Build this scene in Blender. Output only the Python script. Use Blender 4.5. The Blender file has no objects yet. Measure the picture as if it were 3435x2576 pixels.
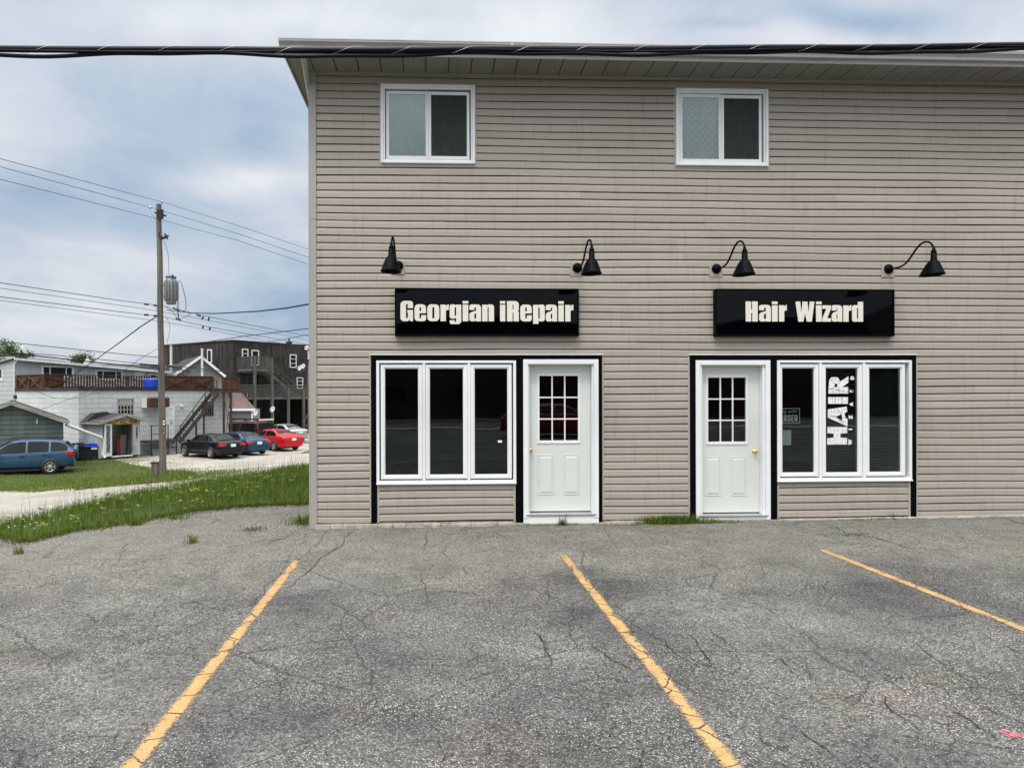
import bpy, bmesh, math, random
import numpy as np
from mathutils import Vector, Matrix, Euler
R = math.radians
random.seed(7); rng = np.random.default_rng(7)
scene = bpy.context.scene
COL = scene.collection
# ------------------------------------------------------------------ camera
EYE = 1.87; YAW = 2.42; ROLL = -0.0024; F = 2422.0; PX, PY = 1568.0, 1320.0   # focal length and principal point in photo pixels
W = 10.0                                                                     # distance to the shop front
cd = bpy.data.cameras.new('camera'); cam = bpy.data.objects.new('camera', cd); COL.objects.link(cam)
cd.sensor_width = 36; cd.lens = 36*F/3435; cd.shift_x = (1717.5-PX)/3435; cd.shift_y = (PY-1288)/3435
cd.clip_start = .1; cd.clip_end = 3000
CM = Matrix.Rotation(R(-YAW), 3, 'Z') @ Matrix.Rotation(R(90), 3, 'X') @ Matrix.Rotation(ROLL, 3, 'Z')
cam.matrix_world = Matrix.Translation((0, 0, EYE)) @ CM.to_4x4()
scene.camera = cam
# ------------------------------------------------------------------ light
scene.view_settings.view_transform = 'Standard'; scene.view_settings.look = 'None'
scene.view_settings.gamma = 1; scene.view_settings.exposure = .15
SUN_EL, SUN_AZ = 62, 205       # sun behind the photographer, high, veiled by cloud (azimuth clockwise from +Y)
sd = bpy.data.lights.new('sun', 'SUN'); sd.energy = 1.5; sd.angle = R(12); sd.color = (1, .975, .945)
sun = bpy.data.objects.new('sun', sd); COL.objects.link(sun)
sv = Vector((math.sin(R(SUN_AZ))*math.cos(R(SUN_EL)), math.cos(R(SUN_AZ))*math.cos(R(SUN_EL)), math.sin(R(SUN_EL))))
sun.rotation_euler = sv.to_track_quat('Z', 'Y').to_euler(); sun.location = (0, -5, 30)
wd = bpy.data.worlds.new('World'); scene.world = wd; wd.use_nodes = True
nt = wd.node_tree; N = nt.nodes; L = nt.links; N.clear()
def nd(t, **k):
    n = N.new(t)
    for a, b in k.items(): setattr(n, a, b)
    return n
out = nd('ShaderNodeOutputWorld'); bg1 = nd('ShaderNodeBackground'); bg2 = nd('ShaderNodeBackground'); mx = nd('ShaderNodeMixShader')
sky = nd('ShaderNodeTexSky', sky_type='NISHITA', sun_disc=False, sun_elevation=R(SUN_EL), sun_rotation=R(SUN_AZ))
bg1.inputs[1].default_value = .13; L.new(sky.outputs[0], bg1.inputs[0])
tc = nd('ShaderNodeTexCoord'); sep = nd('ShaderNodeSeparateXYZ'); L.new(tc.outputs['Generated'], sep.inputs[0])
def mth(op, a, b=None, c=None, clamp=False):
    n = nd('ShaderNodeMath', operation=op, use_clamp=clamp)
    for i, v in enumerate((a, b, c)):
        if v is None: continue
        if isinstance(v, (int, float)): n.inputs[i].default_value = v
        else: L.new(v, n.inputs[i])
    return n.outputs[0]
zz = mth('ADD', mth('MAXIMUM', sep.outputs[2], 0.0), .16)
comb = nd('ShaderNodeCombineXYZ'); L.new(mth('DIVIDE', sep.outputs[0], zz), comb.inputs[0]); L.new(mth('DIVIDE', sep.outputs[1], zz), comb.inputs[1])
mp = nd('ShaderNodeMapping'); L.new(comb.outputs[0], mp.inputs[0]); mp.inputs['Rotation'].default_value = (0, 0, R(25)); mp.inputs['Scale'].default_value = (.75, .55, 1); mp.inputs['Location'].default_value = (3.3, 1.4, 0)
n1 = nd('ShaderNodeTexNoise'); n1.inputs['Scale'].default_value = 1.15; n1.inputs['Detail'].default_value = 8; n1.inputs['Roughness'].default_value = .55; n1.inputs['Distortion'].default_value = .35
n2 = nd('ShaderNodeTexNoise'); n2.inputs['Scale'].default_value = .55; n2.inputs['Detail'].default_value = 2
L.new(mp.outputs[0], n1.inputs[0]); L.new(mp.outputs[0], n2.inputs[0])
n3 = nd('ShaderNodeTexNoise'); n3.inputs['Scale'].default_value = 4.2; n3.inputs['Detail'].default_value = 9; n3.inputs['Roughness'].default_value = .6; n3.inputs['Distortion'].default_value = .8; L.new(mp.outputs[0], n3.inputs[0])
mixf = mth('ADD', mth('ADD', mth('MULTIPLY', n1.outputs[0], .6), mth('MULTIPLY', n2.outputs[0], .4)), mth('MULTIPLY', mth('SUBTRACT', n3.outputs[0], .47), .20))
yy_ = mth('MAXIMUM', sep.outputs[1], .05); nw = nd('ShaderNodeTexNoise'); nw.inputs['Scale'].default_value = 5; nw.inputs['Detail'].default_value = 4; L.new(tc.outputs['Generated'], nw.inputs[0])
wsep = nd('ShaderNodeSeparateColor'); L.new(nw.outputs['Color'], wsep.inputs[0])
uu_ = mth('ADD', mth('DIVIDE', sep.outputs[0], yy_), mth('MULTIPLY', mth('SUBTRACT', wsep.outputs[0], .5), .22)); vv_ = mth('ADD', mth('DIVIDE', sep.outputs[2], yy_), mth('MULTIPLY', mth('SUBTRACT', wsep.outputs[1], .5), .10))
# the larger cloud banks: (tan azimuth, tan elevation, half width, half height, lighter + / darker -)
for u0, v0, ua, va, k in ((-.40, .385, .16, .10, -.115), (-.26, .355, .10, .07, -.11), (-.255, .285, .13, .022, .14), (-.57, .34, .10, .06, .06), (-.60, .26, .10, .035, -.07), (-.42, .50, .35, .04, .03), (-.20, .51, .12, .03, .05), (-.36, .19, .16, .035, .04), (-.24, .115, .20, .030, -.03), (.22, .50, .30, .055, .08), (.62, .53, .10, .018, -.14), (.40, .515, .07, .010, -.09), (-.02, .52, .12, .02, -.05), (.50, .50, .10, .02, .10), (-.55, .12, .2, .05, .02)):
    du = mth('DIVIDE', mth('SUBTRACT', uu_, u0), ua); dv = mth('DIVIDE', mth('SUBTRACT', vv_, v0), va); g_ = mth('MULTIPLY', mth('EXPONENT', mth('MULTIPLY', mth('ADD', mth('MULTIPLY', du, du), mth('MULTIPLY', dv, dv)), -1.0)), k); mixf = mth('ADD', mixf, g_)
cr = nd('ShaderNodeValToRGB'); L.new(mixf, cr.inputs[0])
e = cr.color_ramp.elements; e[0].position = .30; e[0].color = (.33, .445, .585, 1); e[1].position = .62; e[1].color = (.80, .83, .85, 1)
x = e.new(.41); x.color = (.47, .56, .67, 1); x = e.new(.50); x.color = (.62, .66, .74, 1)
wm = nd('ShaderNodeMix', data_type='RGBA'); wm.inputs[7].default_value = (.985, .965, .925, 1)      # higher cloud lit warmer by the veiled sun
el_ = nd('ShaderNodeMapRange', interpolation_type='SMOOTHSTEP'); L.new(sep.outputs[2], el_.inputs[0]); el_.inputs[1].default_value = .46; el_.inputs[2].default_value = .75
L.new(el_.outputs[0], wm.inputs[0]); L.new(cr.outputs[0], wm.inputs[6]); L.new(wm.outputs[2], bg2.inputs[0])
# overcast sky: about three times as bright overhead as at the horizon, brighter still round the veiled sun
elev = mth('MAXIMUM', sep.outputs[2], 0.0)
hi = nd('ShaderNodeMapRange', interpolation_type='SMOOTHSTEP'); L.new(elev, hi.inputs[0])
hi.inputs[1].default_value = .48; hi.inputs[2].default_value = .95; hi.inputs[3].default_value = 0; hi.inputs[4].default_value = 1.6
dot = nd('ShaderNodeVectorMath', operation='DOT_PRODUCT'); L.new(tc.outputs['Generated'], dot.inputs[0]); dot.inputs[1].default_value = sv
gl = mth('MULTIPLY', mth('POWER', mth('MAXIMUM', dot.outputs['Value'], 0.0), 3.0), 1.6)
low = mth('MULTIPLY', mth('SUBTRACT', mth('MINIMUM', elev, .45), .1), .22)
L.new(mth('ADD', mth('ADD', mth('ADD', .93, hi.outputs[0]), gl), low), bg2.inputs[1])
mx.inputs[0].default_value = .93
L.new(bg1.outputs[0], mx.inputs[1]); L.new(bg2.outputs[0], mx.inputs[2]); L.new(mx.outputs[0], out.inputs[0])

# ------------------------------------------------------------------ measuring helpers (photo pixel -> metres)
def ray(px, py):
    return (CM @ Vector(((px-PX)/F, -(py-PY)/F, -1.0))).normalized()
def at(px, py, Y):                       # point on the plane y = Y
    d = ray(px, py); t = Y/d.y
    return Vector((d.x*t, Y, EYE+d.z*t))
def sm(a, b, x):
    t = np.clip((x-a)/(b-a), 0, 1); return t*t*(3-2*t)
def ground_z(x, y):
    c = (x+6.4)*-.897 + (y-10.6)*.442 + 1.0*(1-sm(9.5, 15.5, y))*(1-sm(-5.6, -3.8, x))
    lot = .017+.0075*(np.clip(x, -4, 12)+1.73)
    h = lot*(1-sm(-1, 2, c)) - .85*sm(.1, 3.5, c) - 1.12*sm(5, 20, c)
    n = .05*np.sin(x*.9+y*.5)*np.sin(y*.7-x*.3)*sm(.5, 3, c)
    # bank beside the building rises a touch before it falls away
    d = (x+5.6)*-.607 + (y-9.2)*.795
    return h + n + .10*sm(.0, 2.5, d)*(1-sm(0, 2.5, c))
def ground_at(px, py):
    d = ray(px, py); t = 2.0
    for _ in range(4000):
        p = d*t
        if EYE+p.z <= ground_z(p.x, p.y): break
        t += .03
    return Vector((p.x, p.y, float(ground_z(p.x, p.y))))
class Frame:                             # a vertical-walled thing: origin on the ground, local x along its front, local y into it
    def __init__(s, x, y, z, dx, dy):
        s.o = Vector((x, y, z)); s.a = math.atan2(dy, dx); s.m = Matrix.Translation(s.o) @ Matrix.Rotation(s.a, 4, 'Z'); s.i = s.m.inverted()
    def hit(s, px, py, y=0.0, x=None):   # photo pixel -> local point on the local plane y = .. or x = ..
        o = s.i @ Vector((0, 0, EYE)); d = s.i.to_3x3() @ ray(px, py)
        t = (y-o.y)/d.y if x is None else (x-o.x)/d.x
        return o+d*t
    def rect(s, x0, y0, x1, y1, y=0.0, x=None):   # pixel rect -> (u0, u1, z0, z1)
        ym, xm = (y0+y1)/2, (x0+x1)/2
        k = 0 if x is None else 1
        us = sorted((s.hit(x0, ym, y, x)[k], s.hit(x1, ym, y, x)[k]))
        return us[0], us[1], s.hit(xm, y1, y, x)[2], s.hit(xm, y0, y, x)[2]
WALL = Frame(0, W, 0, 1, 0)
def wr(x0, y0, x1, y1, y=0.0):
    """photo rect on the shop front -> X0, X1, Z0, Z1"""
    return WALL.rect(x0, y0, x1, y1, y)

# ------------------------------------------------------------------ objects
def tag(o, label=None, cat=None, group=None, kind=None):
    if label: o['label'] = label
    if cat: o['category'] = cat
    if group: o['group'] = group
    if kind: o['kind'] = kind
    return o
def empty(name, loc=(0, 0, 0), rz=0.0, label=None, cat=None, group=None):
    o = bpy.data.objects.new(name, None); COL.objects.link(o); o.location = loc; o.rotation_euler = (0, 0, rz); o.empty_display_size = .2
    return tag(o, label, cat, group)
def fempty(name, f, label, cat, group=None):
    return empty(name, f.o, f.a, label, cat, group)
def copy_tree(o, parent=None):
    c = o.copy(); COL.objects.link(c); c.parent = parent
    for ch in list(o.children): copy_tree(ch, c)
    return c
class MB:
    def __init__(s): s.v = []; s.f = []; s.sm = []
    def add(s, vs, fs, smooth=False):
        b = len(s.v); s.v += [tuple(v) for v in vs]; s.f += [tuple(b+i for i in f) for f in fs]; s.sm += [smooth]*len(fs); return s
    def box(s, x0, x1, y0, y1, z0, z1, bev=0.0):
        if x0 > x1: x0, x1 = x1, x0
        if y0 > y1: y0, y1 = y1, y0
        if z0 > z1: z0, z1 = z1, z0
        if bev > 0:
            b = min(bev, (x1-x0)*.45, (y1-y0)*.45, (z1-z0)*.45)
            bm = bmesh.new(); bmesh.ops.create_cube(bm, size=1, matrix=Matrix.Translation(((x0+x1)/2, (y0+y1)/2, (z0+z1)/2)) @ Matrix.Diagonal((x1-x0, y1-y0, z1-z0, 1)))
            bmesh.ops.bevel(bm, geom=bm.edges[:], offset=b, segments=2, profile=.6, affect='EDGES')
            bm.verts.index_update()
            s.add([v.co for v in bm.verts], [[v.index for v in f.verts] for f in bm.faces]); bm.free(); return s
        return s.add([(x, y, z) for z in (z0, z1) for y in (y0, y1) for x in (x0, x1)],
                     [(0, 2, 3, 1), (4, 5, 7, 6), (0, 1, 5, 4), (2, 6, 7, 3), (0, 4, 6, 2), (1, 3, 7, 5)])
    def bar(s, a, b, w, h=None, up=(0, 0, 1)):       # square bar between two points
        a = Vector(a); b = Vector(b); h = h or w; d = (b-a).normalized(); u = Vector(up)
        if abs(d.dot(u)) > .97: u = Vector((0, 1, 0))
        r = d.cross(u).normalized(); u = r.cross(d)
        vs = [p+r*sx*w/2+u*sz*h/2 for p in (a, b) for sz in (-1, 1) for sx in (-1, 1)]
        return s.add(vs, [(0, 2, 3, 1), (4, 5, 7, 6), (0, 1, 5, 4), (2, 6, 7, 3), (0, 4, 6, 2), (1, 3, 7, 5)])
    def tube(s, pts, r, n=8, cap=True, closed=False):
        pts = [Vector(p) for p in pts]; k = len(pts); rs = r if isinstance(r, (list, tuple)) else [r]*k
        vs = []; prev = None
        for i, p in enumerate(pts):
            d = (pts[min(i+1, k-1)]-pts[max(i-1, 0)]).normalized()
            u = prev if prev is not None else (Vector((0, 0, 1)) if abs(d.z) < .9 else Vector((0, 1, 0)))
            q = d.cross(u)
            if q.length < 1e-6: q = d.cross(Vector((1, .3, .2)))
            q.normalize(); u = q.cross(d); prev = u
            vs += [p+(q*math.cos(a)+u*math.sin(a))*rs[i] for a in [2*math.pi*j/n for j in range(n)]]
        fs = [(i*n+j, i*n+(j+1) % n, (i+1)*n+(j+1) % n, (i+1)*n+j) for i in range(k-1) for j in range(n)]
        s.add(vs, fs, True)
        if cap: s.add(vs[:n], [tuple(range(n))]); s.add(vs[-n:], [tuple(range(n-1, -1, -1))])
        return s
    def lathe(s, prof, n=24, m=Matrix(), sx=1.0, sy=1.0):   # profile (r, z) round z
        vs = [m @ Vector((r*math.cos(2*math.pi*j/n)*sx, r*math.sin(2*math.pi*j/n)*sy, z)) for r, z in prof for j in range(n)]
        return s.add(vs, [(i*n+j, i*n+(j+1) % n, (i+1)*n+(j+1) % n, (i+1)*n+j) for i in range(len(prof)-1) for j in range(n)], True)
    def prism(s, poly, y0, y1, axis='y'):            # polygon (u, z) extruded along y (or x)
        n = len(poly)
        P = (lambda u, z, t: (u, t, z)) if axis == 'y' else (lambda u, z, t: (t, u, z))
        vs = [P(u, z, y0) for u, z in poly]+[P(u, z, y1) for u, z in poly]
        return s.add(vs, [tuple(range(n)), tuple(range(2*n-1, n-1, -1))]+[(i, (i+1) % n, n+(i+1) % n, n+i) for i in range(n)])
    def frame(s, x0, x1, z0, z1, w, y0, y1, wt=None, wb=None, bev=.004):   # picture frame of four bars
        wt = wt or w; wb = wb or w
        s.box(x0, x0+w, y0, y1, z0, z1, bev); s.box(x1-w, x1, y0, y1, z0, z1, bev)
        s.box(x0+w, x1-w, y0+.001, y1-.001, z1-wt, z1, bev); s.box(x0+w, x1-w, y0+.001, y1-.001, z0, z0+wb, bev); return s
    def build(s, name, mt, parent=None, smooth=False, recalc=True):
        me = bpy.data.meshes.new(name); me.from_pydata(s.v, [], s.f); me.polygons.foreach_set('use_smooth', [True]*len(s.f) if smooth else s.sm)
        if recalc:
            bm = bmesh.new(); bm.from_mesh(me); bmesh.ops.recalc_face_normals(bm, faces=bm.faces[:]); bm.to_mesh(me); bm.free()
        me.materials.append(mt); o = bpy.data.objects.new(name, me); COL.objects.link(o); o.parent = parent; return o
def npmesh(name, verts, faces, mt, parent=None, smooth=False):   # numpy arrays, faces (n, k)
    me = bpy.data.meshes.new(name); n, k = faces.shape
    me.vertices.add(len(verts)); me.vertices.foreach_set('co', verts.astype(np.float32).ravel())
    me.loops.add(n*k); me.loops.foreach_set('vertex_index', faces.astype(np.int32).ravel())
    me.polygons.add(n); me.polygons.foreach_set('loop_start', np.arange(0, n*k, k, dtype=np.int32))
    if smooth: me.polygons.foreach_set('use_smooth', np.ones(n, bool))
    me.update(calc_edges=True); me.validate()
    me.materials.append(mt); o = bpy.data.objects.new(name, me); COL.objects.link(o); o.parent = parent; return o

# ------------------------------------------------------------------ materials
class Mat:
    def __init__(s, name):
        s.m = bpy.data.materials.new(name); s.m.use_nodes = True; s.t = s.m.node_tree; s.n = s.t.nodes; s.l = s.t.links
        s.b = s.n['Principled BSDF']; s.out = s.n['Material Output']; s.tc = s.n.new('ShaderNodeTexCoord')
    def node(s, t, ins=None, **k):
        n = s.n.new(t)
        for a, b in k.items(): setattr(n, a, b)
        for a, b in (ins or {}).items():
            if hasattr(b, 'is_output'): s.l.new(b, n.inputs[a])
            else: n.inputs[a].default_value = b
        return n
    def coord(s, scale=(1, 1, 1), rot=(0, 0, 0), kind='Object'):
        return s.node('ShaderNodeMapping', {0: s.tc.outputs[kind], 'Scale': scale, 'Rotation': rot}).outputs[0]
    def noise(s, scale, detail=4, rough=.6, vec=None, dist=0.0):
        return s.node('ShaderNodeTexNoise', {0: vec if vec is not None else s.tc.outputs['Object'], 'Scale': scale, 'Detail': detail, 'Roughness': rough, 'Distortion': dist}).outputs[0]
    def vor(s, scale, feature='F1', vec=None, outn=0):
        return s.node('ShaderNodeTexVoronoi', {0: vec if vec is not None else s.tc.outputs['Object'], 'Scale': scale}, feature=feature).outputs[outn]
    def ramp(s, f, stops):
        n = s.node('ShaderNodeValToRGB', {0: f}); el = n.color_ramp.elements
        el[0].position, el[0].color = stops[0][0], rgba(stops[0][1]); el[1].position, el[1].color = stops[-1][0], rgba(stops[-1][1])
        for p, c in stops[1:-1]: x = el.new(p); x.color = rgba(c)
        return n.outputs[0]
    def mix(s, f, a, b, mode='MIX'):
        n = s.node('ShaderNodeMix', data_type='RGBA', blend_type=mode)
        for i, v in ((0, f), (6, a), (7, b)):
            if hasattr(v, 'is_output'): s.l.new(v, n.inputs[i])
            else: n.inputs[i].default_value = rgba(v) if i else v
        return n.outputs[2]
    def math(s, op, a, b=0.0, clamp=False):
        n = s.node('ShaderNodeMath', operation=op, use_clamp=clamp)
        for i, v in enumerate((a, b)):
            if hasattr(v, 'is_output'): s.l.new(v, n.inputs[i])
            else: n.inputs[i].default_value = v
        return n.outputs[0]
    def set(s, col=None, rough=None, metal=None, spec=None):
        for k, v in (('Base Color', col), ('Roughness', rough), ('Metallic', metal), ('Specular IOR Level', spec)):
            if v is None: continue
            if hasattr(v, 'is_output'): s.l.new(v, s.b.inputs[k])
            else: s.b.inputs[k].default_value = rgba(v) if k == 'Base Color' else v
        return s
    def bump(s, h, dist=.01, strength=1.0):
        n = s.node('ShaderNodeBump', {'Height': h, 'Distance': dist, 'Strength': strength}); s.l.new(n.outputs[0], s.b.inputs['Normal']); return s
def rgba(c):
    if isinstance(c, (int, float)): return (c, c, c, 1)
    return tuple(c)+((1,) if len(c) == 3 else ())
def simple(name, col, rough=.6, metal=0.0, var=.15, scale=6.0, bump=0.0, vs=(1, 1, 1), spec=.5, dirt=None, bscale=None):
    """painted or plain surface: base colour broken up by two noises, optional dirt tint and bump"""
    m = Mat(name); v = m.coord(vs)
    f = m.noise(scale, 5, .65, v)
    lo = tuple(c*(1-var) for c in col); hi = tuple(min(1, c*(1+var*.8)) for c in col)
    c = m.ramp(f, [(.3, lo), (.7, hi)])
    if dirt:
        g = m.noise(scale*.35, 6, .7, v); g = m.ramp(g, [(.52, 0.0), (.75, 1.0)]); c = m.mix(m.math('MULTIPLY', g, dirt[1]), c, dirt[0])
    m.set(c, rough, metal, spec)
    if bump: m.bump(m.noise(bscale or scale*6, 4, .6, v), bump)
    return m.m
MT = {}
MT['white'] = simple('white_vinyl', (.79, .80, .805), .35, var=.04, scale=3, bump=.0006)
MT['white_old'] = simple('old_white_paint', (.66, .68, .68), .55, var=.12, scale=4, dirt=((.3, .28, .24), .4), bump=.002)
MT['door'] = simple('door_paint', (.65, .68, .63), .38, var=.03, scale=2.5, bump=.0006)
MT['black'] = simple('black_trim', (.0018, .002, .003), .5, var=.3, scale=5, bump=.001, spec=.06)
MT['lamp'] = simple('lamp_enamel', (.001, .0018, .003), .5, var=.2, spec=.06)
MT['signface'] = simple('sign_acrylic', (.0008, .001, .002), .03, var=.2, spec=.16)
MT['cream'] = simple('cream_letters', (.74, .71, .62), .5, var=.03)
MT['brass'] = simple('brass', (.75, .55, .22), .22, 1.0, var=.1)
MT['steel'] = simple('galvanised', (.42, .44, .44), .45, .7, var=.2, scale=9)
MT['trafo'] = simple('transformer_grey', (.20, .215, .215), .5, .2, var=.2, scale=9)
MT['alu'] = simple('aluminium_sill', (.6, .6, .6), .35, .8, var=.1)
MT['gutter'] = simple('gutter_paint', (.42, .415, .40), .45, var=.10, scale=2.2, vs=(1, 1, 4), dirt=((.24, .23, .2), .5))
MT['conc'] = simple('foundation_concrete', (.42, .39, .33), .9, var=.4, scale=7, bump=.012, dirt=((.1, .11, .07), .7))
MT['inside'] = simple('interior_paint', (.10, .10, .10), .8, var=.2)
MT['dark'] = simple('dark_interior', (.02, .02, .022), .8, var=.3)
MT['rubber'] = simple('rubber', (.012, .012, .012), .7, var=.2)
MT['cable'] = simple('cable_jacket', (.003, .004, .008), .45, var=.3, scale=20, spec=.2)
MT['wire'] = simple('line_wire', (.05, .05, .055), .5, var=.2)
MT['chrome'] = simple('chrome', (.7, .7, .7), .15, 1.0, var=.05)
MT['rim'] = simple('alloy_rim', (.5, .5, .5), .3, .8, var=.08)
MT['plate'] = simple('number_plate', (.75, .77, .8), .4, var=.05)
MT['tail'] = simple('tail_lamp', (.45, .01, .015), .12, var=.1)
MT['shingle'] = simple('asphalt_shingles', (.028, .028, .031), .9, var=.4, scale=14, bump=.01)
MT['paper'] = simple('paper', (.86, .85, .80), .7, var=.05)
MT['blue'] = simple('blue_plastic', (.01, .05, .42), .35, var=.15)
MT['bin'] = simple('black_bin_plastic', (.006, .006, .008), .55, var=.3)
MT['redpaint'] = simple('red_panel', (.30, .01, .01), .5, var=.2)
MT['brick'] = simple('red_brick_far', (.045, .022, .018), .9, var=.3, scale=12)
MT['foil'] = simple('antenna_grey', (.45, .46, .48), .5, var=.1)
MT['yellow'] = simple('yellow_sign', (.75, .42, .04), .6, var=.25, scale=8)
MT['ink'] = simple('black_lettering', (.012, .010, .010), .6, var=.2)
MT['blind'] = simple('venetian_blind', (.12, .135, .135), .5, var=.08)
def glass(name, tint=(.85, .9, .88), refl=2.0, rough=0.0):
    m = Mat(name)
    fr = m.node('ShaderNodeFresnel', {'IOR': 1.5}).outputs[0]
    fac = m.math('MULTIPLY', fr, refl, True)
    w = m.noise(1.6, 1, .5)
    nb = m.node('ShaderNodeBump', {'Height': w, 'Distance': .004, 'Strength': .25}).outputs[0]
    tr = m.node('ShaderNodeBsdfTransparent', {0: rgba(tint)}); gls = m.node('ShaderNodeBsdfGlossy', {'Roughness': rough, 'Color': (.88, 1, .98, 1), 'Normal': nb})
    mx = m.node('ShaderNodeMixShader', {0: fac, 1: tr.outputs[0], 2: gls.outputs[0]}); m.l.new(mx.outputs[0], m.out.inputs[0]); return m.m
MT['glass'] = glass('window_glass', (.84, .89, .87), 1.0); MT['dglass'] = glass('door_glass', (.6, .62, .62), 1.2)
MT['upglass'] = glass('upper_window_glass', (.86, .87, .82), 2.6)
MT['carglass'] = simple('car_glass', (.006, .008, .010), .04, var=.1, spec=.18)
def mesh_screen():
    m = Mat('insect_screen'); tr = m.node('ShaderNodeBsdfTransparent', {0: (1, 1, 1, 1)}); df = m.node('ShaderNodeBsdfDiffuse', {0: (.05, .062, .06, 1)})
    wv = m.noise(3.2, 3, .5, m.coord((3.5, 1, 1.3)), 1.5)
    fac = m.ramp(wv, [(.38, .90), (.62, .60)])
    mx = m.node('ShaderNodeMixShader', {0: fac, 1: tr.outputs[0], 2: df.outputs[0]}); m.l.new(mx.outputs[0], m.out.inputs[0]); return m.m
MT['screen'] = mesh_screen()

def siding_mat(name, col, jitter=.035, streak=1.0):
    m = Mat(name)
    v = m.coord((.35, 1, 6)); f = m.noise(3.0, 5, .65, v)
    g = m.noise(.9, 3, .5)
    c = m.ramp(f, [(.3, tuple(x*(1-jitter*1.6) for x in col)), (.7, tuple(x*(1+jitter*1.2) for x in col))])
    c = m.mix(m.ramp(g, [(.45, 0.0), (.75, .35*streak)]), c, tuple(x*.82*y for x, y in zip(col, (1.03, 1, .96))))
    # each panel its own faint shade
    geo = m.node('ShaderNodeNewGeometry').outputs['Random Per Island']
    c = m.mix(.32, c, m.ramp(geo, [(0.0, (.40, .405, .41)), (1.0, (.60, .59, .58))]), 'OVERLAY')
    # rain streaks under the laps
    s2 = m.noise(2.2, 4, .7, m.coord((7, 1, .55)))
    c = m.mix(m.ramp(s2, [(.52, 0.0), (.78, .42*streak)]), c, (.17, .155, .13))
    gr = m.noise(60, 2, .5, m.coord((.15, 1, 1)))
    m.set(c, .48, 0, .35).bump(gr, .0008); return m.m
MT['siding'] = siding_mat('vinyl_siding', (.368, .332, .284))
MT['jtrim'] = simple('siding_trim', (.40, .37, .33), .45, var=.05, scale=3)
MT['corner'] = simple('corner_post_paint', (.34, .325, .295), .5, var=.08, scale=2, vs=(1, 1, .4))

def soffit_mat():
    m = Mat('soffit_vinyl'); sx = m.node('ShaderNodeSeparateXYZ', {0: m.tc.outputs['Object']}).outputs[0]
    c = m.ramp(m.noise(1.4, 5, .6), [(.3, (.19, .19, .165)), (.7, (.26, .255, .235))])
    g2 = m.ramp(m.noise(.7, 4, .6), [(.55, 0.0), (.75, .5)]); c = m.mix(g2, c, (.22, .24, .16))
    fine = m.math('PINGPONG', m.math('MULTIPLY', sx, 1.0), .0212)
    m.set(c, .6).bump(m.math('MULTIPLY', fine, 40), .004); return m.m
MT['soffit'] = soffit_mat()

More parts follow.
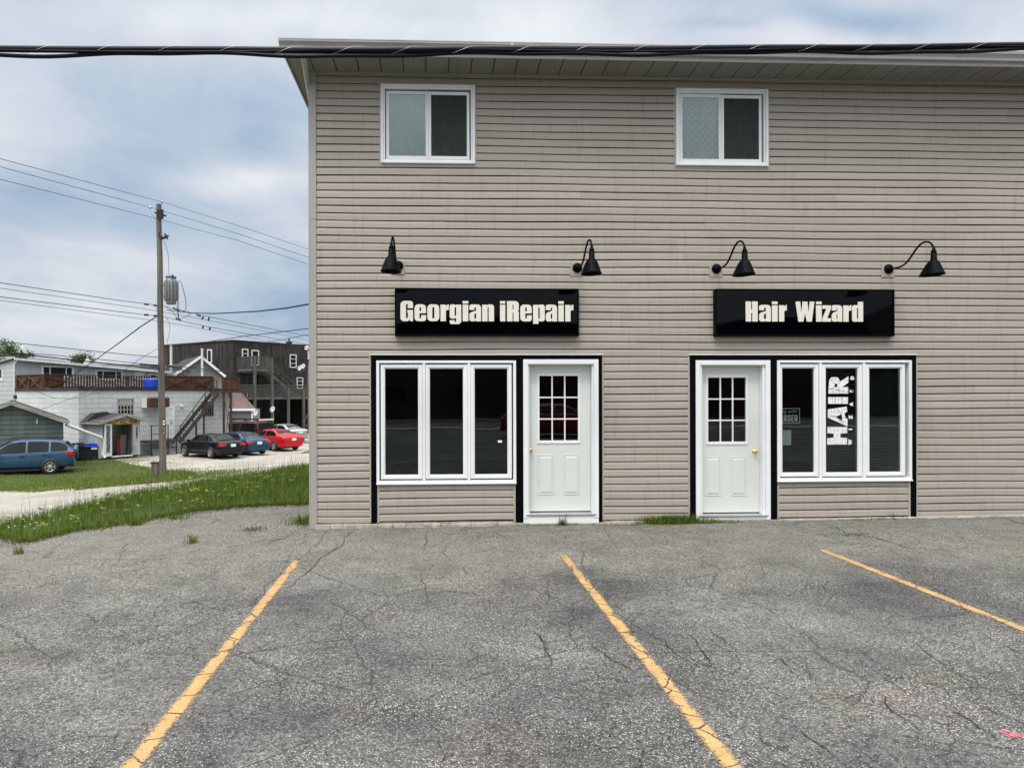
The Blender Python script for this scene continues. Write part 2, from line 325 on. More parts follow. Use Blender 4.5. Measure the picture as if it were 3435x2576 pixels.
def asphalt_mat():
    m = Mat('aged_asphalt'); O = m.tc.outputs['Object']
    base = m.ramp(m.noise(.55, 5, .6, dist=.3), [(.34, (.038, .039, .042)), (.5, (.072, .072, .072)), (.66, (.125, .122, .115))])
    yy = m.node('ShaderNodeSeparateXYZ', {0: O}).outputs[1]      # silt washed up towards the wall
    silt = m.ramp(m.math('MULTIPLY', m.math('ADD', yy, m.math('MULTIPLY', m.noise(.9, 4, .6), 4.0)), .1), [(.86, 0.0), (1.12, .85)])
    base = m.mix(silt, base, (.150, .145, .123))
    mid = m.ramp(m.noise(3.5, 5, .7), [(.3, .33), (.7, .67)])
    c = m.mix(.9, base, mid, 'OVERLAY')
    c = m.mix(.8, c, m.ramp(m.noise(34, 4, .75), [(.38, .12), (.62, .86)]), 'OVERLAY')
    # stones of the aggregate, two sizes, showing where the binder has worn off
    wn = m.ramp(m.noise(1.1, 4, .6), [(.35, .25), (.65, 1.0)])
    v1 = m.node('ShaderNodeTexVoronoi', {0: O, 'Scale': 105.0, 'Randomness': 1.0})
    hue = m.node('ShaderNodeSeparateColor', {0: v1.outputs['Color']})
    stone = m.ramp(hue.outputs[0], [(.0, (.035, .035, .036)), (.40, (.11, .11, .107)), (.70, (.24, .23, .205)), (.90, (.50, .48, .44)), (1.0, (.72, .70, .66))])
    edge = m.ramp(v1.outputs['Distance'], [(.30, 1.0), (.62, 0.0)])
    c = m.mix(m.math('MULTIPLY', m.math('MULTIPLY', edge, wn), .95), c, stone)
    v2 = m.node('ShaderNodeTexVoronoi', {0: O, 'Scale': 47.0})
    h2 = m.node('ShaderNodeSeparateColor', {0: v2.outputs['Color']})
    big = m.math('MULTIPLY', m.ramp(v2.outputs['Distance'], [(.12, 1.0), (.26, 0.0)]), m.ramp(h2.outputs[1], [(.72, 0.0), (.80, 1.0)]))
    c = m.mix(m.math('MULTIPLY', big, .8), c, (.50, .49, .46))
    # faint pink and green tints
    c = m.mix(m.ramp(m.noise(.8, 4, .6, m.coord((1, 1, 1), (0, 0, 1))), [(.56, 0.0), (.72, .35)]), c, m.mix(1.0, c, (1.25, .92, .92), 'MULTIPLY'))
    c = m.mix(m.ramp(m.noise(1.3, 4, .6, m.coord((1, 1, 1), (0, 0, 2))), [(.55, 0.0), (.7, .5)]), c, m.mix(1.0, c, (1.0, 1.0, .80), 'MULTIPLY'))
    # hairline cracking
    nz = m.node('ShaderNodeTexNoise', {0: O, 'Scale': 1.6, 'Detail': 6.0, 'Roughness': .6})
    wob = m.node('ShaderNodeVectorMath', {0: nz.outputs['Color'], 1: (.30, .30, 0)}, operation='MULTIPLY').outputs[0]
    vec = m.node('ShaderNodeVectorMath', {0: O, 1: wob}, operation='ADD').outputs[0]
    hs = None
    for sc, wdt, lo, hi_ in ((.70, .0046, .40, .50), (1.7, .0062, .47, .57), (3.9, .0100, .52, .62)):
        d = m.vor(sc, 'DISTANCE_TO_EDGE', vec)
        ln = m.ramp(d, [(wdt*.35, 1.0), (wdt, 0.0)])
        ln = m.math('MULTIPLY', ln, m.ramp(m.noise(.5 if sc < 1 else .7, 4, .6, m.coord((1, 1, 1), (0, 0, sc))), [(lo, 0.0), (hi_, 1.0)]))
        c = m.mix(m.math('MULTIPLY', ln, .66), c, (.02, .018, .018)); hs = ln if hs is None else m.math('MAXIMUM', hs, ln)
    m.set(c, .88, 0, .3)
    hgt = m.math('SUBTRACT', m.math('ADD', m.math('MULTIPLY', edge, .5), m.math('MULTIPLY', m.noise(22, 3, .6), .8)), m.math('MULTIPLY', hs, 2.0))
    m.bump(hgt, .006, .8); return m.m
MT['asphalt'] = asphalt_mat()

def line_mat():
    m = Mat('worn_road_paint'); O = m.tc.outputs['Object']
    n = m.noise(70, 4, .7); w = m.noise(3.0, 4, .6)
    c = m.ramp(m.noise(9, 4, .6), [(.3, (.34, .21, .085)), (.7, (.47, .305, .135))])
    c = m.mix(m.ramp(m.noise(120, 3, .6), [(.5, 0.0), (.75, .5)]), c, (.62, .48, .30))
    pit = m.ramp(m.math('ADD', m.noise(85, 3, .7), m.math('MULTIPLY', w, .45)), [(.80, 0.0), (.92, .75)])
    c = m.mix(pit, c, (.12, .11, .095)); m.set(c, .85, 0, .2)
    uv = m.node('ShaderNodeSeparateXYZ', {0: m.tc.outputs['UV']})
    ed = m.math('ABSOLUTE', m.math('SUBTRACT', uv.outputs[0], .5))
    ed = m.math('MULTIPLY', m.math('SUBTRACT', .5, ed), 5.0)          # 0 at edge .. 2.5 in the middle
    k = m.math('ADD', m.math('SUBTRACT', ed, m.math('MULTIPLY', n, 1.5)), m.math('MULTIPLY', m.math('SUBTRACT', .68, w), .9))
    k = m.math('SUBTRACT', k, m.math('MULTIPLY', m.math('MAXIMUM', m.math('SUBTRACT', w, .57), 0.0), 8.0))
    k = m.math('SUBTRACT', k, m.math('MULTIPLY', m.ramp(m.noise(48, 3, .7), [(.54, 0.0), (.70, 1.0)]), 1.3))
    O2 = m.node('ShaderNodeTexNoise', {0: O, 'Scale': 1.6, 'Detail': 5.0}); wv = m.node('ShaderNodeVectorMath', {0: O2.outputs['Color'], 1: (.3, .3, 0)}, operation='MULTIPLY').outputs[0]
    vv = m.node('ShaderNodeVectorMath', {0: O, 1: wv}, operation='ADD').outputs[0]
    k = m.math('SUBTRACT', k, m.math('MULTIPLY', m.ramp(m.vor(2.6, 'DISTANCE_TO_EDGE', vv), [(.005, 1.0), (.014, 0.0)]), 3.0))
    fac = m.ramp(k, [(-.15, 0.0), (.75, .97)])
    tr = m.node('ShaderNodeBsdfTransparent'); mx = m.node('ShaderNodeMixShader', {0: fac, 1: tr.outputs[0], 2: m.b.outputs[0]}); m.l.new(mx.outputs[0], m.out.inputs[0]); return m.m
MT['line'] = line_mat()
def gravel_mat(name, a, b, patch=(.07, .075, .03)):
    m = Mat(name)
    c = m.ramp(m.noise(.6, 6, .65), [(.3, a), (.7, b)])
    c = m.mix(.5, c, m.ramp(m.vor(38), [(.0, .7), (.7, .35)]), 'OVERLAY')
    c = m.mix(m.ramp(m.noise(.35, 5, .7, m.coord((1, 1, 1), (0, 0, 1.3))), [(.60, 0.0), (.72, .7)]), c, patch)
    # wheel tracks
    c = m.mix(m.ramp(m.noise(1.2, 4, .6, m.coord((.15, .8, 1), (0, 0, -.65))), [(.55, 0.0), (.7, .25)]), c, tuple(x*.6 for x in a))
    m.set(c, .95, 0, .2).bump(m.noise(25, 5, .7), .02); return m.m
MT['gravel'] = gravel_mat('pale_gravel', (.26, .25, .22), (.41, .395, .35), (.20, .185, .13))
MT['soil'] = gravel_mat('lawn_soil', (.045, .065, .018), (.075, .10, .03), (.09, .085, .045))
def grass_mat(name, a, b, tip):
    m = Mat(name); rnd = m.node('ShaderNodeNewGeometry').outputs['Random Per Island']
    c = m.ramp(rnd, [(.0, a), (.6, b), (.92, tip), (1.0, tip)])
    c = m.mix(m.ramp(m.noise(1.1, 4, .6), [(.35, 0.0), (.7, .65)]), c, m.mix(1.0, c, (.68, .78, .62), 'MULTIPLY'))
    m.set(c, .6, 0, .25)
    tr = m.node('ShaderNodeBsdfTranslucent', {0: c}); mx = m.node('ShaderNodeMixShader', {0: .35, 1: m.b.outputs[0], 2: tr.outputs[0]}); m.l.new(mx.outputs[0], m.out.inputs[0]); return m.m
MT['grass'] = grass_mat('tall_grass', (.045, .090, .008), (.120, .190, .016), (.24, .28, .06))
MT['lawn'] = grass_mat('lawn_grass', (.072, .122, .012), (.155, .210, .026), (.26, .28, .08))
MT['leaf'] = grass_mat('tree_leaves', (.03, .07, .02), (.06, .12, .03), (.11, .16, .05))
MT['flower'] = simple('white_clover', (.75, .75, .7), .6)
MT['drygrass'] = grass_mat('dry_weed', (.06, .035, .02), (.09, .07, .035), (.14, .11, .06))
def wood_mat(name, a, b, sc=7.0, axis='v', dirt=.4):
    m = Mat(name); v = m.coord((sc, sc, .22) if axis == 'v' else (.5, .5, sc))
    f = m.noise(2.4, 6, .7, v); c = m.ramp(f, [(.3, a), (.7, b)])
    c = m.mix(m.ramp(m.noise(1.2, 5, .6), [(.5, 0.0), (.75, dirt)]), c, tuple(x*.5 for x in a))
    m.set(c, .85, 0, .2).bump(f, .006); return m.m
MT['pole'] = wood_mat('weathered_pole', (.055, .048, .040), (.22, .195, .165), 9)
MT['darkwood'] = wood_mat('weathered_grey_boards', (.010, .0095, .009), (.090, .080, .072), 1.5)
MT['deckwood'] = wood_mat('grey_deck_wood', (.065, .062, .055), (.165, .155, .138), 5)
MT['railwood'] = wood_mat('brown_stained_wood', (.045, .022, .014), (.13, .07, .045), 6)
MT['rust'] = wood_mat('brown_steel', (.045, .035, .03), (.09, .07, .06), 4)
MT['greyboard'] = wood_mat('grey_green_boards', (.10, .125, .12), (.17, .20, .19), 1.2, 'v', .5)
MT['oldwhitewood'] = wood_mat('peeling_white_paint', (.20, .21, .22), (.50, .52, .54), 3.5, 'v', .9)
MT['fasciaold'] = wood_mat('peeling_fascia', (.16, .15, .13), (.42, .40, .37), 4, 'h', .6)
def block_mat():
    m = Mat('painted_concrete_block')
    v = m.coord((1, 1, 1)); sx = m.node('ShaderNodeSeparateXYZ', {0: v}); h = m.math('ADD', sx.outputs[0], sx.outputs[1])
    cv = m.node('ShaderNodeCombineXYZ', {0: h, 1: sx.outputs[2]}).outputs[0]
    br = m.node('ShaderNodeTexBrick', {0: cv, 'Scale': 1.0, 'Mortar Size': .012, 'Brick Width': .8, 'Row Height': .3, 'Color1': rgba((.50, .53, .52)), 'Color2': rgba((.56, .585, .575)), 'Mortar': rgba((.27, .28, .28)), 'Mortar Smooth': .3})
    c = m.mix(m.ramp(m.noise(1.0, 5, .65), [(.45, 0.0), (.8, .5)]), br.outputs[0], (.36, .37, .35))
    m.set(c, .75, 0, .3).bump(m.math('MULTIPLY', br.outputs[1], -1), .01); return m.m
MT['block'] = block_mat()
MT['blocksiding'] = simple('pale_grey_siding', (.40, .425, .42), .6, var=.1, scale=2)
MT['housewall'] = simple('grey_house_siding', (.24, .24, .235), .6, var=.08, scale=2)
MT['metalroof'] = simple('brown_metal_roof', (.13, .085, .075), .5, .2, var=.3, scale=3)

# ================================================================== GROUND
def region(name, polys, mt, dz, step=.35, kind='structure', label=None, cat=None, jag=0.0):
    """terrain-following sheet over convex (x, y) polygons, dz above the terrain"""
    bm = bmesh.new()
    for poly in polys:
        xs = [p[0] for p in poly]; ys = [p[1] for p in poly]
        gx = np.arange(min(xs)-step, max(xs)+step*2, step); gy = np.arange(min(ys)-step, max(ys)+step*2, step)
        b = bmesh.new(); vv = [[b.verts.new((x, y, 0)) for x in gx] for y in gy]
        for j in range(len(gy)-1):
            for i in range(len(gx)-1): b.faces.new((vv[j][i], vv[j][i+1], vv[j+1][i+1], vv[j+1][i]))
        n = len(poly); area = sum(poly[i][0]*poly[(i+1) % n][1]-poly[(i+1) % n][0]*poly[i][1] for i in range(n))
        for i in range(n):
            p, q = Vector(poly[i]+(0,)), Vector(poly[(i+1) % n]+(0,)); d = q-p; no = Vector((d.y, -d.x, 0))*(1 if area > 0 else -1)
            bmesh.ops.bisect_plane(b, geom=b.verts[:]+b.edges[:]+b.faces[:], plane_co=p, plane_no=no, clear_outer=True)
        me = bpy.data.meshes.new('tmp'); b.to_mesh(me); b.free(); bm.from_mesh(me); bpy.data.meshes.remove(me)
    bmesh.ops.remove_doubles(bm, verts=bm.verts[:], dist=.001)
    co = np.array([v.co[:] for v in bm.verts]); z = ground_z(co[:, 0], co[:, 1])+dz
    for v, h in zip(bm.verts, z): v.co.z = h
    bmesh.ops.recalc_face_normals(bm, faces=bm.faces[:])
    me = bpy.data.meshes.new(name); bm.to_mesh(me); bm.free(); me.polygons.foreach_set('use_smooth', [True]*len(me.polygons))
    me.materials.append(mt); o = bpy.data.objects.new(name, me); COL.objects.link(o); return tag(o, label, cat, None, kind)
# base terrain out to the horizon
gx = np.concatenate([[-900, -500, -300, -180, -110], np.arange(-75, -34, 2.5), np.arange(-34, 6, .5), np.arange(6, 40, 4), [60, 100, 180, 300, 500, 900]])
gy = np.concatenate([[-900, -500, -250, -120, -60, -30, -15, -5, 0], np.arange(4, 56, .5), np.arange(56, 110, 3), [130, 180, 260, 400, 600, 900]])
X, Y = np.meshgrid(gx, gy); Z = ground_z(X, Y)-.02
nx, ny = len(gx), len(gy); idx = np.arange(nx*ny).reshape(ny, nx)
faces = np.stack([idx[:-1, :-1], idx[:-1, 1:], idx[1:, 1:], idx[1:, :-1]], -1).reshape(-1, 4)
g = npmesh('ground', np.stack([X, Y, Z], -1).reshape(-1, 3), faces, MT['soil'], None, True); tag(g, kind='structure')
LOT_EDGE = [(0, 1800), (80, 1822), (235, 1785), (470, 1748), (650, 1717), (745, 1706), (870, 1700), (1040, 1693)]
le = [ground_at(*p) for p in LOT_EDGE]; le = [(p.x, p.y) for p in le]
lp = [(-30, -9)]+[(le[0][0]-6, le[0][1]-4.6)]+le
polys = [[(lp[i][0], -16), (lp[i+1][0], -16), lp[i+1], lp[i]] for i in range(len(lp)-1)]
xe, ye = le[-1]
polys.append([(xe, -16), (-1.70, -16), (-1.70, ye+.05), (xe, ye)]); polys.append([(-1.70, -16), (60, -16), (60, 10.08), (-1.70, 10.08)])
lot = region('parking_lot', polys, MT['asphalt'], .002, .5)
# gravel lane and yard beyond the bank
region('gravel_yard', [[(-60, 17.5), (-7.2, 13.0), (-5.5, 15.5), (-60, 30)], [(-60, 30), (-5.5, 15.5), (-1.0, 26), (-1.0, 64), (-60, 64)], [(-60, 64), (-1, 64), (12, 85), (-60, 85)]], MT['gravel'], 0, .6)
LAWN = [(0, 1648), (250, 1645), (500, 1622), (660, 1606), (672, 1600), (600, 1578), (520, 1574), (470, 1562), (400, 1546), (365, 1538), (300, 1545)]
lw = [ground_at(*p) for p in LAWN]; lw = [(p.x, p.y) for p in lw]
c0 = (lw[0][0]-12, lw[0][1]-1.5)
lawn_polys = [[c0, lw[0], lw[1], lw[10], (lw[10][0]-3, lw[10][1]+1), (-48, 44)], [lw[1], lw[2], lw[6], lw[7], lw[8], lw[9], lw[10]], [lw[2], lw[3], lw[4], lw[5], lw[6]]]
region('lawn_ground', lawn_polys, MT['soil'], .012, .5)
region('far_street', [[(-60, -27), (60, -27), (60, -16.0), (-60, -16.0)]], MT['asphalt'], .004, 2.0)
for nm, (lx, ly) in (('a', (0, 0)),): pass
# parking lines
def strip(name, a, b, w, dz, mt, label=None, cat=None, kind=None, n=40):
    a, b = Vector(a), Vector(b); d = (b-a); d.z = 0; d.normalize(); s = Vector((-d.y, d.x, 0))*w/2
    vs, fs = [], []
    for i in range(n+1):
        p = a.lerp(b, i/n)
        for q in (p-s, p+s): vs.append((q.x, q.y, float(ground_z(q.x, q.y))+dz))
    fs = [(2*i, 2*i+1, 2*i+3, 2*i+2) for i in range(n)]
    o = MB().add(vs, fs).build(name, mt, recalc=False); me = o.data; uv = me.uv_layers.new(name='UVMap')
    for lp_ in me.loops:
        k = lp_.vertex_index; uv.data[lp_.index].uv = (k % 2, k//2/n)
    return tag(o, label, cat, None, kind)
for pa, pb, lb in (((998, 1882), (420, 2600), 'worn yellow parking line left of the first shop window, running to the lower left'),
                   ((1890, 1864), (2475, 2600), 'worn yellow parking line starting in front of the left shop door'),
                   ((2756, 1846), (3500, 2140), 'worn yellow parking line starting in front of the right shop window')):
    strip('parking_line', ground_at(*pa), ground_at(*pb), .150, .006, MT['line'], lb, 'parking line')
# cracks
cr = MB()
def crack(pts, w=.012, seed=0):
    rr = random.Random(seed); P = [ground_at(*p) for p in pts]; Q = []
    for a, b in zip(P[:-1], P[1:]):
        n = max(2, int((b-a).length/.07))
        for i in range(n):
            p = a.lerp(b, i/n); Q.append(Vector((p.x+rr.gauss(0, .012), p.y+rr.gauss(0, .012), 0)))
    Q.append(P[-1]); vs = []
    for i, p in enumerate(Q):
        d = Q[min(i+1, len(Q)-1)]-Q[max(i-1, 0)]; d.z = 0; d.normalize(); ww = w*(.35+.9*rr.random())*(.4+.6*math.sin(math.pi*(i+.5)/len(Q)))
        for s in (-1, 1): vs.append((p.x-d.y*s*ww/2, p.y+d.x*s*ww/2, float(ground_z(p.x, p.y))+.009))
    cr.add(vs, [(2*i, 2*i+1, 2*i+3, 2*i+2) for i in range(len(Q)-1)])
CR = [[(1094, 1784), (1065, 1828), (1030, 1856), (985, 1890)], [(1189, 1779), (1159, 1803), (1144, 1833), (1075, 1873), (1045, 1908), (1000, 1948), (940, 1990)],
      [(1428, 1784), (1433, 1823), (1420, 1850)], [(1577, 1774), (1609, 1794), (1607, 1813)], [(2019, 1769), (2049, 1809), (2069, 1838)], [(1174, 1803), (1378, 1803)],
      [(2583, 1759), (2643, 1784), (2794, 1784)], [(2782, 1759), (2836, 1787), (2945, 1808), (3066, 1844), (3160, 1862)], [(420, 1823), (560, 1828), (696, 1826), (895, 1816), (1039, 1793)],
      [(2317, 2090), (2369, 2108), (2420, 2146), (2518, 2216)], [(2313, 2127), (2350, 2179), (2373, 2216), (2397, 2240)], [(2097, 2076), (2168, 2127), (2238, 2170), (2261, 2188), (2313, 2240)],
      [(2532, 2179), (2617, 2212), (2700, 2290)], [(1789, 2113), (1824, 2160), (1850, 2235)], [(2542, 2455), (2565, 2502), (2700, 2548), (2790, 2600)],
      [(180, 2058), (360, 2062), (400, 2032), (540, 2038), (640, 2024), (790, 2014), (917, 2018)], [(0, 1983), (60, 1987), (220, 1945), (330, 1920)], [(280, 2140), (400, 2140), (520, 2105), (660, 2063), (720, 2040)],
      [(3070, 2160), (3130, 2205), (3200, 2260), (3300, 2310)], [(2880, 2210), (2960, 2275), (3040, 2330)], [(3290, 2130), (3360, 2165), (3435, 2200)], [(3150, 2360), (3260, 2430), (3350, 2490), (3400, 2530)], [(2930, 2320), (2990, 2390), (3080, 2450)],
      [(1385, 2000), (1500, 1986), (1600, 1995)], [(1820, 1935), (1900, 1935), (1960, 1938)], [(1800, 2055), (1950, 2050), (2060, 2060)], [(2100, 2017), (2200, 2018)], [(2280, 2015), (2420, 2022), (2480, 2040), (2650, 2045)],
      [(1980, 2165), (2040, 2210), (2130, 2260)], [(2240, 2050), (2260, 2062)], [(2700, 2250), (2730, 2300), (2830, 2340)], [(2680, 2450), (2760, 2510), (2840, 2576)]]
for i, c in enumerate(CR): crack(c, .013 if i in (1, 7) else .0075, i)
tag(cr.build('asphalt_cracks', MT['ink'], recalc=False), kind='structure')
# pink survey paint
pkm = Mat('pink_survey_paint'); pkm.set((.50, .15, .19), .8); tr_ = pkm.node('ShaderNodeBsdfTransparent'); fx_ = pkm.ramp(pkm.noise(55, 4, .7), [(.40, 0.0), (.58, .85)])
mx_ = pkm.node('ShaderNodeMixShader', {0: fx_, 1: tr_.outputs[0], 2: pkm.b.outputs[0]}); pkm.l.new(mx_.outputs[0], pkm.out.inputs[0]); pk = pkm.m
p = ground_at(3395, 2470); m = MB(); vs = [(p.x, p.y, float(ground_z(p.x, p.y))+.009)]; rr = random.Random(2)
for i in range(40):
    a = 2*math.pi*i/40; r = rr.uniform(.75, 1.15); xx = p.x+.055*r*math.cos(a); yy = p.y+.05*r*math.sin(a)-.2*.055*math.cos(a); vs.append((xx, yy, float(ground_z(xx, yy))+.009))
m.add(vs, [(0, 1+i, 1+(i+1) % 40) for i in range(40)]); tag(m.build('paint_mark', pk, recalc=False), 'small pink spray paint mark on the asphalt at the lower right', 'paint mark')

# ================================================================== SHOP BUILDING
CX = WALL.hit(1045, 1400).x; RX = 14.0; BACK = 22.0
LOC = Vector((CX, W, 0))
shop = empty('shop_building', LOC, 0, 'two-storey building with beige horizontal vinyl siding and two shop fronts', 'building')
def bp(mb, name, mt, parent=None, **k):
    o = mb.build(name, mt, parent or shop, **k)
    if parent is None: o.matrix_parent_inverse = Matrix.Translation(-LOC)
    return o
# measured openings on the front
UWL = wr(1278, 288, 1593, 552); UWR = wr(2265, 302, 2573, 560)
SFL = wr(1245.5, 1192, 2018.5, 1752); SFR = wr(2313, 1192, 3069, 1741)
WL = wr(1263.5, 1210, 1730.5, 1622); WR_ = wr(2603, 1209, 3053, 1613)
DL = wr(1754.5, 1206, 2006, 1735); DR = wr(2331, 1209, 2580, 1742)
Z_SID = WALL.hit(1210, 1145.4).z; EXPO = .1043; ZB = .100; ZT = WALL.hit(1400, 252).z
print('openings', UWL, SFL, WL, DL, 'ZT', ZT, 'CX', CX)
def wob(x, k): return .0050*math.sin(x*1.1+k*.31)+.0022*math.sin(x*3.1+k*.47)+.0007*math.sin(x*7.9+k*2.3)
def siding(x0, x1, z0, z1, holes, phase, panel=3.66, seed=1, fx=None):
    """lapped vinyl courses on a plane; fx maps (u, out, z) to xyz"""
    rr = random.Random(seed); mb = MB(); fx = fx or (lambda u, o, z: (u, W-o, z))
    k0 = math.floor((z0-phase)/EXPO)-1; k1 = math.ceil((z1-phase)/EXPO)+1
    offs = {}
    for k in range(k0, k1):
        zb = phase+k*EXPO; zt = zb+EXPO
        a, b = max(zb, z0), min(zt, z1)
        if b-a < .02: continue
        kk = k//2
        if kk not in offs: offs[kk] = (rr.uniform(0, panel), {})
        off, _ = offs[kk]
        spans = [(x0, x1)]
        for h in holes:
            if h[2]+.03 < (a+b)/2 < h[3]-.02:
                ns = []
                for s in spans:
                    if h[1] <= s[0] or h[0] >= s[1]: ns.append(s); continue
                    if s[0] < h[0]: ns.append((s[0], h[0]))
                    if h[1] < s[1]: ns.append((h[1], s[1]))
                spans = ns
        for s0, s1 in spans:
            cuts = [s0]; q = s0-((s0-off) % panel)+panel
            while q < s1-.8:
                if q > s0+.8: cuts.append(q)
                q += panel
            cuts.append(s1)
            for ci in range(len(cuts)-1):
                u0, u1 = cuts[ci], cuts[ci+1]+(.02 if ci < len(cuts)-2 else 0)
                lift = .0035 if (ci+kk) % 2 else 0
                n = max(1, int((u1-u0)/.5)); vs = []
                fr = lambda t: a+(b-a)*t
                gap = .0125 if b-a > .06 else .002
                for i in range(n+1):
                    u = u0+(u1-u0)*i/n; w = wob(u, k)
                    prof = [(-.036, a+.0005+w), (.0150+lift, a+.0005+w), (.0162+lift, a+.004+w), (.0135+lift, fr(.66)+w), (.0085+lift, fr(.74)+w), (.0075+lift, b-gap+w), (-.036, b-gap+w), (-.036, b+.001+w)]
                    vs += [fx(u, o, z) for o, z in prof]
                m_ = 8
                fs = [(i*m_+j, (i+1)*m_+j, (i+1)*m_+j+1, i*m_+j+1) for i in range(n) for j in range(m_-1)]
                mb.add(vs, fs)
                mb.add(vs[:m_], [tuple(range(m_))]); 
    return mb
holes = [UWL, UWR, (SFL[0], SFL[1], -1, SFL[3]), (SFR[0], SFR[1], -1, SFR[3])]
CW = .075
sid = siding(CX+CW, RX, ZB, ZT, holes, Z_SID)
for wrec, sf in ((WL, SFL), (WR_, SFR)):       # siding under the shop windows
    sid2 = siding(wrec[0]+.035, wrec[1]-.035, ZB+.005, wrec[2]-.01, [], ZB+.02-EXPO*0, seed=5)
    sid.add(sid2.v, sid2.f)
bp(sid, 'siding_wall', MT['siding'], recalc=False)
side = siding(W+CW, BACK, ZB, ZT, [], Z_SID, seed=9, fx=lambda u, o, z: (CX+.005-o, u, z)); bp(side, 'side_wall', MT['siding'], recalc=False)
# structure behind
sh = MB()
def wallbox(x0, x1, z0, z1): sh.box(x0, x1, W+.045, W+.10, z0, z1)
hs = sorted([(SFL[0]+.02, SFL[1]-.02), (SFR[0]+.02, SFR[1]-.02)])
zf, zu0, zu1 = SFL[3]-.02, min(UWL[2], UWR[2])+.02, max(UWL[3], UWR[3])-.02
wallbox(CX+.03, hs[0][0], 0, zf); wallbox(hs[0][1], hs[1][0], 0, zf); wallbox(hs[1][1], RX, 0, zf); wallbox(CX+.03, RX, zf, zu0)
wallbox(CX+.03, UWL[0]+.02, zu0, zu1); wallbox(UWL[1]-.02, UWR[0]+.02, zu0, zu1); wallbox(UWR[1]-.02, RX, zu0, zu1); wallbox(CX+.03, RX, zu1, ZT+.1)
for wrec in (WL, WR_): sh.box(wrec[0]+.005, wrec[1]-.005, W+.045, W+.10, .0, wrec[2]+.02)
sh.box(CX+.05, CX+.12, W+.10, BACK, 0, ZT+.1); sh.box(RX-.1, RX, W+.1, BACK, 0, ZT+.1); sh.box(CX+.12, RX-.1, BACK-.1, BACK, 0, ZT+.1)
sh.box(CX+.12, RX-.1, W+.10, BACK-.1, 2.85, 3.0); sh.box(CX+.12, RX-.1, W+.10, BACK-.1, -.05, .10); sh.box(CX+.12, RX-.1, W+.10, BACK-.1, ZT+.02, ZT+.1)
xm = (SFL[1]+SFR[0])/2; sh.box(xm-.06, xm+.06, W+.10, BACK-.1, .1, 2.85); sh.box(xm-.06, xm+.06, W+.10, BACK-.1, 3.0, ZT); sh.box(CX+.12, RX-.1, W+4, W+4.1, .1, 2.85)
bp(sh, 'inner_wall', MT['inside'])
# corner post, trims
cp = MB().box(CX-.012, CX+CW, W-.030, W+.012, .02, 4.26, .004).box(CX-.0135, CX+CW+.0015, W-.0325, W+.012, 4.262, ZT+.02, .004)
cp.box(CX-.030, CX-.0125, W-.030, W+CW, .02, ZT+.02, .003); bp(cp, 'corner_post', MT['corner'])
tr = MB()
for h in (UWL, UWR): tr.frame(h[0]-.022, h[1]+.022, h[2]-.03, h[3]+.022, .021, W-.022, W+.005)
for h in (SFL, SFR):
    tr.box(h[0]-.025, h[0]-.001, W-.020, W+.005, ZB, h[3]+.01, .003); tr.box(h[1]+.001, h[1]+.025, W-.020, W+.005, ZB, h[3]+.01, .003)
for wrec in (WL, WR_):
    tr.box(wrec[0]+.008, wrec[0]+.036, W-.020, W+.004, ZB, wrec[2]-.002, .003); tr.box(wrec[1]-.036, wrec[1]-.008, W-.020, W+.004, ZB, wrec[2]-.002, .003)
tr.box(CX+CW+.002, RX, W-.020, W+.004, ZT-.012, ZT+.03)
bp(tr, 'siding_trim', MT['jtrim'])
# foundation lip
fd = MB(); rr = random.Random(4); x = CX+.05
while x < 9.6:
    w = rr.uniform(.12, .5); yy = rr.uniform(.035, .065); zt = rr.uniform(.070, .088)
    g0 = float(ground_z(x, W))
    fd.box(x, x+w-.002, W-yy, W+.09, g0-.06, max(g0+.028, zt), .012); x += w
fd.box(CX+.02, RX, W+.0, W+.085, -.05, .098); bp(fd, 'foundation', MT['conc'])
# black store-front surrounds
for h, wn, dn, nm in ((SFL, WL, DL, 0), (SFR, WR_, DR, 1)):
    b = MB(); y0, y1 = W-.034, W+.05; gz = .035
    left_is_win = wn[0] < dn[0]; a, c = (wn, dn) if left_is_win else (dn, wn)
    b.box(h[0], a[0]-.001, y0, y1, gz, h[3], .003); b.box(a[1]+.001, c[0]-.001, y0, y1, gz, h[3]-.03, .003); b.box(c[1]+.001, h[1], y0, y1, gz, h[3], .003)
    b.box(a[0]-.0005, a[1]+.0005, y0+.002, y1, a[3]+.001, h[3]-.001, .003); b.box(c[0]-.0005, c[1]+.0005, y0+.002, y1, c[3]+.001, h[3]-.001, .003); b.box(a[1]+.002, c[0]-.002, y0+.003, y1, h[3]-.03, h[3]-.0015)
    sfo = bp(b, 'storefront_surround', MT['black'])
    d_ = MB().box(h[0]-.02, h[1]+.02, W-.042, W-.012, h[3]+.0015, h[3]+.012, .003); bp(d_, 'drip_cap', MT['white'])
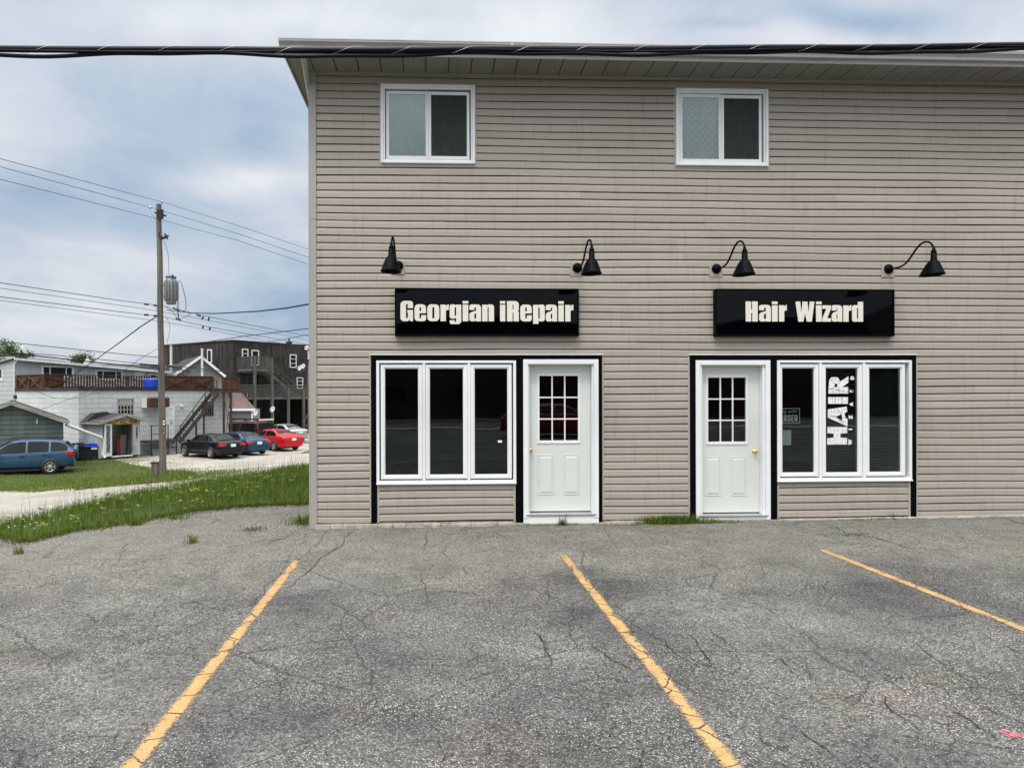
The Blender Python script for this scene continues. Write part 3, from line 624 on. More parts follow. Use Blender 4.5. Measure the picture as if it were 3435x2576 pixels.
# windows with several sashes
def casement(h, panes, name='shop_window'):
    fy = W-.045; m = MB(); m.frame(h[0], h[1], h[2], h[3], .040, fy, W+.06, wt=.035, wb=.05, bev=.006)
    m.box(h[0]-.003, h[1]+.003, fy-.012, fy+.02, h[2]-.004, h[2]+.018, .004)
    for p, q in zip(panes[:-1], panes[1:]):
        xa, xb = p[1]+.062, q[0]-.062; c_ = (xa+xb)/2; m.box(c_-.020, c_+.020, fy+.006, W+.058, h[2]+.05, h[3]-.035, .004)
    o = bp(m, name, MT['white'])
    for p in panes:
        s = MB(); s.frame(p[0]-.058, p[1]+.058, p[2]-.055, p[3]+.055, .044, W-.030, W+.045, bev=.006); s.frame(p[0]-.016, p[1]+.016, p[2]-.013, p[3]+.013, .017, W-.018, W+.040, bev=.003); bp(s, 'sash', MT['white'], o)
        bp(MB().box(p[0]-.008, p[1]+.008, W+.006, W+.012, p[2]-.008, p[3]+.008), 'pane', MT['glass'], o)
        bp(MB().frame(p[0]-.004, p[1]+.004, p[2]-.004, p[3]+.004, .007, W+.002, W+.0055, bev=0), 'gasket', MT['rubber'], o)
    return o
casement(WL, [wr(1292, 1236, 1403, 1593), wr(1442, 1236, 1553.5, 1592), wr(1592, 1236, 1702, 1591)])
GP = [wr(2622, 1234.6, 2729, 1585), wr(2768, 1234.6, 2875, 1584.5), wr(2913.5, 1234.6, 3019, 1583)]
wro = casement(WR_, GP)
def slider(h, g1, g2):
    m = MB(); m.frame(h[0], h[1], h[2], h[3], .034, W-.050, W+.03, bev=.008); m.frame(h[0]+.033, h[1]-.033, h[2]+.033, h[3]-.033, .026, W-.026, W+.03, bev=.004)
    o = bp(m, 'upper_window', MT['white'])
    for i, g_ in enumerate((g1, g2)):
        s = MB(); dy = .0 if i else .012; s.frame(g_[0]-.036, g_[1]+.036, g_[2]-.045, g_[3]+.045, .037, W-.016+dy, W+.02+dy, wt=.046, wb=.046, bev=.004); bp(s, 'sash', MT['white'], o)
        bp(MB().box(g_[0]-.01, g_[1]+.01, W+.008, W+.014, g_[2]-.01, g_[3]+.01), 'pane', MT['upglass'], o)
    g_ = g2; bp(MB().box(g_[0]-.004, g_[1]+.004, W-.006, W-.004, g_[2]-.004, g_[3]+.004), 'insect_screen', MT['screen'], o)
    return o
U1 = (wr(1304.5, 317, 1428, 524), wr(1446, 321, 1566, 526)); U2 = (wr(2289, 327.5, 2411, 534), wr(2427, 332, 2545, 536))
slider(UWL, *U1); slider(UWR, *U2)
cm = Mat('sheer_curtain'); cm.set(cm.ramp(cm.noise(1.8, 3, .5), [(.3, (.30, .36, .33)), (.7, (.50, .56, .52))]), .9); MT['curtain'] = cm.m
cm2 = Mat('ring_pattern_curtain')
v2 = cm2.node('ShaderNodeSeparateXYZ', {0: cm2.tc.outputs['Object']})
def cell(o_, s_): return cm2.math('SUBTRACT', cm2.math('FRACT', cm2.math('DIVIDE', o_, s_)), .5)
cx_, cz_ = cell(v2.outputs[0], .098), cell(v2.outputs[2], .104)
rad = cm2.math('SQRT', cm2.math('ADD', cm2.math('MULTIPLY', cx_, cx_), cm2.math('MULTIPLY', cz_, cz_)))
ring = cm2.ramp(cm2.math('ABSOLUTE', cm2.math('SUBTRACT', rad, .43)), [(.03, 1.0), (.07, 0.0)])
cm2.set(cm2.mix(cm2.math('MULTIPLY', ring, .55), (.40, .44, .42), (.12, .15, .145)), .9); MT['curtain2'] = cm2.m
for (a, b), k, lb in ((U1, 0, 'pale plain curtain behind the left upstairs window'), (U2, 1, 'pale curtain with a ring pattern behind the right upstairs window')):
    x0, x1, z0, z1 = a[0]-.06, b[1]+.06, a[2]-.05, a[3]+.06; n = 120; m = MB()
    vs = [(x0+(x1-x0)*i/n, W+.10+.014*math.sin(i*.75)+.008*math.sin(i*.31+1), z) for i in range(n+1) for z in (z0, z1)]
    m.add(vs, [(2*i, 2*i+2, 2*i+3, 2*i+1) for i in range(n)], True)
    tag(m.build('curtain', MT['curtain'] if k == 0 else MT['curtain2'], recalc=False), lb, 'curtain', 'curtains upstairs')
# doors
def door(h, slab, lite, glass_, panels, knob, sill_z, kick, inner_top, knob_right):
    m = MB(); wl, wrt = slab[0]-h[0], h[1]-slab[1]
    cw = .066
    m.box(h[0], h[0]+cw, W-.048, W+.03, h[2], h[3], .005); m.box(h[1]-cw, h[1], W-.048, W+.03, h[2], h[3], .005); m.box(h[0]+cw-.001, h[1]-cw+.001, W-.0475, W+.03, h[3]-cw, h[3]-.0005, .005)
    sy = W+.085
    m.box(h[0]+cw+.001, slab[0], W-.020, sy+.06, h[2]+.03, inner_top+.02, .003); m.box(slab[1], h[1]-cw-.001, W-.020, sy+.06, h[2]+.03, inner_top+.02, .003); m.box(slab[0]-.001, slab[1]+.001, W-.0195, sy+.06, inner_top, h[3]-cw-.001, .003)
    fr = bp(m, 'door_frame', MT['white'])
    s = MB(); x0, x1, z0, z1 = slab[0]+.003, slab[1]-.003, sill_z+.014, inner_top-.003; lx0, lx1, lz0, lz1 = lite
    s.box(x0, lx0+.01, sy, sy+.045, z0, z1); s.box(lx1-.01, x1, sy, sy+.045, z0, z1); s.box(lx0+.01, lx1-.01, sy, sy+.045, lz1-.01, z1); s.box(lx0+.01, lx1-.01, sy, sy+.045, z0, lz0+.01)
    dr = bp(s, 'door', MT['door'])
    for p in panels:
        q = MB(); q.frame(p[0], p[1], p[2], p[3], .016, sy-.007, sy+.001, bev=.005)
        q.add([(p[0]+.02, sy-.001, p[2]+.02), (p[1]-.02, sy-.001, p[2]+.02), (p[1]-.02, sy-.001, p[3]-.02), (p[0]+.02, sy-.001, p[3]-.02),
               (p[0]+.042, sy-.009, p[2]+.045), (p[1]-.042, sy-.009, p[2]+.045), (p[1]-.042, sy-.009, p[3]-.045), (p[0]+.042, sy-.009, p[3]-.045)],
              [(4, 5, 6, 7), (0, 1, 5, 4), (1, 2, 6, 5), (2, 3, 7, 6), (3, 0, 4, 7)])
        bp(q, 'door_panel', MT['door'], dr)
    gx0, gx1, gz0, gz1 = glass_
    q = MB(); q.frame(lx0, lx1, lz0, lz1, gx0-lx0, sy-.012, sy+.05, wt=lz1-gz1, wb=gz0-lz0, bev=.008)
    for i in (1, 2):
        xx = gx0+(gx1-gx0)*i/3; q.box(xx-.009, xx+.009, sy-.006, sy+.012, gz0-.005, gz1+.005, .003); zz_ = gz0+(gz1-gz0)*i/3; q.box(gx0-.005, gx1+.005, sy-.005, sy+.011, zz_-.009, zz_+.009, .003)
    bp(q, 'window_grille', MT['white'], dr)
    bp(MB().box(gx0-.01, gx1+.01, sy+.014, sy+.020, gz0-.01, gz1+.01), 'pane', MT['dglass'], dr)
    kp = WALL.hit(*knob, y=.06); q = MB(); M = Matrix.Translation((kp.x, sy, kp.z)) @ Matrix.Rotation(R(90), 4, 'X')
    q.lathe([(0, 0), (.032, 0), (.031, .006), (.013, .010), (.011, .028), (.020, .034), (.028, .046), (.027, .058), (.016, .066), (0, .067)], 24, M); bp(q, 'door_knob', MT['brass'], dr)
    bp(MB().box(slab[0]+.001, slab[1]-.001, sy+.01, sy+.05, sill_z-.004, sill_z+.013), 'door_sweep', MT['rubber'], dr)
    t = MB(); t.box(h[0]+cw-.03, h[1]-cw+.03, W-.055, sy+.06, sill_z-.030, sill_z-.006, .004); t.box(slab[0], slab[1], W+.02, sy+.06, sill_z-.008, sill_z-.001, .002); bp(t, 'threshold', MT['alu'], fr)
    t = MB(); t.box(kick[0], kick[1], W-.040, W+.03, kick[2], sill_z-.031, .003); bp(t, 'kick_board', MT['white'], fr)
    return fr
def dz(py): return WALL.hit(1860, py, y=.085).z
sl = wr(1773, 1222, 1981, 1713, .085); li = wr(1802, 1254.5, 1946.5, 1488, .085); gl_ = wr(1809.5, 1261, 1937, 1477.5, .085)
door(DL, sl, li, gl_, [wr(1804, 1525, 1858, 1660, .085), wr(1891, 1524, 1944, 1659, .085)], (1780, 1509), WALL.hit(1860, 1718, y=.06).z, (DL[0], DL[1], WALL.hit(1860, 1753).z), sl[3], False)
sr = wr(2347, 1228, 2547, 1716, .085); li = wr(2368, 1258, 2508.5, 1492, .085); gl_ = wr(2375, 1267, 2499, 1481.5, .085)
door(DR, sr, li, gl_, [wr(2366, 1531, 2418, 1663, .085), wr(2452, 1531, 2504, 1663, .085)], (2533, 1514), WALL.hit(2450, 1722, y=.06).z, (DR[0]+.066, DR[1]-.066, WALL.hit(2450, 1741).z), sr[3], True)
# eaves
oy = W-.575; ex = at(952, 190, oy).x; zs = ZT+.012
sf = MB(); x = ex; rr = random.Random(3)
while x < RX:      # soffit panels, V-grooves between
    x2 = min(x+.305, RX); a = zs+rr.uniform(-.0015, .0015)
    sf.add([(x+.009, oy+.02, a), (x2-.009, oy+.02, a), (x2-.009, W+.02, a), (x+.009, W+.02, a), (x+.002, oy+.02, a+.025), (x+.002, W+.02, a+.025), (x2-.002, oy+.02, a+.025), (x2-.002, W+.02, a+.025)], [(0, 3, 2, 1), (0, 4, 5, 3), (1, 2, 7, 6)])
    sf.add([(x+.146, oy+.02, a-.0006), (x+.150, oy+.02, a-.0006), (x+.150, W+.02, a-.0006), (x+.146, W+.02, a-.0006)], [(0, 3, 2, 1)])
    x = x2
y = W+.02
while y < BACK:
    y2 = y+.305; sf.add([(ex, y+.006, zs+.001), (ex, y2-.006, zs+.001), (CX+.02, y2-.006, zs+.001), (CX+.02, y+.006, zs+.001), (ex, y, zs+.013), (CX+.02, y, zs+.013)], [(0, 1, 2, 3), (0, 3, 5, 4)]); y = y2
sf.box(ex, RX, oy+.03, W+.3, zs+.03, zs+.05); sf.box(ex, CX+.3, W+.3, BACK, zs+.03, zs+.05)
bp(sf, 'soffit', MT['soffit'], recalc=False)
zt_g = at(1400, 138, oy-.08).z
fa = MB().box(ex-.012, RX, oy, oy+.02, zs-.025, zt_g-.01, .003).box(ex-.014, ex+.004, oy+.02, BACK, zs-.025, zt_g-.05, .003); bp(fa, 'fascia', MT['gutter'])
gz0 = zs+.03; gh = zt_g-gz0; prof = [(0, 0), (-.055, 0), (-.058, gh*.30), (-.075, gh*.50), (-.098, gh*.66), (-.102, gh*.84), (-.096, gh*.86), (-.102, gh*.90), (-.102, gh), (-.088, gh), (-.088, gh*.95), (-.004, gh*.95), (0, gh)]
gu = MB(); gxa = at(934, 150, oy-.09).x; x = gxa; first = True
while x < RX:
    x2 = min(x+3.0, RX); dzg = 0
    vs = [(xx, oy+p-.001, gz0+q) for xx in (x, x2-.002) for p, q in prof]; n = len(prof)
    gu.add(vs, [(i, (i+1) % n, n+(i+1) % n, n+i) for i in range(n)]+([tuple(range(n))]))
    gu.box(x2-.02, x2+.02, oy-.104, oy-.060, gz0+gh*.58, gz0+gh+.002); x = x2
bp(gu, 'gutter', MT['gutter'])
rf = MB(); P0, P1 = oy-.03, (W+BACK)/2
rf.add([(ex-.02, P0, zt_g-.015), (RX, P0, zt_g-.015), (RX, P1, zt_g+1.2), (ex-.02, P1, zt_g+1.2), (ex-.02, P0, zt_g-.035), (RX, P0, zt_g-.035), (RX, P1, zt_g+1.18), (ex-.02, P1, zt_g+1.18)],
       [(0, 1, 2, 3), (7, 6, 5, 4), (0, 4, 5, 1), (0, 3, 7, 4), (1, 5, 6, 2)])
rf.add([(ex-.02, P1, zt_g+1.2), (RX, P1, zt_g+1.2), (RX, BACK+.5, zt_g-.015), (ex-.02, BACK+.5, zt_g-.015)], [(0, 1, 2, 3)])
bp(rf, 'roof', MT['shingle'])
gb = MB().prism([(oy, zt_g-.04), (P1, zt_g+1.17), (BACK+.4, zt_g-.04)], CX-.02, CX+.05, 'x'); bp(gb, 'gable_wall', MT['jtrim'])
# dormer just entering at the right
dm_ = at(3408, 133, 13.5); dm = MB().prism([(dm_.x, dm_.z-.3), (dm_.x+3.5, dm_.z+1.6), (dm_.x+7, dm_.z-.3)], 13.5, 15.5); bp(dm, 'dormer', MT['shingle'])
# downspout elbow under the corner of the eaves
de = MB(); a = at(1012, 176, oy-.05); b = Vector((a.x+.0, oy-.045, zs-.02)); 
de.tube([a, b, (b.x+.01, oy+.02, zs-.07), (CX-.06, W+.25, zs-.20), (CX-.05, W+.5, zs-.42), (CX-.05, W+.55, .3)], .036, 4); bp(de, 'downspout', MT['gutter'])

# ------------------------------------------------------------------ lettering (heavy condensed letters drawn as outlines)
def rpoly(pts, n=6):
    """polygon whose corners carry their own rounding radius"""
    out_ = []; k = len(pts)
    for i in range(k):
        p = Vector(pts[i][:2]); r = pts[i][2] if len(pts[i]) > 2 else 0
        if r <= 0: out_.append(tuple(p)); continue
        a = Vector(pts[i-1][:2])-p; b = Vector(pts[(i+1) % k][:2])-p; r = min(r, a.length*.5, b.length*.5) if r < .3 else min(r, a.length*.98, b.length*.98)
        a = p+a.normalized()*r; b = p+b.normalized()*r
        for j in range(n+1):
            t = j/n; out_.append(tuple(a*(1-t)**2+p*2*t*(1-t)+b*t*t))
    return out_
def bx_(x0, y0, x1, y1, r=0.0): return [(x0, y0, r), (x1, y0, r), (x1, y1, r), (x0, y1, r)]
def glyph(ch, w):
    if ch == 'o': return [bx_(0, 0, w, .83, .22), bx_(.245, .14, w-.245, .69, .05)]
    if ch == 'e': return [[(0, 0, .2), (w, 0, .2), (w, .30), (w-.245, .30), (w-.245, .14, .045), (.245, .14, .045), (.245, .395), (w, .395), (w, .83, .22), (0, .83, .22)], bx_(.245, .49, w-.245, .69, .045)]
    if ch == 'a': return [[(0, 0, .17), (.27, 0, .1), (.315, .08), (.315, 0), (w, 0), (w, .83, .2), (0, .83, .2), (0, .56), (.25, .56), (.25, .69, .04), (w-.25, .69, .04), (w-.25, .52, .03), (0, .42, .14)], [(.245, .13, .03), (w-.245, .13, .03), (w-.245, .41), (.245, .35, .04)]]
    if ch == 'n': return [[(0, 0), (.265, 0), (.265, .68, .03), (w-.265, .68, .03), (w-.265, 0), (w, 0), (w, .83, .17), (.30, .83, .1), (.265, .76), (.265, .815), (0, .815)]]
    if ch == 'r': return [[(0, 0), (.265, 0), (.265, .55, .07), (w, .56), (w, .83), (.33, .82, .09), (.265, .72), (.265, .815), (0, .815)]]
    if ch == 'i': return [bx_(0, 0, w, .815), bx_(0, .87, w, 1)]
    if ch == 'g': return [[(0, -.14, .12), (w, -.14, .18), (w, .815), (w-.26, .815), (w-.26, .76), (.25, .83, .08), (0, .83, .17), (0, .13, .15), (.26, .13, .06), (w-.255, .19), (w-.255, -.035, .03), (.245, -.035, .03), (.245, .05), (0, .05)], bx_(.245, .27, w-.25, .69, .04)]
    if ch == 'p': return [[(0, -.12), (.265, -.12), (.265, .05), (.31, 0, .05), (w, 0, .18), (w, .83, .18), (.31, .83, .06), (.265, .765), (.265, .815), (0, .815)], bx_(.26, .14, w-.25, .69, .04)]
    if ch == 'd': return [[(w, 0), (w, 1), (w-.265, 1), (w-.265, .78), (.25, .83, .06), (0, .83, .18), (0, 0, .18), (.25, 0, .06), (w-.265, .05), (w-.265, 0)], bx_(.245, .14, w-.255, .69, .04)]
    if ch == 'z': return [[(0, 0), (w, 0), (w, .17), (.25, .17), (w, .66), (w, .815), (0, .815), (0, .645), (.20, .645), (0, .17)]]
    if ch == 'H': return [[(0, 0), (.275, 0), (.275, .42), (w-.275, .42), (w-.275, 0), (w, 0), (w, 1), (w-.275, 1), (w-.275, .60), (.275, .60), (.275, 1), (0, 1)]]
    if ch == 'R': return [[(0, 0), (.28, 0), (.28, .44), (w-.265, .42, .05), (w-.265, 0), (w, 0), (w, .47, .08), (w-.06, .51, .02), (w, .56, .06), (w, 1, .2), (0, 1)], bx_(.28, .58, w-.265, .84, .03)]
    if ch == 'G': return [[(0, 0, .22), (.38, 0, .12), (.45, .08), (.49, 0), (w, 0), (w, .55), (.34, .55), (.34, .42), (w-.255, .42), (w-.255, .15, .05), (.275, .15, .05), (.275, .85, .05), (w-.26, .85, .05), (w-.26, .64), (w, .64), (w, 1, .24), (0, 1, .24)]]
    if ch == 'W': return [[(0, 1), (.13*w/.92, 0), (.38*w/.92, 0), (.46*w/.92, .42), (.54*w/.92, 0), (.79*w/.92, 0), (w, 1), (.69*w/.92, 1), (.645*w/.92, .42), (.575*w/.92, 1), (.345*w/.92, 1), (.275*w/.92, .42), (.23*w/.92, 1)]]
    if ch == 'C': return [[(0, 0, .2), (w, 0, .2), (w, .38), (w-.24, .38), (w-.24, .15, .05), (.24, .15, .05), (.24, .85, .05), (w-.24, .85, .05), (w-.24, .62), (w, .62), (w, 1, .2), (0, 1, .2)]]
    if ch == 'L': return [[(0, 0), (w, 0), (w, .17), (.25, .17), (.25, 1), (0, 1)]]
    if ch == 'O': return [bx_(0, 0, w, 1, .2), bx_(.24, .15, w-.24, .85, .05)]
    if ch == 'S': return [[(0, 0, .2), (w, 0, .2), (w, .52, .14), (.24, .66, .04), (.24, .85, .04), (w-.24, .85, .04), (w-.24, .70), (w, .70), (w, 1, .2), (0, 1, .2), (0, .54, .14), (w-.24, .40, .04), (w-.24, .15, .04), (.24, .15, .04), (.24, .32), (0, .32)]]
    if ch == 'E': return [[(0, 0), (w, 0), (w, .16), (.25, .16), (.25, .42), (w-.03, .42), (w-.03, .58), (.25, .58), (.25, .84), (w, .84), (w, 1), (0, 1)]]
    if ch == 'D': return [[(0, 0), (w, 0, .2), (w, 1, .2), (0, 1)], bx_(.25, .15, w-.24, .85, .04)]
    raise KeyError(ch)
def outlines(name, loops, mt, depth, parent, mat4):
    """filled flat lettering from closed loops in (u, v), placed by mat4 (u, v, 0)"""
    cu = bpy.data.curves.new('tmp', 'CURVE'); cu.dimensions = '2D'; cu.fill_mode = 'BOTH'; cu.extrude = depth/2
    for lp_ in loops:
        s = cu.splines.new('POLY'); s.points.add(len(lp_)-1)
        for q, (a, b) in zip(s.points, lp_): q.co = (a, b, 0, 1)
        s.use_cyclic_u = True
    return curve_mesh(name, cu, mt, parent, mat4)
def curve_mesh(name, cu, mt, parent, mat4, center=False):
    t = bpy.data.objects.new('tmp', cu); COL.objects.link(t); dg = bpy.context.evaluated_depsgraph_get(); dg.update()
    me = bpy.data.meshes.new_from_object(t.evaluated_get(dg)); bpy.data.objects.remove(t); bpy.data.curves.remove(cu)
    me.name = name
    if center:
        zc_ = [v.co.y for v in me.vertices]; me.transform(Matrix.Translation((0, -(min(zc_)+max(zc_))/2, 0)))
    me.transform(mat4); me.materials.clear(); me.materials.append(mt); o = bpy.data.objects.new(name, me); COL.objects.link(o); o.parent = parent; return o
def word(chars, sx=1.0):
    out_ = []
    for ch, x, w in chars:
        for lp_ in glyph(ch, w): out_.append([((x+a)*sx, b) for a, b in rpoly(lp_)])
    return out_
def text(name, s, size, mt, parent, mat4, depth=.004, bold=0.0, shear=0.0, align='CENTER', spacing=1.0):
    cu = bpy.data.curves.new('tmp', 'FONT'); cu.body = s; cu.size = size; cu.extrude = depth/2; cu.offset = bold; cu.shear = shear; cu.align_x = align; cu.align_y = 'CENTER'; cu.space_character = spacing
    return curve_mesh(name, cu, mt, parent, mat4, True)
UP = Matrix.Rotation(R(90), 4, 'X')       # (u, v) -> (x, z), facing -y
def sign(rect, chars, x0px, x1px, ytop, ybot, total, label):
    X0, X1, Z0, Z1 = rect; yf = W-.10
    o = empty('shop_sign', ((X0+X1)/2, W, Z0), 0, label, 'sign', 'black shop signs'); inv = Matrix.Translation((-(X0+X1)/2, -W, -Z0))
    fr = MB().frame(X0, X1, Z0, Z1, .022, yf, W-.012, bev=.005).box(X0+.004, X1-.004, W-.030, W-.014, Z0+.004, Z1-.004); f = fr.build('sign_frame', MT['black'], o); f.matrix_parent_inverse = inv
    # acrylic face, very slightly bowed
    n = 16; vs = [(X0+.018+(X1-X0-.036)*i/n, yf+.012-.006*math.sin(math.pi*i/n)*math.sin(math.pi*j/6), Z0+.018+(Z1-Z0-.036)*j/6) for j in range(7) for i in range(n+1)]
    fc = MB().add(vs, [(j*(n+1)+i, j*(n+1)+i+1, (j+1)*(n+1)+i+1, (j+1)*(n+1)+i) for j in range(6) for i in range(n)], True).build('sign_face', MT['signface'], o, recalc=False); fc.matrix_parent_inverse = inv
    ya = .10; a = WALL.hit(x0px, (ytop+ybot)/2, -ya); b = WALL.hit(x1px, (ytop+ybot)/2, -ya); zc = WALL.hit((x0px+x1px)/2, ybot, -ya).z; zt_ = WALL.hit((x0px+x1px)/2, ytop, -ya).z
    h = zt_-zc; sx = (b.x-a.x)/total/h
    t = outlines('lettering', word(chars), MT['cream'], .004, o, Matrix.Translation((a.x, yf+.002, zc)) @ UP @ Matrix.Diagonal((h*sx, h, 1, 1))); t.matrix_parent_inverse = inv
    return o
def z_(ch, a, b, o, s): return (ch, (a-o)/s, (b-a)/s)
T1 = [z_(c, a, b, 352, 166) for c, a, b in (('G', 352, 455), ('e', 467, 562), ('o', 572, 670), ('r', 680, 748), ('g', 755, 850), ('i', 862, 908), ('a', 917, 1013), ('n', 1022, 1120), ('i', 1170, 1213), ('R', 1227, 1325), ('e', 1337, 1432), ('p', 1443, 1540), ('a', 1548, 1642), ('i', 1653, 1698), ('r', 1710, 1778))]
T2 = [z_(c, a, b, 556, 147) for c, a, b in (('H', 556, 645), ('a', 655, 742), ('i', 750, 792), ('r', 802, 860), ('W', 925, 1065), ('i', 1077, 1119), ('z', 1124, 1188), ('a', 1193, 1272), ('r', 1280, 1340), ('d', 1345, 1428))]
sign(wr(1325, 969, 1940, 1128, -.05), T1, 1343.2, 1923.5, 1010, 1078, 1426/166, 'wide black sign reading Georgian iRepair in cream letters above the left shop front')
sign(wr(2395, 971.5, 2994, 1129, -.05), T2, 2501.4, 2895.6, 1012, 1079, 872/147, 'black sign reading Hair Wizard in cream letters above the right shop front')

# ------------------------------------------------------------------ gooseneck lamps
def gooseneck():
    o = empty('wall_lamp')
    w_ = MB().lathe([(0, .0), (.068, .0), (.068, .018), (.060, .030), (.024, .040), (.016, .060), (0, .062)], 28, Matrix.Rotation(R(90), 4, 'X')); w_.build('wall_plate', MT['lamp'], o)
    m = MB().box(-.10, .085, -.008, .004, -.115, .070, .002); m.build('mounting_block', MT['siding'], o)
    P = [(0, 0), (.12, -.012), (.26, -.010), (.38, .025), (.48, .095), (.57, .165), (.67, .215), (.76, .222), (.84, .195), (.895, .135), (.91, .07)]
    Q = []
    for i in range(len(P)-1):     # Catmull-Rom
        p0, p1, p2, p3 = P[max(i-1, 0)], P[i], P[i+1], P[min(i+2, len(P)-1)]
        for j in range(5):
            t = j/5; Q.append(tuple(.5*((2*p1[k])+(-p0[k]+p2[k])*t+(2*p0[k]-5*p1[k]+4*p2[k]-p3[k])*t*t+(-p0[k]+3*p1[k]-3*p2[k]+p3[k])*t**3) for k in (0, 1)))
    Q.append(P[-1]); MB().tube([(0, -a-.03, b) for a, b in Q], .0125, 10).build('arm', MT['lamp'], o)
    c = -.94
    s = MB().lathe([(.0, .10), (.018, .098), (.020, .070), (.031, .055), (.033, .030), (.030, .026), (.036, .020), (.038, -.060), (.044, -.066), (.044, -.085)], 24, Matrix.Translation((0, c, .02))); s.build('socket', MT['lamp'], o)
    n = 40; vs = []; prof = [(.0, 0, -.064), (.040, 0, -.066), (.060, .15, -.085), (.078, .35, -.115), (.098, .62, -.165), (.118, .90, -.220), (.128, 1.0, -.247), (.133, 1.0, -.250), (.131, 1.0, -.253), (.122, .97, -.246), (.090, .55, -.160), (.055, .15, -.095), (0, 0, -.080)]
    for r, k, z in prof:
        for j in range(n):
            a = 2*math.pi*j/n; ey = 1+.42*k; vs.append((r*math.cos(a), c+r*ey*math.sin(a)+.035*k, z+.02))
    s = MB().add(vs, [(i*n+j, i*n+(j+1) % n, (i+1)*n+(j+1) % n, (i+1)*n+j) for i in range(len(prof)-1) for j in range(n)], True); s.build('shade', MT['lamp'], o)
    s = MB().lathe([(0, -.19), (.022, -.185), (.030, -.16), (.026, -.13), (.014, -.11), (.014, -.09)], 16, Matrix.Translation((0, c, .02))); s.build('bulb', MT['white'], o)
    return o
lamp0 = gooseneck()
for i, (px_, py_, rz, lb) in enumerate(((1337, 893, -2.5, 'black gooseneck wall lamp at the upper left corner of the Georgian iRepair sign'), (1935.6, 900, 0, 'black gooseneck wall lamp at the upper right corner of the Georgian iRepair sign'),
                                    (2401, 903, 0, 'black gooseneck wall lamp at the upper left corner of the Hair Wizard sign'), (2977, 904, 0, 'black gooseneck wall lamp at the upper right corner of the Hair Wizard sign'))):
    o = lamp0 if i == 0 else copy_tree(lamp0); p = WALL.hit(px_, py_); o.location = (p.x, W-.016, p.z); o.rotation_euler = (0, R(1.5 if i == 0 else 0), R(rz)); tag(o, lb, 'wall lamp', 'gooseneck lamps over the signs')

# ------------------------------------------------------------------ things in and on the right shop window
g1, g2, g3 = GP
yw = W+.003
def on_glass(px_, py_, y=.0): return WALL.hit(px_, py_, y)
# HAIR decal: letters running upwards, cracked like stone
def crackle(loops): return loops
hr = empty('window_lettering', (g2[0], W, g2[2]), 0, 'white cracked HAIR lettering with small WIZARD letters running up the middle pane', 'window lettering'); hinv = Matrix.Translation((-g2[0], -W, -g2[2]))
a = on_glass(2775, 1491); b = on_glass(2841, 1262); hh, ll = b.x-a.x, b.z-a.z      # cap height runs along x, word length along z
BIG = []   # letters as polygons in (along, up): along 0..1 of the word, up 0..1
BIG.append([(0, 0), (.095, 0), (.105, .34), (.155, .34), (.165, 0), (.255, 0), (.255, 1), (.165, 1), (.155, .68), (.105, .68), (.095, 1), (0, 1)])
BIG.append([(.265, 0), (.375, .0), (.385, .10), (.455, .16), (.485, .02), (.555, .06), (.515, 1), (.395, 1)])
BIG.append([(.345, .26), (.445, .30), (.405, .62)])
BIG.append([(.595, 0), (.695, 0), (.695, 1), (.595, 1)])
BIG.append([(.745, 0), (.842, 0), (.842, .30), (.905, .0), (1.0, .0), (.925, .40), (.985, .55), (.985, .86), (.94, .97), (.745, 1)])
BIG.append([(.842, .55), (.885, .55), (.895, .68), (.842, .70)])
M1 = Matrix(((.024, -hh, 0, b.x), (0, 0, 1, yw), (ll, 0, 0, a.z), (0, 0, 0, 1)))   # u (along) -> z, v (up) -> -x
t = outlines('hair_letters', BIG, MT['white'], .0008, hr, M1); t.matrix_parent_inverse = hinv
ck = MB(); rr = random.Random(11)
def seg(u0, v0, u1, v1, w=.0022):
    p, q = M1 @ Vector((u0, v0, 0)), M1 @ Vector((u1, v1, 0)); d = (q-p); l_ = d.length; d.normalize(); s = Vector((-d.z, 0, d.x))*w/2; yy = Vector((0, -.0016, 0))
    ck.add([p-s+yy, q-s+yy, q+s+yy, p+s+yy], [(0, 1, 2, 3)])
for u0, v0, u1, v1 in ((.10, .03, .105, .35), (.155, .35, .165, .03), (.105, .66, .095, .97), (.155, .66, .165, .97), (.105, .5, .155, .5), (.39, .12, .43, .95), (.30, .22, .40, .55), (.44, .30, .53, .55), (.40, .62, .41, .98), (.77, .05, .82, .95), (.842, .30, .86, .02), (.885, .55, .925, .40), (.842, .52, .75, .45), (.895, .68, .96, .92), (.842, .70, .80, .98), (.595, .33, .695, .30), (.60, .66, .695, .64)):
    seg(u0, v0, u1, v1, .004)
for (ua, ub) in ((.005, .09), (.17, .25), (.60, .69), (.75, .835), (.31, .36), (.46, .52), (.93, .98)):
    for k in range(5):
        v = .08+.18*k+rr.uniform(-.03, .03); seg(ua, v, ub, v+rr.uniform(-.05, .05)); u = rr.uniform(ua, ub); seg(u, v, u+rr.uniform(-.01, .01), v+.16)
t = ck.build('stone_cracks', MT['ink'], hr, recalc=False); t.matrix_parent_inverse = hinv
xm_ = on_glass(2853, 1400).x
for ch, py_, px_ in (('W', 1483, 2852), ('I', 1440, 2853), ('Z', 1399, 2854), ('A', 1356, 2856), ('R', 1311, 2857), ('D', 1268, 2859)):
    p = on_glass(px_, py_); M = Matrix(((0, -1, 0, p.x), (0, 0, 1, yw), (1, 0, 0, p.z), (0, 0, 0, 1))); t = text('small_letter', ch, .062, MT['white'], hr, M, .0008, .006); t.matrix_parent_inverse = hinv
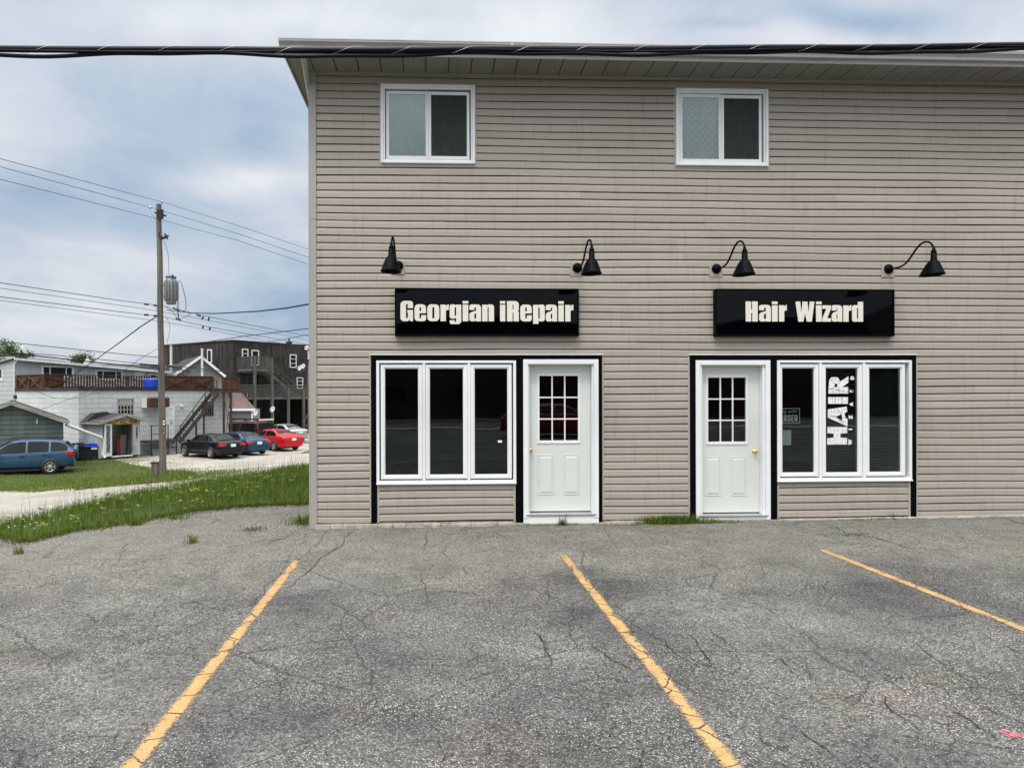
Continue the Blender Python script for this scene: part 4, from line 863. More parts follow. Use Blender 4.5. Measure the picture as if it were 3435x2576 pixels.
# closed sign hanging behind the first pane
cs = wr(2598, 1369.5, 2683, 1419.5, .05); o = empty('closed_sign', ((cs[0]+cs[1])/2, W+.05, cs[2]), 0, "black and cream card reading Sorry, we're CLOSED inside the pane beside the door", 'sign'); inv = Matrix.Translation((-(cs[0]+cs[1])/2, -W-.05, -cs[2]))
for q, nm, mt in ((MB().box(cs[0], cs[1], W+.05, W+.053, cs[2], cs[3]), 'card', MT['black']), (MB().frame(cs[0]-.001, cs[1]+.001, cs[2]-.001, cs[3]+.001, .011, W+.0475, W+.0535, bev=0), 'card_border', MT['cream'])):
    t = q.build(nm, mt, o); t.matrix_parent_inverse = inv
cw_ = cs[1]-cs[0]; ch_ = cs[3]-cs[2]
t = outlines('closed_lettering', word([('C', 0, .5), ('L', .58, .42), ('O', 1.06, .5), ('S', 1.64, .5), ('E', 2.22, .44), ('D', 2.74, .5)]), MT['cream'], .001, o, Matrix.Translation((cs[0]+cw_*.09, W+.048, cs[2]+ch_*.13)) @ UP @ Matrix.Diagonal((cw_*.82/3.24, ch_*.44, 1, 1))); t.matrix_parent_inverse = inv
t = text('sorry_lettering', "Sorry, we're", ch_*.27, MT['cream'], o, Matrix.Translation(((cs[0]+cs[1])/2-.005, W+.048, cs[2]+ch_*.76)) @ UP, .001, .002, .3); t.matrix_parent_inverse = inv
for sx_ in (.25, .7):
    t = MB().tube([(cs[0]+cw_*sx_, W+.0505, cs[3]), (cs[0]+cw_*sx_+.02, W+.04, cs[3]+.05)], .0012, 5).build('string', MT['ink'], o); t.matrix_parent_inverse = inv
nt_ = wr(2626, 1443, 2654, 1492.5, .03); o = empty('paper_notice', ((nt_[0]+nt_[1])/2, W+.03, nt_[2]), 0, 'small white paper notice taped under the closed sign', 'notice'); inv = Matrix.Translation((-(nt_[0]+nt_[1])/2, -W-.03, -nt_[2]))
t = MB().box(nt_[0], nt_[1], W+.03, W+.0312, nt_[2], nt_[3]).build('sheet', MT['paper'], o); t.matrix_parent_inverse = inv
q = MB(); rr = random.Random(5)
for k in range(9):
    z = nt_[3]-.018-k*.020; w0 = rr.uniform(.2, .5); q.box(nt_[0]+.02, nt_[0]+.02+w0*.1, W+.0288, W+.0292, z, z+.004)
t = q.build('print_lines', MT['steel'], o); t.matrix_parent_inverse = inv
st = wr(1670, 1477, 1684, 1484, .004); tag(MB().box(st[0], st[1], W+.003, W+.0045, st[2], st[3]).build('window_sticker', MT['paper']), 'tiny white sticker low on the right pane of the left shop window', 'sticker')
# venetian blinds
def blind(g_, lb):
    o = empty('venetian_blind', ((g_[0]+g_[1])/2, W+.09, g_[2]), 0, lb, 'blind', 'blinds in the right shop window'); w2 = (g_[1]-g_[0])/2+.05; h = g_[3]-g_[2]+.04
    q = MB(); z = 0.0
    while z < h: q.add([(-w2, -.011, z), (w2, -.011, z), (w2, .011, z+.009), (-w2, .011, z+.009)], [(0, 1, 2, 3)]); z += .0215
    q.build('slats', MT['blind'], o, recalc=False); MB().box(-w2, w2, -.015, .015, h, h+.03, .003).build('head_rail', MT['blind'], o)
    q = MB()
    for sx_ in (-.12, .12): q.tube([(sx_, -.014, 0), (sx_, -.014, h)], .0012, 4)
    q.build('cord', MT['blind'], o)
blind(g2, 'grey slatted blind behind the middle pane with the HAIR lettering'); blind(g3, 'grey slatted blind behind the right pane of the right shop window')

# ================================================================== OVERHEAD BUNDLE crossing in front of the eaves
def cable_path(pts, Y, n=60):
    P = [at(px, py, Y) for px, py in pts]; a, b = P[0], P[-1]; Q = []
    for i in range(n+1):
        x = a.x+(b.x-a.x)*i/n
        for p, q in zip(P[:-1], P[1:]):
            if p.x <= x <= q.x+1e-6: t = (x-p.x)/(q.x-p.x); Q.append(Vector((x, Y, p.z+(q.z-p.z)*t))); break
    for _ in range(6): Q = [Q[0]]+[(Q[i-1]+Q[i]*2+Q[i+1])/4 for i in range(1, len(Q)-1)]+[Q[-1]]
    return Q
YB = 7.6
bun = empty('cable_bundle', at(1700, 165, YB), 0, 'thick black twisted cable bundle crossing in front of the eaves', 'cable'); inv = Matrix.Translation(-at(1700, 165, YB))
base = cable_path([(-6500, 120), (-2500, 150), (-500, 165), (0, 168), (400, 168), (900, 172), (1400, 170), (1900, 168), (2500, 165), (3100, 160), (3500, 155), (4000, 149), (8500, 90)], YB, 1100)
def lay(off, r, name, mt, n=10):
    o = MB().tube([p+Vector((0, *off(p.x))) for p in base], r, n).build(name, mt, bun); o.matrix_parent_inverse = inv; return o
lay(lambda x: (.0, .006+.004*math.sin(x*2.3)), .034, 'cable', MT['cable'])
lay(lambda x: (.012*math.cos(x*1.7), -.044+.016*math.sin(x*2.0+.6)+.007*math.sin(x*5.1)), .020, 'cable', MT['cable'])
lay(lambda x: (-.018, -.012+.016*math.sin(x*1.15+2)), .014, 'cable', MT['cable'])
# lashing wire wound round the bundle
W_ = []; L0, L1 = base[0].x, base[-1].x; n = 6500
zb = np.interp(np.linspace(L0, L1, n), [p.x for p in base], [p.z for p in base])
for i, x in enumerate(np.linspace(L0, L1, n)):
    a = -x*2*math.pi/.62; W_.append(Vector((x, YB+.0375*math.cos(a), zb[i]+.006+.0375*math.sin(a))))
o = MB().tube(W_, .0016, 4).build('lashing_wire', MT['alu'], bun); o.matrix_parent_inverse = inv

# ================================================================== UTILITY POLE
pb = ground_at(546, 1592); PY_ = pb.y; print('pole', pb)
ptop = at(533, 686, PY_)
pole = empty('utility_pole', pb, 0, 'weathered wooden utility pole with a grey transformer beside the gravel lane', 'utility pole')
def pp(px, py, dy=0.0): return at(px, py, PY_+dy)-pb
ax = ptop-pb
m = MB(); n = 14; m.tube([(0, 0, -.3)]+[Vector((ax.x*i/n+.012*math.sin(i*1.3), 0, ax.z*i/n)) for i in range(1, n+1)], [.155-.045*i/n for i in range(n+1)], 16); m.build('shaft', MT['pole'], pole)
def pole_at(z): return Vector((ax.x*z/ax.z, 0, z))
# transformer
tc_ = pp(574, 975, -.06); m = MB(); hgt = (at(580, 930, PY_)-at(580, 1022, PY_)).z
M = Matrix.Translation((tc_.x, tc_.y, tc_.z-hgt/2))
tf = MB().lathe([(0, 0), (.20, .0), (.215, .03), (.215, .10), (.225, .11), (.225, hgt-.13), (.215, hgt-.12), (.215, hgt-.02), (.235, hgt-.02), (.235, hgt+.01), (.15, hgt+.05), (0, hgt+.06)], 28, M).build('transformer', MT['trafo'], pole)
for k in range(9):
    a = R(-200+k*27); q = MB(); cx_, cy_ = .225*math.cos(a), .225*math.sin(a); dx, dy = math.cos(a), math.sin(a)
    q.tube([M @ Vector((cx_-.02*dx, cy_-.02*dy, hgt-.20)), M @ Vector((cx_+.045*dx, cy_+.045*dy, hgt-.20)), M @ Vector((cx_+.065*dx, cy_+.065*dy, hgt-.27)), M @ Vector((cx_+.065*dx, cy_+.065*dy, .24)), M @ Vector((cx_+.045*dx, cy_+.045*dy, .17)), M @ Vector((cx_-.02*dx, cy_-.02*dy, .17))], .028, 8); q.build('cooling_tube', MT['trafo'], tf)
q = MB().lathe([(.0, .14), (.022, .13), (.040, .10), (.022, .09), (.045, .055), (.024, .045), (.05, .01), (.05, 0)], 14, Matrix.Translation(pp(579, 931, -.26))); q.build('bushing', MT['rubber'], tf)
q = MB().bar(pole_at(tc_.z+.25), Vector((tc_.x, 0, tc_.z+.25)), .06, .10).bar(pole_at(tc_.z-.25), Vector((tc_.x, 0, tc_.z-.25)), .06, .10); q.build('bracket', MT['trafo'], pole)
# top pin, cut-out, arrester, steps
q = MB().tube([pp(541, 716, -.1), pp(543, 682, -.1)], .014, 6).lathe([(0, .10), (.03, .09), (.045, .06), (.03, .045), (.05, .015), (.03, 0)], 12, Matrix.Translation(pp(543, 682, -.1))); q.build('top_insulator', MT['steel'], pole)
q = MB().tube([pp(524, 735, -.05), pp(512, 718, -.05), pp(504, 700, -.05)], [.03, .03, .02], 8).tube([pp(500, 697, -.05), pp(508, 697, -.05)], .05, 8); q.build('insulator_arm', MT['steel'], pole)
q = MB().box(-.12, .12, -.18, .0, -.18, .22).tube([(-.25, -.05, .1), (.25, -.05, -.05)], .04, 8); o = q.build('crossarm_bracket', MT['rubber'], pole); o.location = pp(540, 722)
q = MB().tube([pp(533, 780, -.12), pp(545, 800, -.15), pp(556, 795, -.2), pp(566, 790, -.2)], [.05, .07, .06, .03], 8).tube([pp(553, 785, -.2), pp(562, 802, -.2)], .045, 8); q.build('fuse_cutout', MT['rubber'], pole)
for py_ in (936, 994, 720):
    q = MB().tube([pp(536, py_, -.08), pp(528, py_+1, -.08), pp(528, py_-1, -.08)], .010, 5); q.build('climbing_step', MT['steel'], pole)
def tubes(name, pts, r, dy=-.2, mt='wire'): MB().tube([pp(x, y, dy) for x, y in pts], r, 5).build(name, MT[mt], pole)
tubes('drop_lead', [(549, 803), (558, 830), (565, 860), (567, 930)], .010)
tubes('drop_lead', [(598, 942), (608, 948), (616, 975), (624, 1010), (624, 1036), (618, 1045), (603, 1040)], .016)
tubes('drop_lead', [(600, 1010), (597, 1040), (600, 1070)], .014); tubes('drop_lead', [(596, 1008), (594, 1035), (598, 1068)], .012)
tubes('drop_lead', [(556, 1030), (575, 1040), (590, 1062), (602, 1070), (625, 1062), (640, 1052)], .012)
tubes('drop_lead', [(556, 1060), (568, 1085), (570, 1110), (560, 1150), (557, 1250)], .008)
tubes('drop_lead', [(520, 1030), (530, 1042), (531, 1052), (524, 1062)], .010)
q = MB()
for a, b, r in (((560, 1228), (610, 1236), .055), ((470, 1222), (533, 1228), .05), ((548, 1236), (640, 1246), .02)): q.tube([pp(a[0], a[1], -.25), pp(b[0], b[1], -.25)], r*.9, 8)
q.build('splice_case', MT['rubber'], pole)
tubes('drip_loop', [(600, 1240), (604, 1252), (618, 1260), (630, 1256), (634, 1246), (622, 1238), (600, 1236)], .010, -.25, 'rubber'); tubes('drip_loop', [(640, 1246), (610, 1250), (570, 1262), (556, 1258)], .012, -.25, 'rubber')
for py_, h_ in ((1414, .07), (1423, .06)):
    c_ = pp(550, py_, -.16); MB().lathe([(0, 0), (.045, 0), (.045, .015), (0, .016)], 16, Matrix.Translation(c_) @ Matrix.Rotation(R(90), 4, 'X')).build('pole_tag', MT['cream'], pole)
for py_ in (1438, 1452): c_ = pp(551, py_, -.165); MB().box(c_.x-.04, c_.x+.03, c_.y-.006, c_.y, c_.z-.05, c_.z+.04).build('pole_tag', simple('faded_orange', (.45, .16, .06), .7), pole)
# stub post
sp = ground_at(521, 1601); m = MB().box(-.11, .11, -.11, .11, -.1, .56, .012); o = m.build('stub_post', MT['pole']); o.location = sp; tag(o, 'short square wooden post at the foot of the utility pole', 'post'); c = MB().box(-.14, .14, -.14, .14, .56, .585, .004).build('cap', MT['rust'], o)
# conductors
def wire(pts, r, name, lb, mt='wire', grp='wires on the utility pole', seg_n=10, sag=.0):
    """pts: (px, py, depth)"""
    P = [at(a, b, c) for a, b, c in pts]; Q = []
    if pts[0][0] <= -150: e_ = P[0]-P[1]; P.insert(0, P[0]+e_.normalized()*26+Vector((0, 0, 1.0)))      # on to the next poles out of view
    if pts[-1][0] >= 1055 and pts[-1][2] > pts[-2][2]: e_ = P[-1]-P[-2]; P.append(P[-1]+e_.normalized()*26+Vector((0, 0, .3)))
    for i in range(len(P)-1):
        for j in range(seg_n):
            t = j/seg_n; q = P[i].lerp(P[i+1], t); q.z -= sag*4*t*(1-t); Q.append(q)
    Q.append(P[-1]); o = MB().tube(Q, r, 5).build(name, MT[mt]); return tag(o, lb, 'cable', grp)
Yp = PY_-.15
wire([(-200, 482, 20.3), (0, 533, 22.6), (400, 640, 26.6), (543, 678, Yp), (800, 758, 32), (1045, 840, 38), (1150, 875, 41)], .011, 'power_line', 'topmost thin power line, over the top of the pole')
wire([(-200, 508, 20.3), (0, 560, 22.6), (400, 668, 26.6), (540, 706, Yp), (800, 785, 32), (1045, 867, 38), (1150, 902, 41)], .011, 'power_line', 'second thin power line from the top, just under the pole top')
wire([(-200, 552, 20.3), (0, 602, 22.6), (400, 702, 26.6), (540, 738, Yp), (800, 808, 32), (1045, 891, 38), (1150, 925, 41)], .011, 'power_line', 'third thin power line from the top, at the bracket under the pole top')
wire([(-200, 910, 20.3), (0, 949, 22.6), (400, 1008, 26.6), (545, 1026, Yp), (700, 1063, 30), (1045, 1130, 38), (1150, 1150, 41)], .013, 'power_line', 'dark cable at transformer foot height, uppermost of four')
wire([(-200, 935, 20.3), (0, 967, 22.6), (400, 1024, 26.6), (545, 1046, Yp), (700, 1075, 30), (1045, 1142, 38), (1150, 1163, 41)], .009, 'power_line', 'thin cable at transformer foot height, second of four')
wire([(-200, 962, 20.3), (0, 996, 22.6), (400, 1046, 26.6), (545, 1062, Yp), (700, 1097, 30), (1000, 1150, 37), (1150, 1180, 41)], .013, 'power_line', 'dark cable below the transformer, third of four')
wire([(-200, 975, 20.3), (0, 1008, 22.6), (400, 1060, 26.6), (545, 1079, Yp), (700, 1107, 30), (1000, 1162, 37), (1150, 1192, 41)], .009, 'power_line', 'thin cable below the transformer, lowest of four')
wire([(560, 1040, Yp), (640, 1050, 26), (720, 1052, 23), (860, 1045, 18.5), (960, 1034, 15.5), (1046, 1019, 14.4), (1150, 1000, 13.3)], .018, 'service_cable', 'thick twisted service cable from the pole to the side of the shop building', 'cable')
for a_, k in ((0, 0),):
    pass
wire([(524, 1063, Yp), (470, 1097, 30), (400, 1150, 36), (330, 1200, 42), (200, 1290, 48)], .026, 'service_cable', 'thick black cable falling from the pole to the white block building', 'cable')
wire([(557, 1163, 48), (672, 1150, 44), (820, 1128, 38), (1045, 1101, 30), (1256, 1052, 20)], .020, 'service_cable', 'cable rising to the right from the roof mast of the gabled house', 'cable')
wire([(870, 1153, 64), (960, 1137, 50), (1045, 1120, 40), (1262, 1070, 20.6)], .020, 'service_cable', 'cable rising to the right over the dark wooden building', 'cable')
wire([(-150, 1128, 26), (0, 1145, 27), (300, 1177, 28.5), (531, 1199, Yp)], .014, 'telephone_line', 'thin telephone line above the white block building roof', 'cable')
wire([(-150, 1165, 26), (0, 1182, 27), (150, 1197, 27.8), (330, 1217, 28.8), (533, 1236, Yp)], .024, 'telephone_line', 'thick black telephone cable along the white block building roof', 'cable')
wire([(-150, 1170, 26), (0, 1184, 27), (150, 1189, 27.8), (330, 1205, 28.8), (531, 1226, Yp)], .013, 'telephone_line', 'thinner telephone cable just over the thick one', 'cable')
wire([(531, 1168, Yp), (460, 1210, 32), (380, 1270, 38), (280, 1320, 43), (110, 1385, 45)], .012, 'telephone_line', 'thin drop line from the pole down to the wall behind the garage', 'wire')
wire([(90, 1300, 47.2), (180, 1335, 45), (240, 1338, 43.6), (330, 1318, 41), (420, 1285, 36), (533, 1240, Yp)], .012, 'telephone_line', 'thin slack line sagging in front of the white block wall', 'cable')
wire([(558, 1225, Yp), (700, 1240, 40), (870, 1255, 60), (960, 1259, 63), (1060, 1262, 66)], .020, 'telephone_line', 'cable running right from the pole past the wooden decks, upper one', 'cable')
wire([(558, 1240, Yp), (700, 1245, 40), (870, 1250, 60), (960, 1258, 63), (1060, 1262, 66)], .016, 'telephone_line', 'cable running right from the pole past the wooden decks, lower one', 'cable')
def clamp(px, py, Y, px2, py2, lb):
    tag(MB().tube([at(px, py, Y), at(px2, py2, Y)], .035, 8).build('line_connector', MT['rubber']), lb, 'connector', 'black connectors on the wires')
for a in ((484, 1020, 27.3, 498, 1022, 'black connector left of the pole on the upper dark cable, outer one'), (515, 1024, 27.7, 529, 1026, 'black connector left of the pole on the upper dark cable, beside the pole'), (484, 1056, 27.3, 498, 1057, 'black connector left of the pole on the lower dark cable, outer one'), (515, 1059, 27.7, 529, 1060, 'black connector left of the pole on the lower dark cable, beside the pole'),
          (580, 1034, 28.5, 602, 1041, 'black connector right of the pole on the upper dark cable'), (590, 1069, 28.5, 606, 1075, 'black connector right of the pole on the lower dark cable'), (661, 1056, 29.5, 673, 1061, 'black connector where the service cable leaves the line'), (677, 1072, 29.8, 683, 1062, 'upper left one of four small black clamps right of the pole'), (698, 1077, 30, 702, 1065, 'upper right one of four small black clamps right of the pole'), (678, 1101, 29.8, 684, 1093, 'lower left one of four small black clamps right of the pole'), (703, 1108, 30, 705, 1097, 'lower right one of four small black clamps right of the pole')): clamp(*a)

# ================================================================== WHITE BLOCK BUILDING (left)
GZ = -1.97
bdx, bdy = .62, .784
B = Frame(-21.1, 43.5, GZ, bdx, bdy)
bb = fempty('block_building', B, 'white painted concrete block building with an upper storey and a roof deck', 'building')
LB = 10.35; zt = B.hit(500, 1311).z; DEP = 8.5
MB().box(0, LB, 0, DEP, -.4, zt).build('wall', MT['block'], bb)
MB().box(-.06, LB+.06, -.06, DEP, zt+.002, zt+.17).build('parapet', MT['shingle'], bb)
# upper storey (set back), sloping gutter line
uy = DEP+.05; h = [B.hit(px, py, y=uy) for px, py in ((88, 1210), (470, 1243), (560, 1250))]
x0 = 0.0; x1 = B.hit(560, 1250, y=uy).x
zu = lambda u: h[0].z+(h[1].z-h[0].z)*(u-h[0].x)/(h[1].x-h[0].x)
m = MB(); hl = B.hit(-60, 1245, x=0.0)
m.prism([(0.0, zt+.1), (x1, zt+.1), (x1, zu(x1)), (0.0, zu(0.0))], uy, uy+9); m.box(0.001, x1, uy, uy+9, -.3, zt+.11); m.build('upper_wall', MT['blocksiding'], bb)
m = MB()
for k in range(22):
    z = k*.30-.1
    if z < zu(0)-.15: m.box(-.012, 0, uy-.0, uy+9, z, z+.012)
    if z > zt+.1 and z < zu(x1): m.box(0, x1, uy-.012, uy, z, z+.012)
m.build('board_joint', MT['steel'], bb)
m = MB(); e = [(-.15, zu(-.15)), (x1+.2, zu(x1+.2))]
m.add([(e[0][0], uy-.30, e[0][1]), (e[1][0], uy-.30, e[1][1]), (e[1][0], uy+9.2, e[1][1]-.9), (e[0][0], uy+9.2, e[0][1]-.9)]+[(e[0][0], uy-.30, e[0][1]+.10), (e[1][0], uy-.30, e[1][1]+.10), (e[1][0], uy+9.2, e[1][1]-.8), (e[0][0], uy+9.2, e[0][1]-.8)], [(0, 3, 2, 1), (4, 5, 6, 7), (0, 1, 5, 4), (1, 2, 6, 5), (2, 3, 7, 6), (3, 0, 4, 7)]); m.build('roof', MT['shingle'], bb)
m = MB().bar((e[0][0], uy-.36, e[0][1]+.03), (e[1][0], uy-.36, e[1][1]+.03), .10, .15).tube([(.02, uy-.30, zu(0)-.05), (-.04, uy-.08, zu(0)-.3), (-.04, uy-.08, .2)], .05, 6); m.build('gutter', MT['white_old'], bb)
def bwin(root, f, r, y, parent_name='window', nx=1, nz=1, fw=.09, mt='white_old', gm='carglass', out=-.05, cols=None, side=None):
    x0, x1, z0, z1 = f.rect(*r, y=y)
    o = MB().frame(x0, x1, z0, z1, fw, y+out, y+.03, bev=0).build(parent_name, MT[mt], root)
    MB().box(x0+fw*.8, x1-fw*.8, y-.012, y+.02, z0+fw*.8, z1-fw*.8).build('pane', MT[gm], o)
    q = MB()
    for i in (cols if cols else [k/nx for k in range(1, nx)]): xx = x0+(x1-x0)*i; q.box(xx-.03, xx+.03, y+out+.01, y+.0, z0+fw*.8, z1-fw*.8)
    for k in range(1, nz): zz_ = z0+(z1-z0)*k/nz; q.box(x0+fw*.8, x1-fw*.8, y+out+.012, y+.0, zz_-.025, zz_+.025)
    if q.v: q.build('glazing_bar', MT[mt], o)
    return o
bwin(bb, B, (138, 1226, 247, 1268), uy, 'window', cols=(.26, .76), fw=.14); bwin(bb, B, (319, 1240, 412, 1276), uy, 'window', cols=(.28, .74), fw=.14)
bwin(bb, B, (500, 1254, 527, 1271), uy, 'window', fw=.10)
x0_, x1_, z0_, z1_ = B.rect(450, 1247, 484, 1275, y=uy); MB().box(x0_, x1_, uy-.05, uy, z0_, z1_, .01).build('door', MT['white_old'], bb)
w = B.rect(-25, 1242, 11, 1278, x=0.0); m = MB().box(-.05, .0, w[0], w[1], w[2], w[3]); o = m.build('window', MT['white_old'], bb); MB().box(-.06, -.049, w[0]+.15, w[1]-.5, w[2]+.2, w[2]+.75).build('pane', MT['carglass'], o)
w = B.rect(51, 1326, 57, 1336, x=0.0); MB().box(-.12, .0, w[0], w[1], w[2], w[3]).build('wall_lamp', MT['rubber'], bb)
MB().bar((0, uy-.06, 1.0), (-.02, uy-.06, .3), .03).build('conduit', MT['wire'], bb)
# ground floor openings
o = bwin(bb, B, (393, 1336, 448, 1393), 0, 'window', nx=5, nz=3, fw=.06, mt='steel', gm='carglass')
x0_, x1_, z0_, z1_ = B.rect(399, 1341, 443, 1362, y=0); MB().box(x0_, x1_, -.017, -.013, z0_, z1_).build('net_curtain', simple('cream_net', (.42, .36, .24), .9), o)
x0_, x1_, z0_, z1_ = B.rect(484, 1335, 556, 1366, y=-.3); m = MB().box(x0_, x1_, -.75, 0, z0_, z1_, .02); o = m.build('air_conditioner', simple('brown_casing', (.09, .025, .02), .6), bb)
MB().box(x0_-.03, x0_+.02, -.60, -.02, z0_-.02, z1_+.02).build('side_panel', MT['white_old'], o); q = MB()
for k in range(9): q.box(x0_+.15, x1_-.1, -.765, -.75, z0_+.06+k*.07, z0_+.085+k*.07)
q.build('grille', MT['rust'], o)
dx0, dx1, dz0, dz1 = B.rect(556, 1364, 584, 1470, y=0)
o = MB().frame(dx0, dx1, dz0, dz1, .10, -.05, .02, bev=0).build('door', MT['white'], bb); MB().box(dx0+.09, dx1-.09, -.02, .01, dz0, dz1-.09).build('door_leaf', MT['white'], o)
q = MB()
for a in (.15, .55):
    for b_ in (.08, .42, .72): q.frame(dx0+.1+a*(dx1-dx0-.2)*1.0, dx0+.1+(a+.32)*(dx1-dx0-.2), dz0+b_*(dz1-dz0), dz0+(b_+.2)*(dz1-dz0), .02, -.03, -.018, bev=0)
q.build('door_panel', MT['white_old'], o)
k_ = B.hit(574, 1419); MB().lathe([(0, 0), (.035, 0), (.035, .05), (0, .06)], 10, Matrix.Translation((k_.x, -.02, k_.z)) @ Matrix.Rotation(R(90), 4, 'X')).lathe([(0, 0), (.03, 0), (.03, .03), (0, .03)], 10, Matrix.Translation((k_.x, -.02, k_.z+.16)) @ Matrix.Rotation(R(90), 4, 'X')).build('door_knob', MT['rubber'], o)
x0_, x1_, z0_, z1_ = B.rect(676, 1346, 715, 1395, y=0); o = MB().frame(x0_, x1_, z0_, z1_, .07, -.05, .02, bev=0).build('window', MT['rust'], bb); MB().box(x0_+.06, x1_-.06, -.02, .01, z0_+.06, z1_-.06).build('pane', MT['carglass'], o); q = MB()
for k in range(1, 6): xx = x0_+(x1_-x0_)*k/6; q.box(xx-.012, xx+.012, -.06, -.045, z0_+.05, z1_-.05)
q.build('window_bars', MT['steel'], o)
k_ = B.hit(608, 1361); MB().box(k_.x-.08, k_.x+.08, -.2, 0, k_.z-.08, k_.z+.08, .02).build('flood_lamp', MT['white_old'], bb)
q = MB()
for px, py in ((303, 1370), (250, 1440)):
    pass
# deck rails on the roof
def rail_run(name, root, a, b, h0, h1, mt, spacing, bw, gap_from=0.0, brace=0, post=1.8, seed=1, thick=.03):
    """boarded railing between two local points with heights given at both ends (z0 bottom, z1 top)"""
    rr = random.Random(seed); a, b = Vector(a), Vector(b); d = b-a; L_ = d.length; u = d/L_; n_ = Vector((-u.y, u.x, 0)); s = MB(); k = 0; x = 0
    zt_ = lambda t: a.z+h1+(d.z)*t
    while x < L_:
        if x >= 0:
            w_ = bw if x >= gap_from else spacing*.99; p = a+u*x; z0 = p.z+h0+rr.uniform(-.02, .02); z1 = p.z+h1-.03
            q0, q1 = p, p+u*min(w_, L_-x); vs = [q+n_*t for q in (q0, q1) for t in (0, thick)]
            s.add([(v.x, v.y, z) for z in (z0, z1) for v in vs], [(0, 2, 3, 1), (4, 5, 7, 6), (0, 1, 5, 4), (2, 6, 7, 3), (0, 4, 6, 2), (1, 3, 7, 5)])
        x += spacing
    o = s.build(name, mt, root)
    s = MB(); s.bar(a+Vector((0, 0, h1)), b+Vector((0, 0, h1)), .12, .05); s.bar(a+Vector((0, 0, h0+.08))-n_*.03, b+Vector((0, 0, h0+.08))-n_*.03, .05, .09); s.build('top_rail', mt, o)
    npst = max(1, round(L_/post))
    for i in range(npst+1): p = a.lerp(b, i/npst)-n_*.05; MB().bar(p+Vector((0, 0, h0-.05)), p+Vector((0, 0, h1)), .10).build('rail_post', mt, o)
    if brace:
        s = MB()
        for i in range(npst):
            p, q = a.lerp(b, i/npst)-n_*.08, a.lerp(b, (i+1)/npst)-n_*.08
            s.bar(p+Vector((0, 0, h0+.05)), q+Vector((0, 0, h1-.1)), .07, .05); s.bar(p+Vector((0, 0, h1-.1))-n_*.03, q+Vector((0, 0, h0+.05))-n_*.03, .07, .05)
        s.build('brace', mt, o)
    return o
zd = zt+.18
ra = B.hit(146, 1256, x=.15); ra = Vector((.15, ra.y, zd)); htop = B.hit(146, 1256, x=.15).z-zd
rail_run('deck_railing', bb, (.15, DEP-.1, zd), ra, -.12, htop, MT['railwood'], .15, .148, 0, 1, 1.5)
rb = B.hit(545, 1272, y=ra.y); rail_run('deck_railing', bb, ra, (rb.x, ra.y, zd), 0, htop, MT['railwood'], .19, .10, 1.1, 1, 3.2, 2)
rc0 = B.hit(556, 1274, y=2.6); rc1 = B.hit(711, 1263, y=.1); ht2 = B.hit(711, 1263, y=.1).z-zd
rail_run('deck_fence', bb, (B.hit(545, 1300, y=.9).x, .9, zd), (rc1.x, .0, zd), -.1, ht2, MT['railwood'], .15, .147, 0, 1, 1.35, 3)
re = B.hit(772, 1265, y=-.1); rail_run('deck_fence', bb, (rc1.x+.05, -1.0, zd-.1), (re.x, -1.0, zd-.1), -.05, ht2+.02, MT['railwood'], .15, .145, 0, 0, 3, 4)
MB().box(rc1.x-.2, LB+1.2, -1.25, .0, zd-.32, zd-.16).build('stair_landing', MT['rust'], bb)
# metal stair in front of the wall
sy_ = -1.0
s0 = B.hit(602, 1470, y=sy_-.15); s1 = B.hit(722, 1322, y=sy_-.15)
stair = fempty('metal_staircase', B, 'brown metal outside staircase climbing to the roof deck of the white block building', 'staircase')
lo = Vector((s0.x-.2, 0, s0.z-.25)); hi_ = Vector((s1.x, 0, s1.z))
q = MB()
for yy in (sy_-.45, sy_+.35): q.bar(Vector((lo.x, yy, lo.z)), Vector((hi_.x, yy, hi_.z)), .05, .24)
q.build('stringer', MT['rust'], stair); q = MB(); ns = 15
for i in range(ns): p = lo.lerp(hi_, (i+.5)/ns); q.box(p.x-.14, p.x+.14, sy_-.42, sy_+.32, p.z-.02, p.z+.02)
q.build('tread', MT['rust'], stair); q = MB()
yy = sy_-.46
for dz_ in (.55, 1.05): q.bar(Vector((lo.x+.1, yy, lo.z+dz_)), Vector((hi_.x-.2, yy, hi_.z+dz_-.05)), .045)
for t in (.02, .34, .66, .97): p = lo.lerp(hi_, t); q.bar(Vector((p.x, yy, p.z)), Vector((p.x, yy, p.z+1.05)), .045)
q.build('handrail', MT['rubber'], stair); q = MB()
for t in (.46, .66): p = lo.lerp(hi_, t); q.bar(Vector((p.x, sy_-.3, 0)), Vector((p.x, sy_-.3, p.z)), .09)
for px in (751, 775): p = B.hit(px, 1400, y=sy_-.2); q.bar(Vector((p.x, sy_-.2, -.1)), Vector((p.x, sy_-.2, zd-.3)), .12)
pa, pb_ = B.hit(751, 1400, y=sy_-.2).x, B.hit(775, 1400, y=sy_-.2).x
q.bar((pa, sy_-.2, .1), (pb_, sy_-.2, zd-.4), .03).bar((pb_, sy_-.23, .1), (pa, sy_-.23, zd-.4), .03); q.build('support_post', MT['rust'], stair)
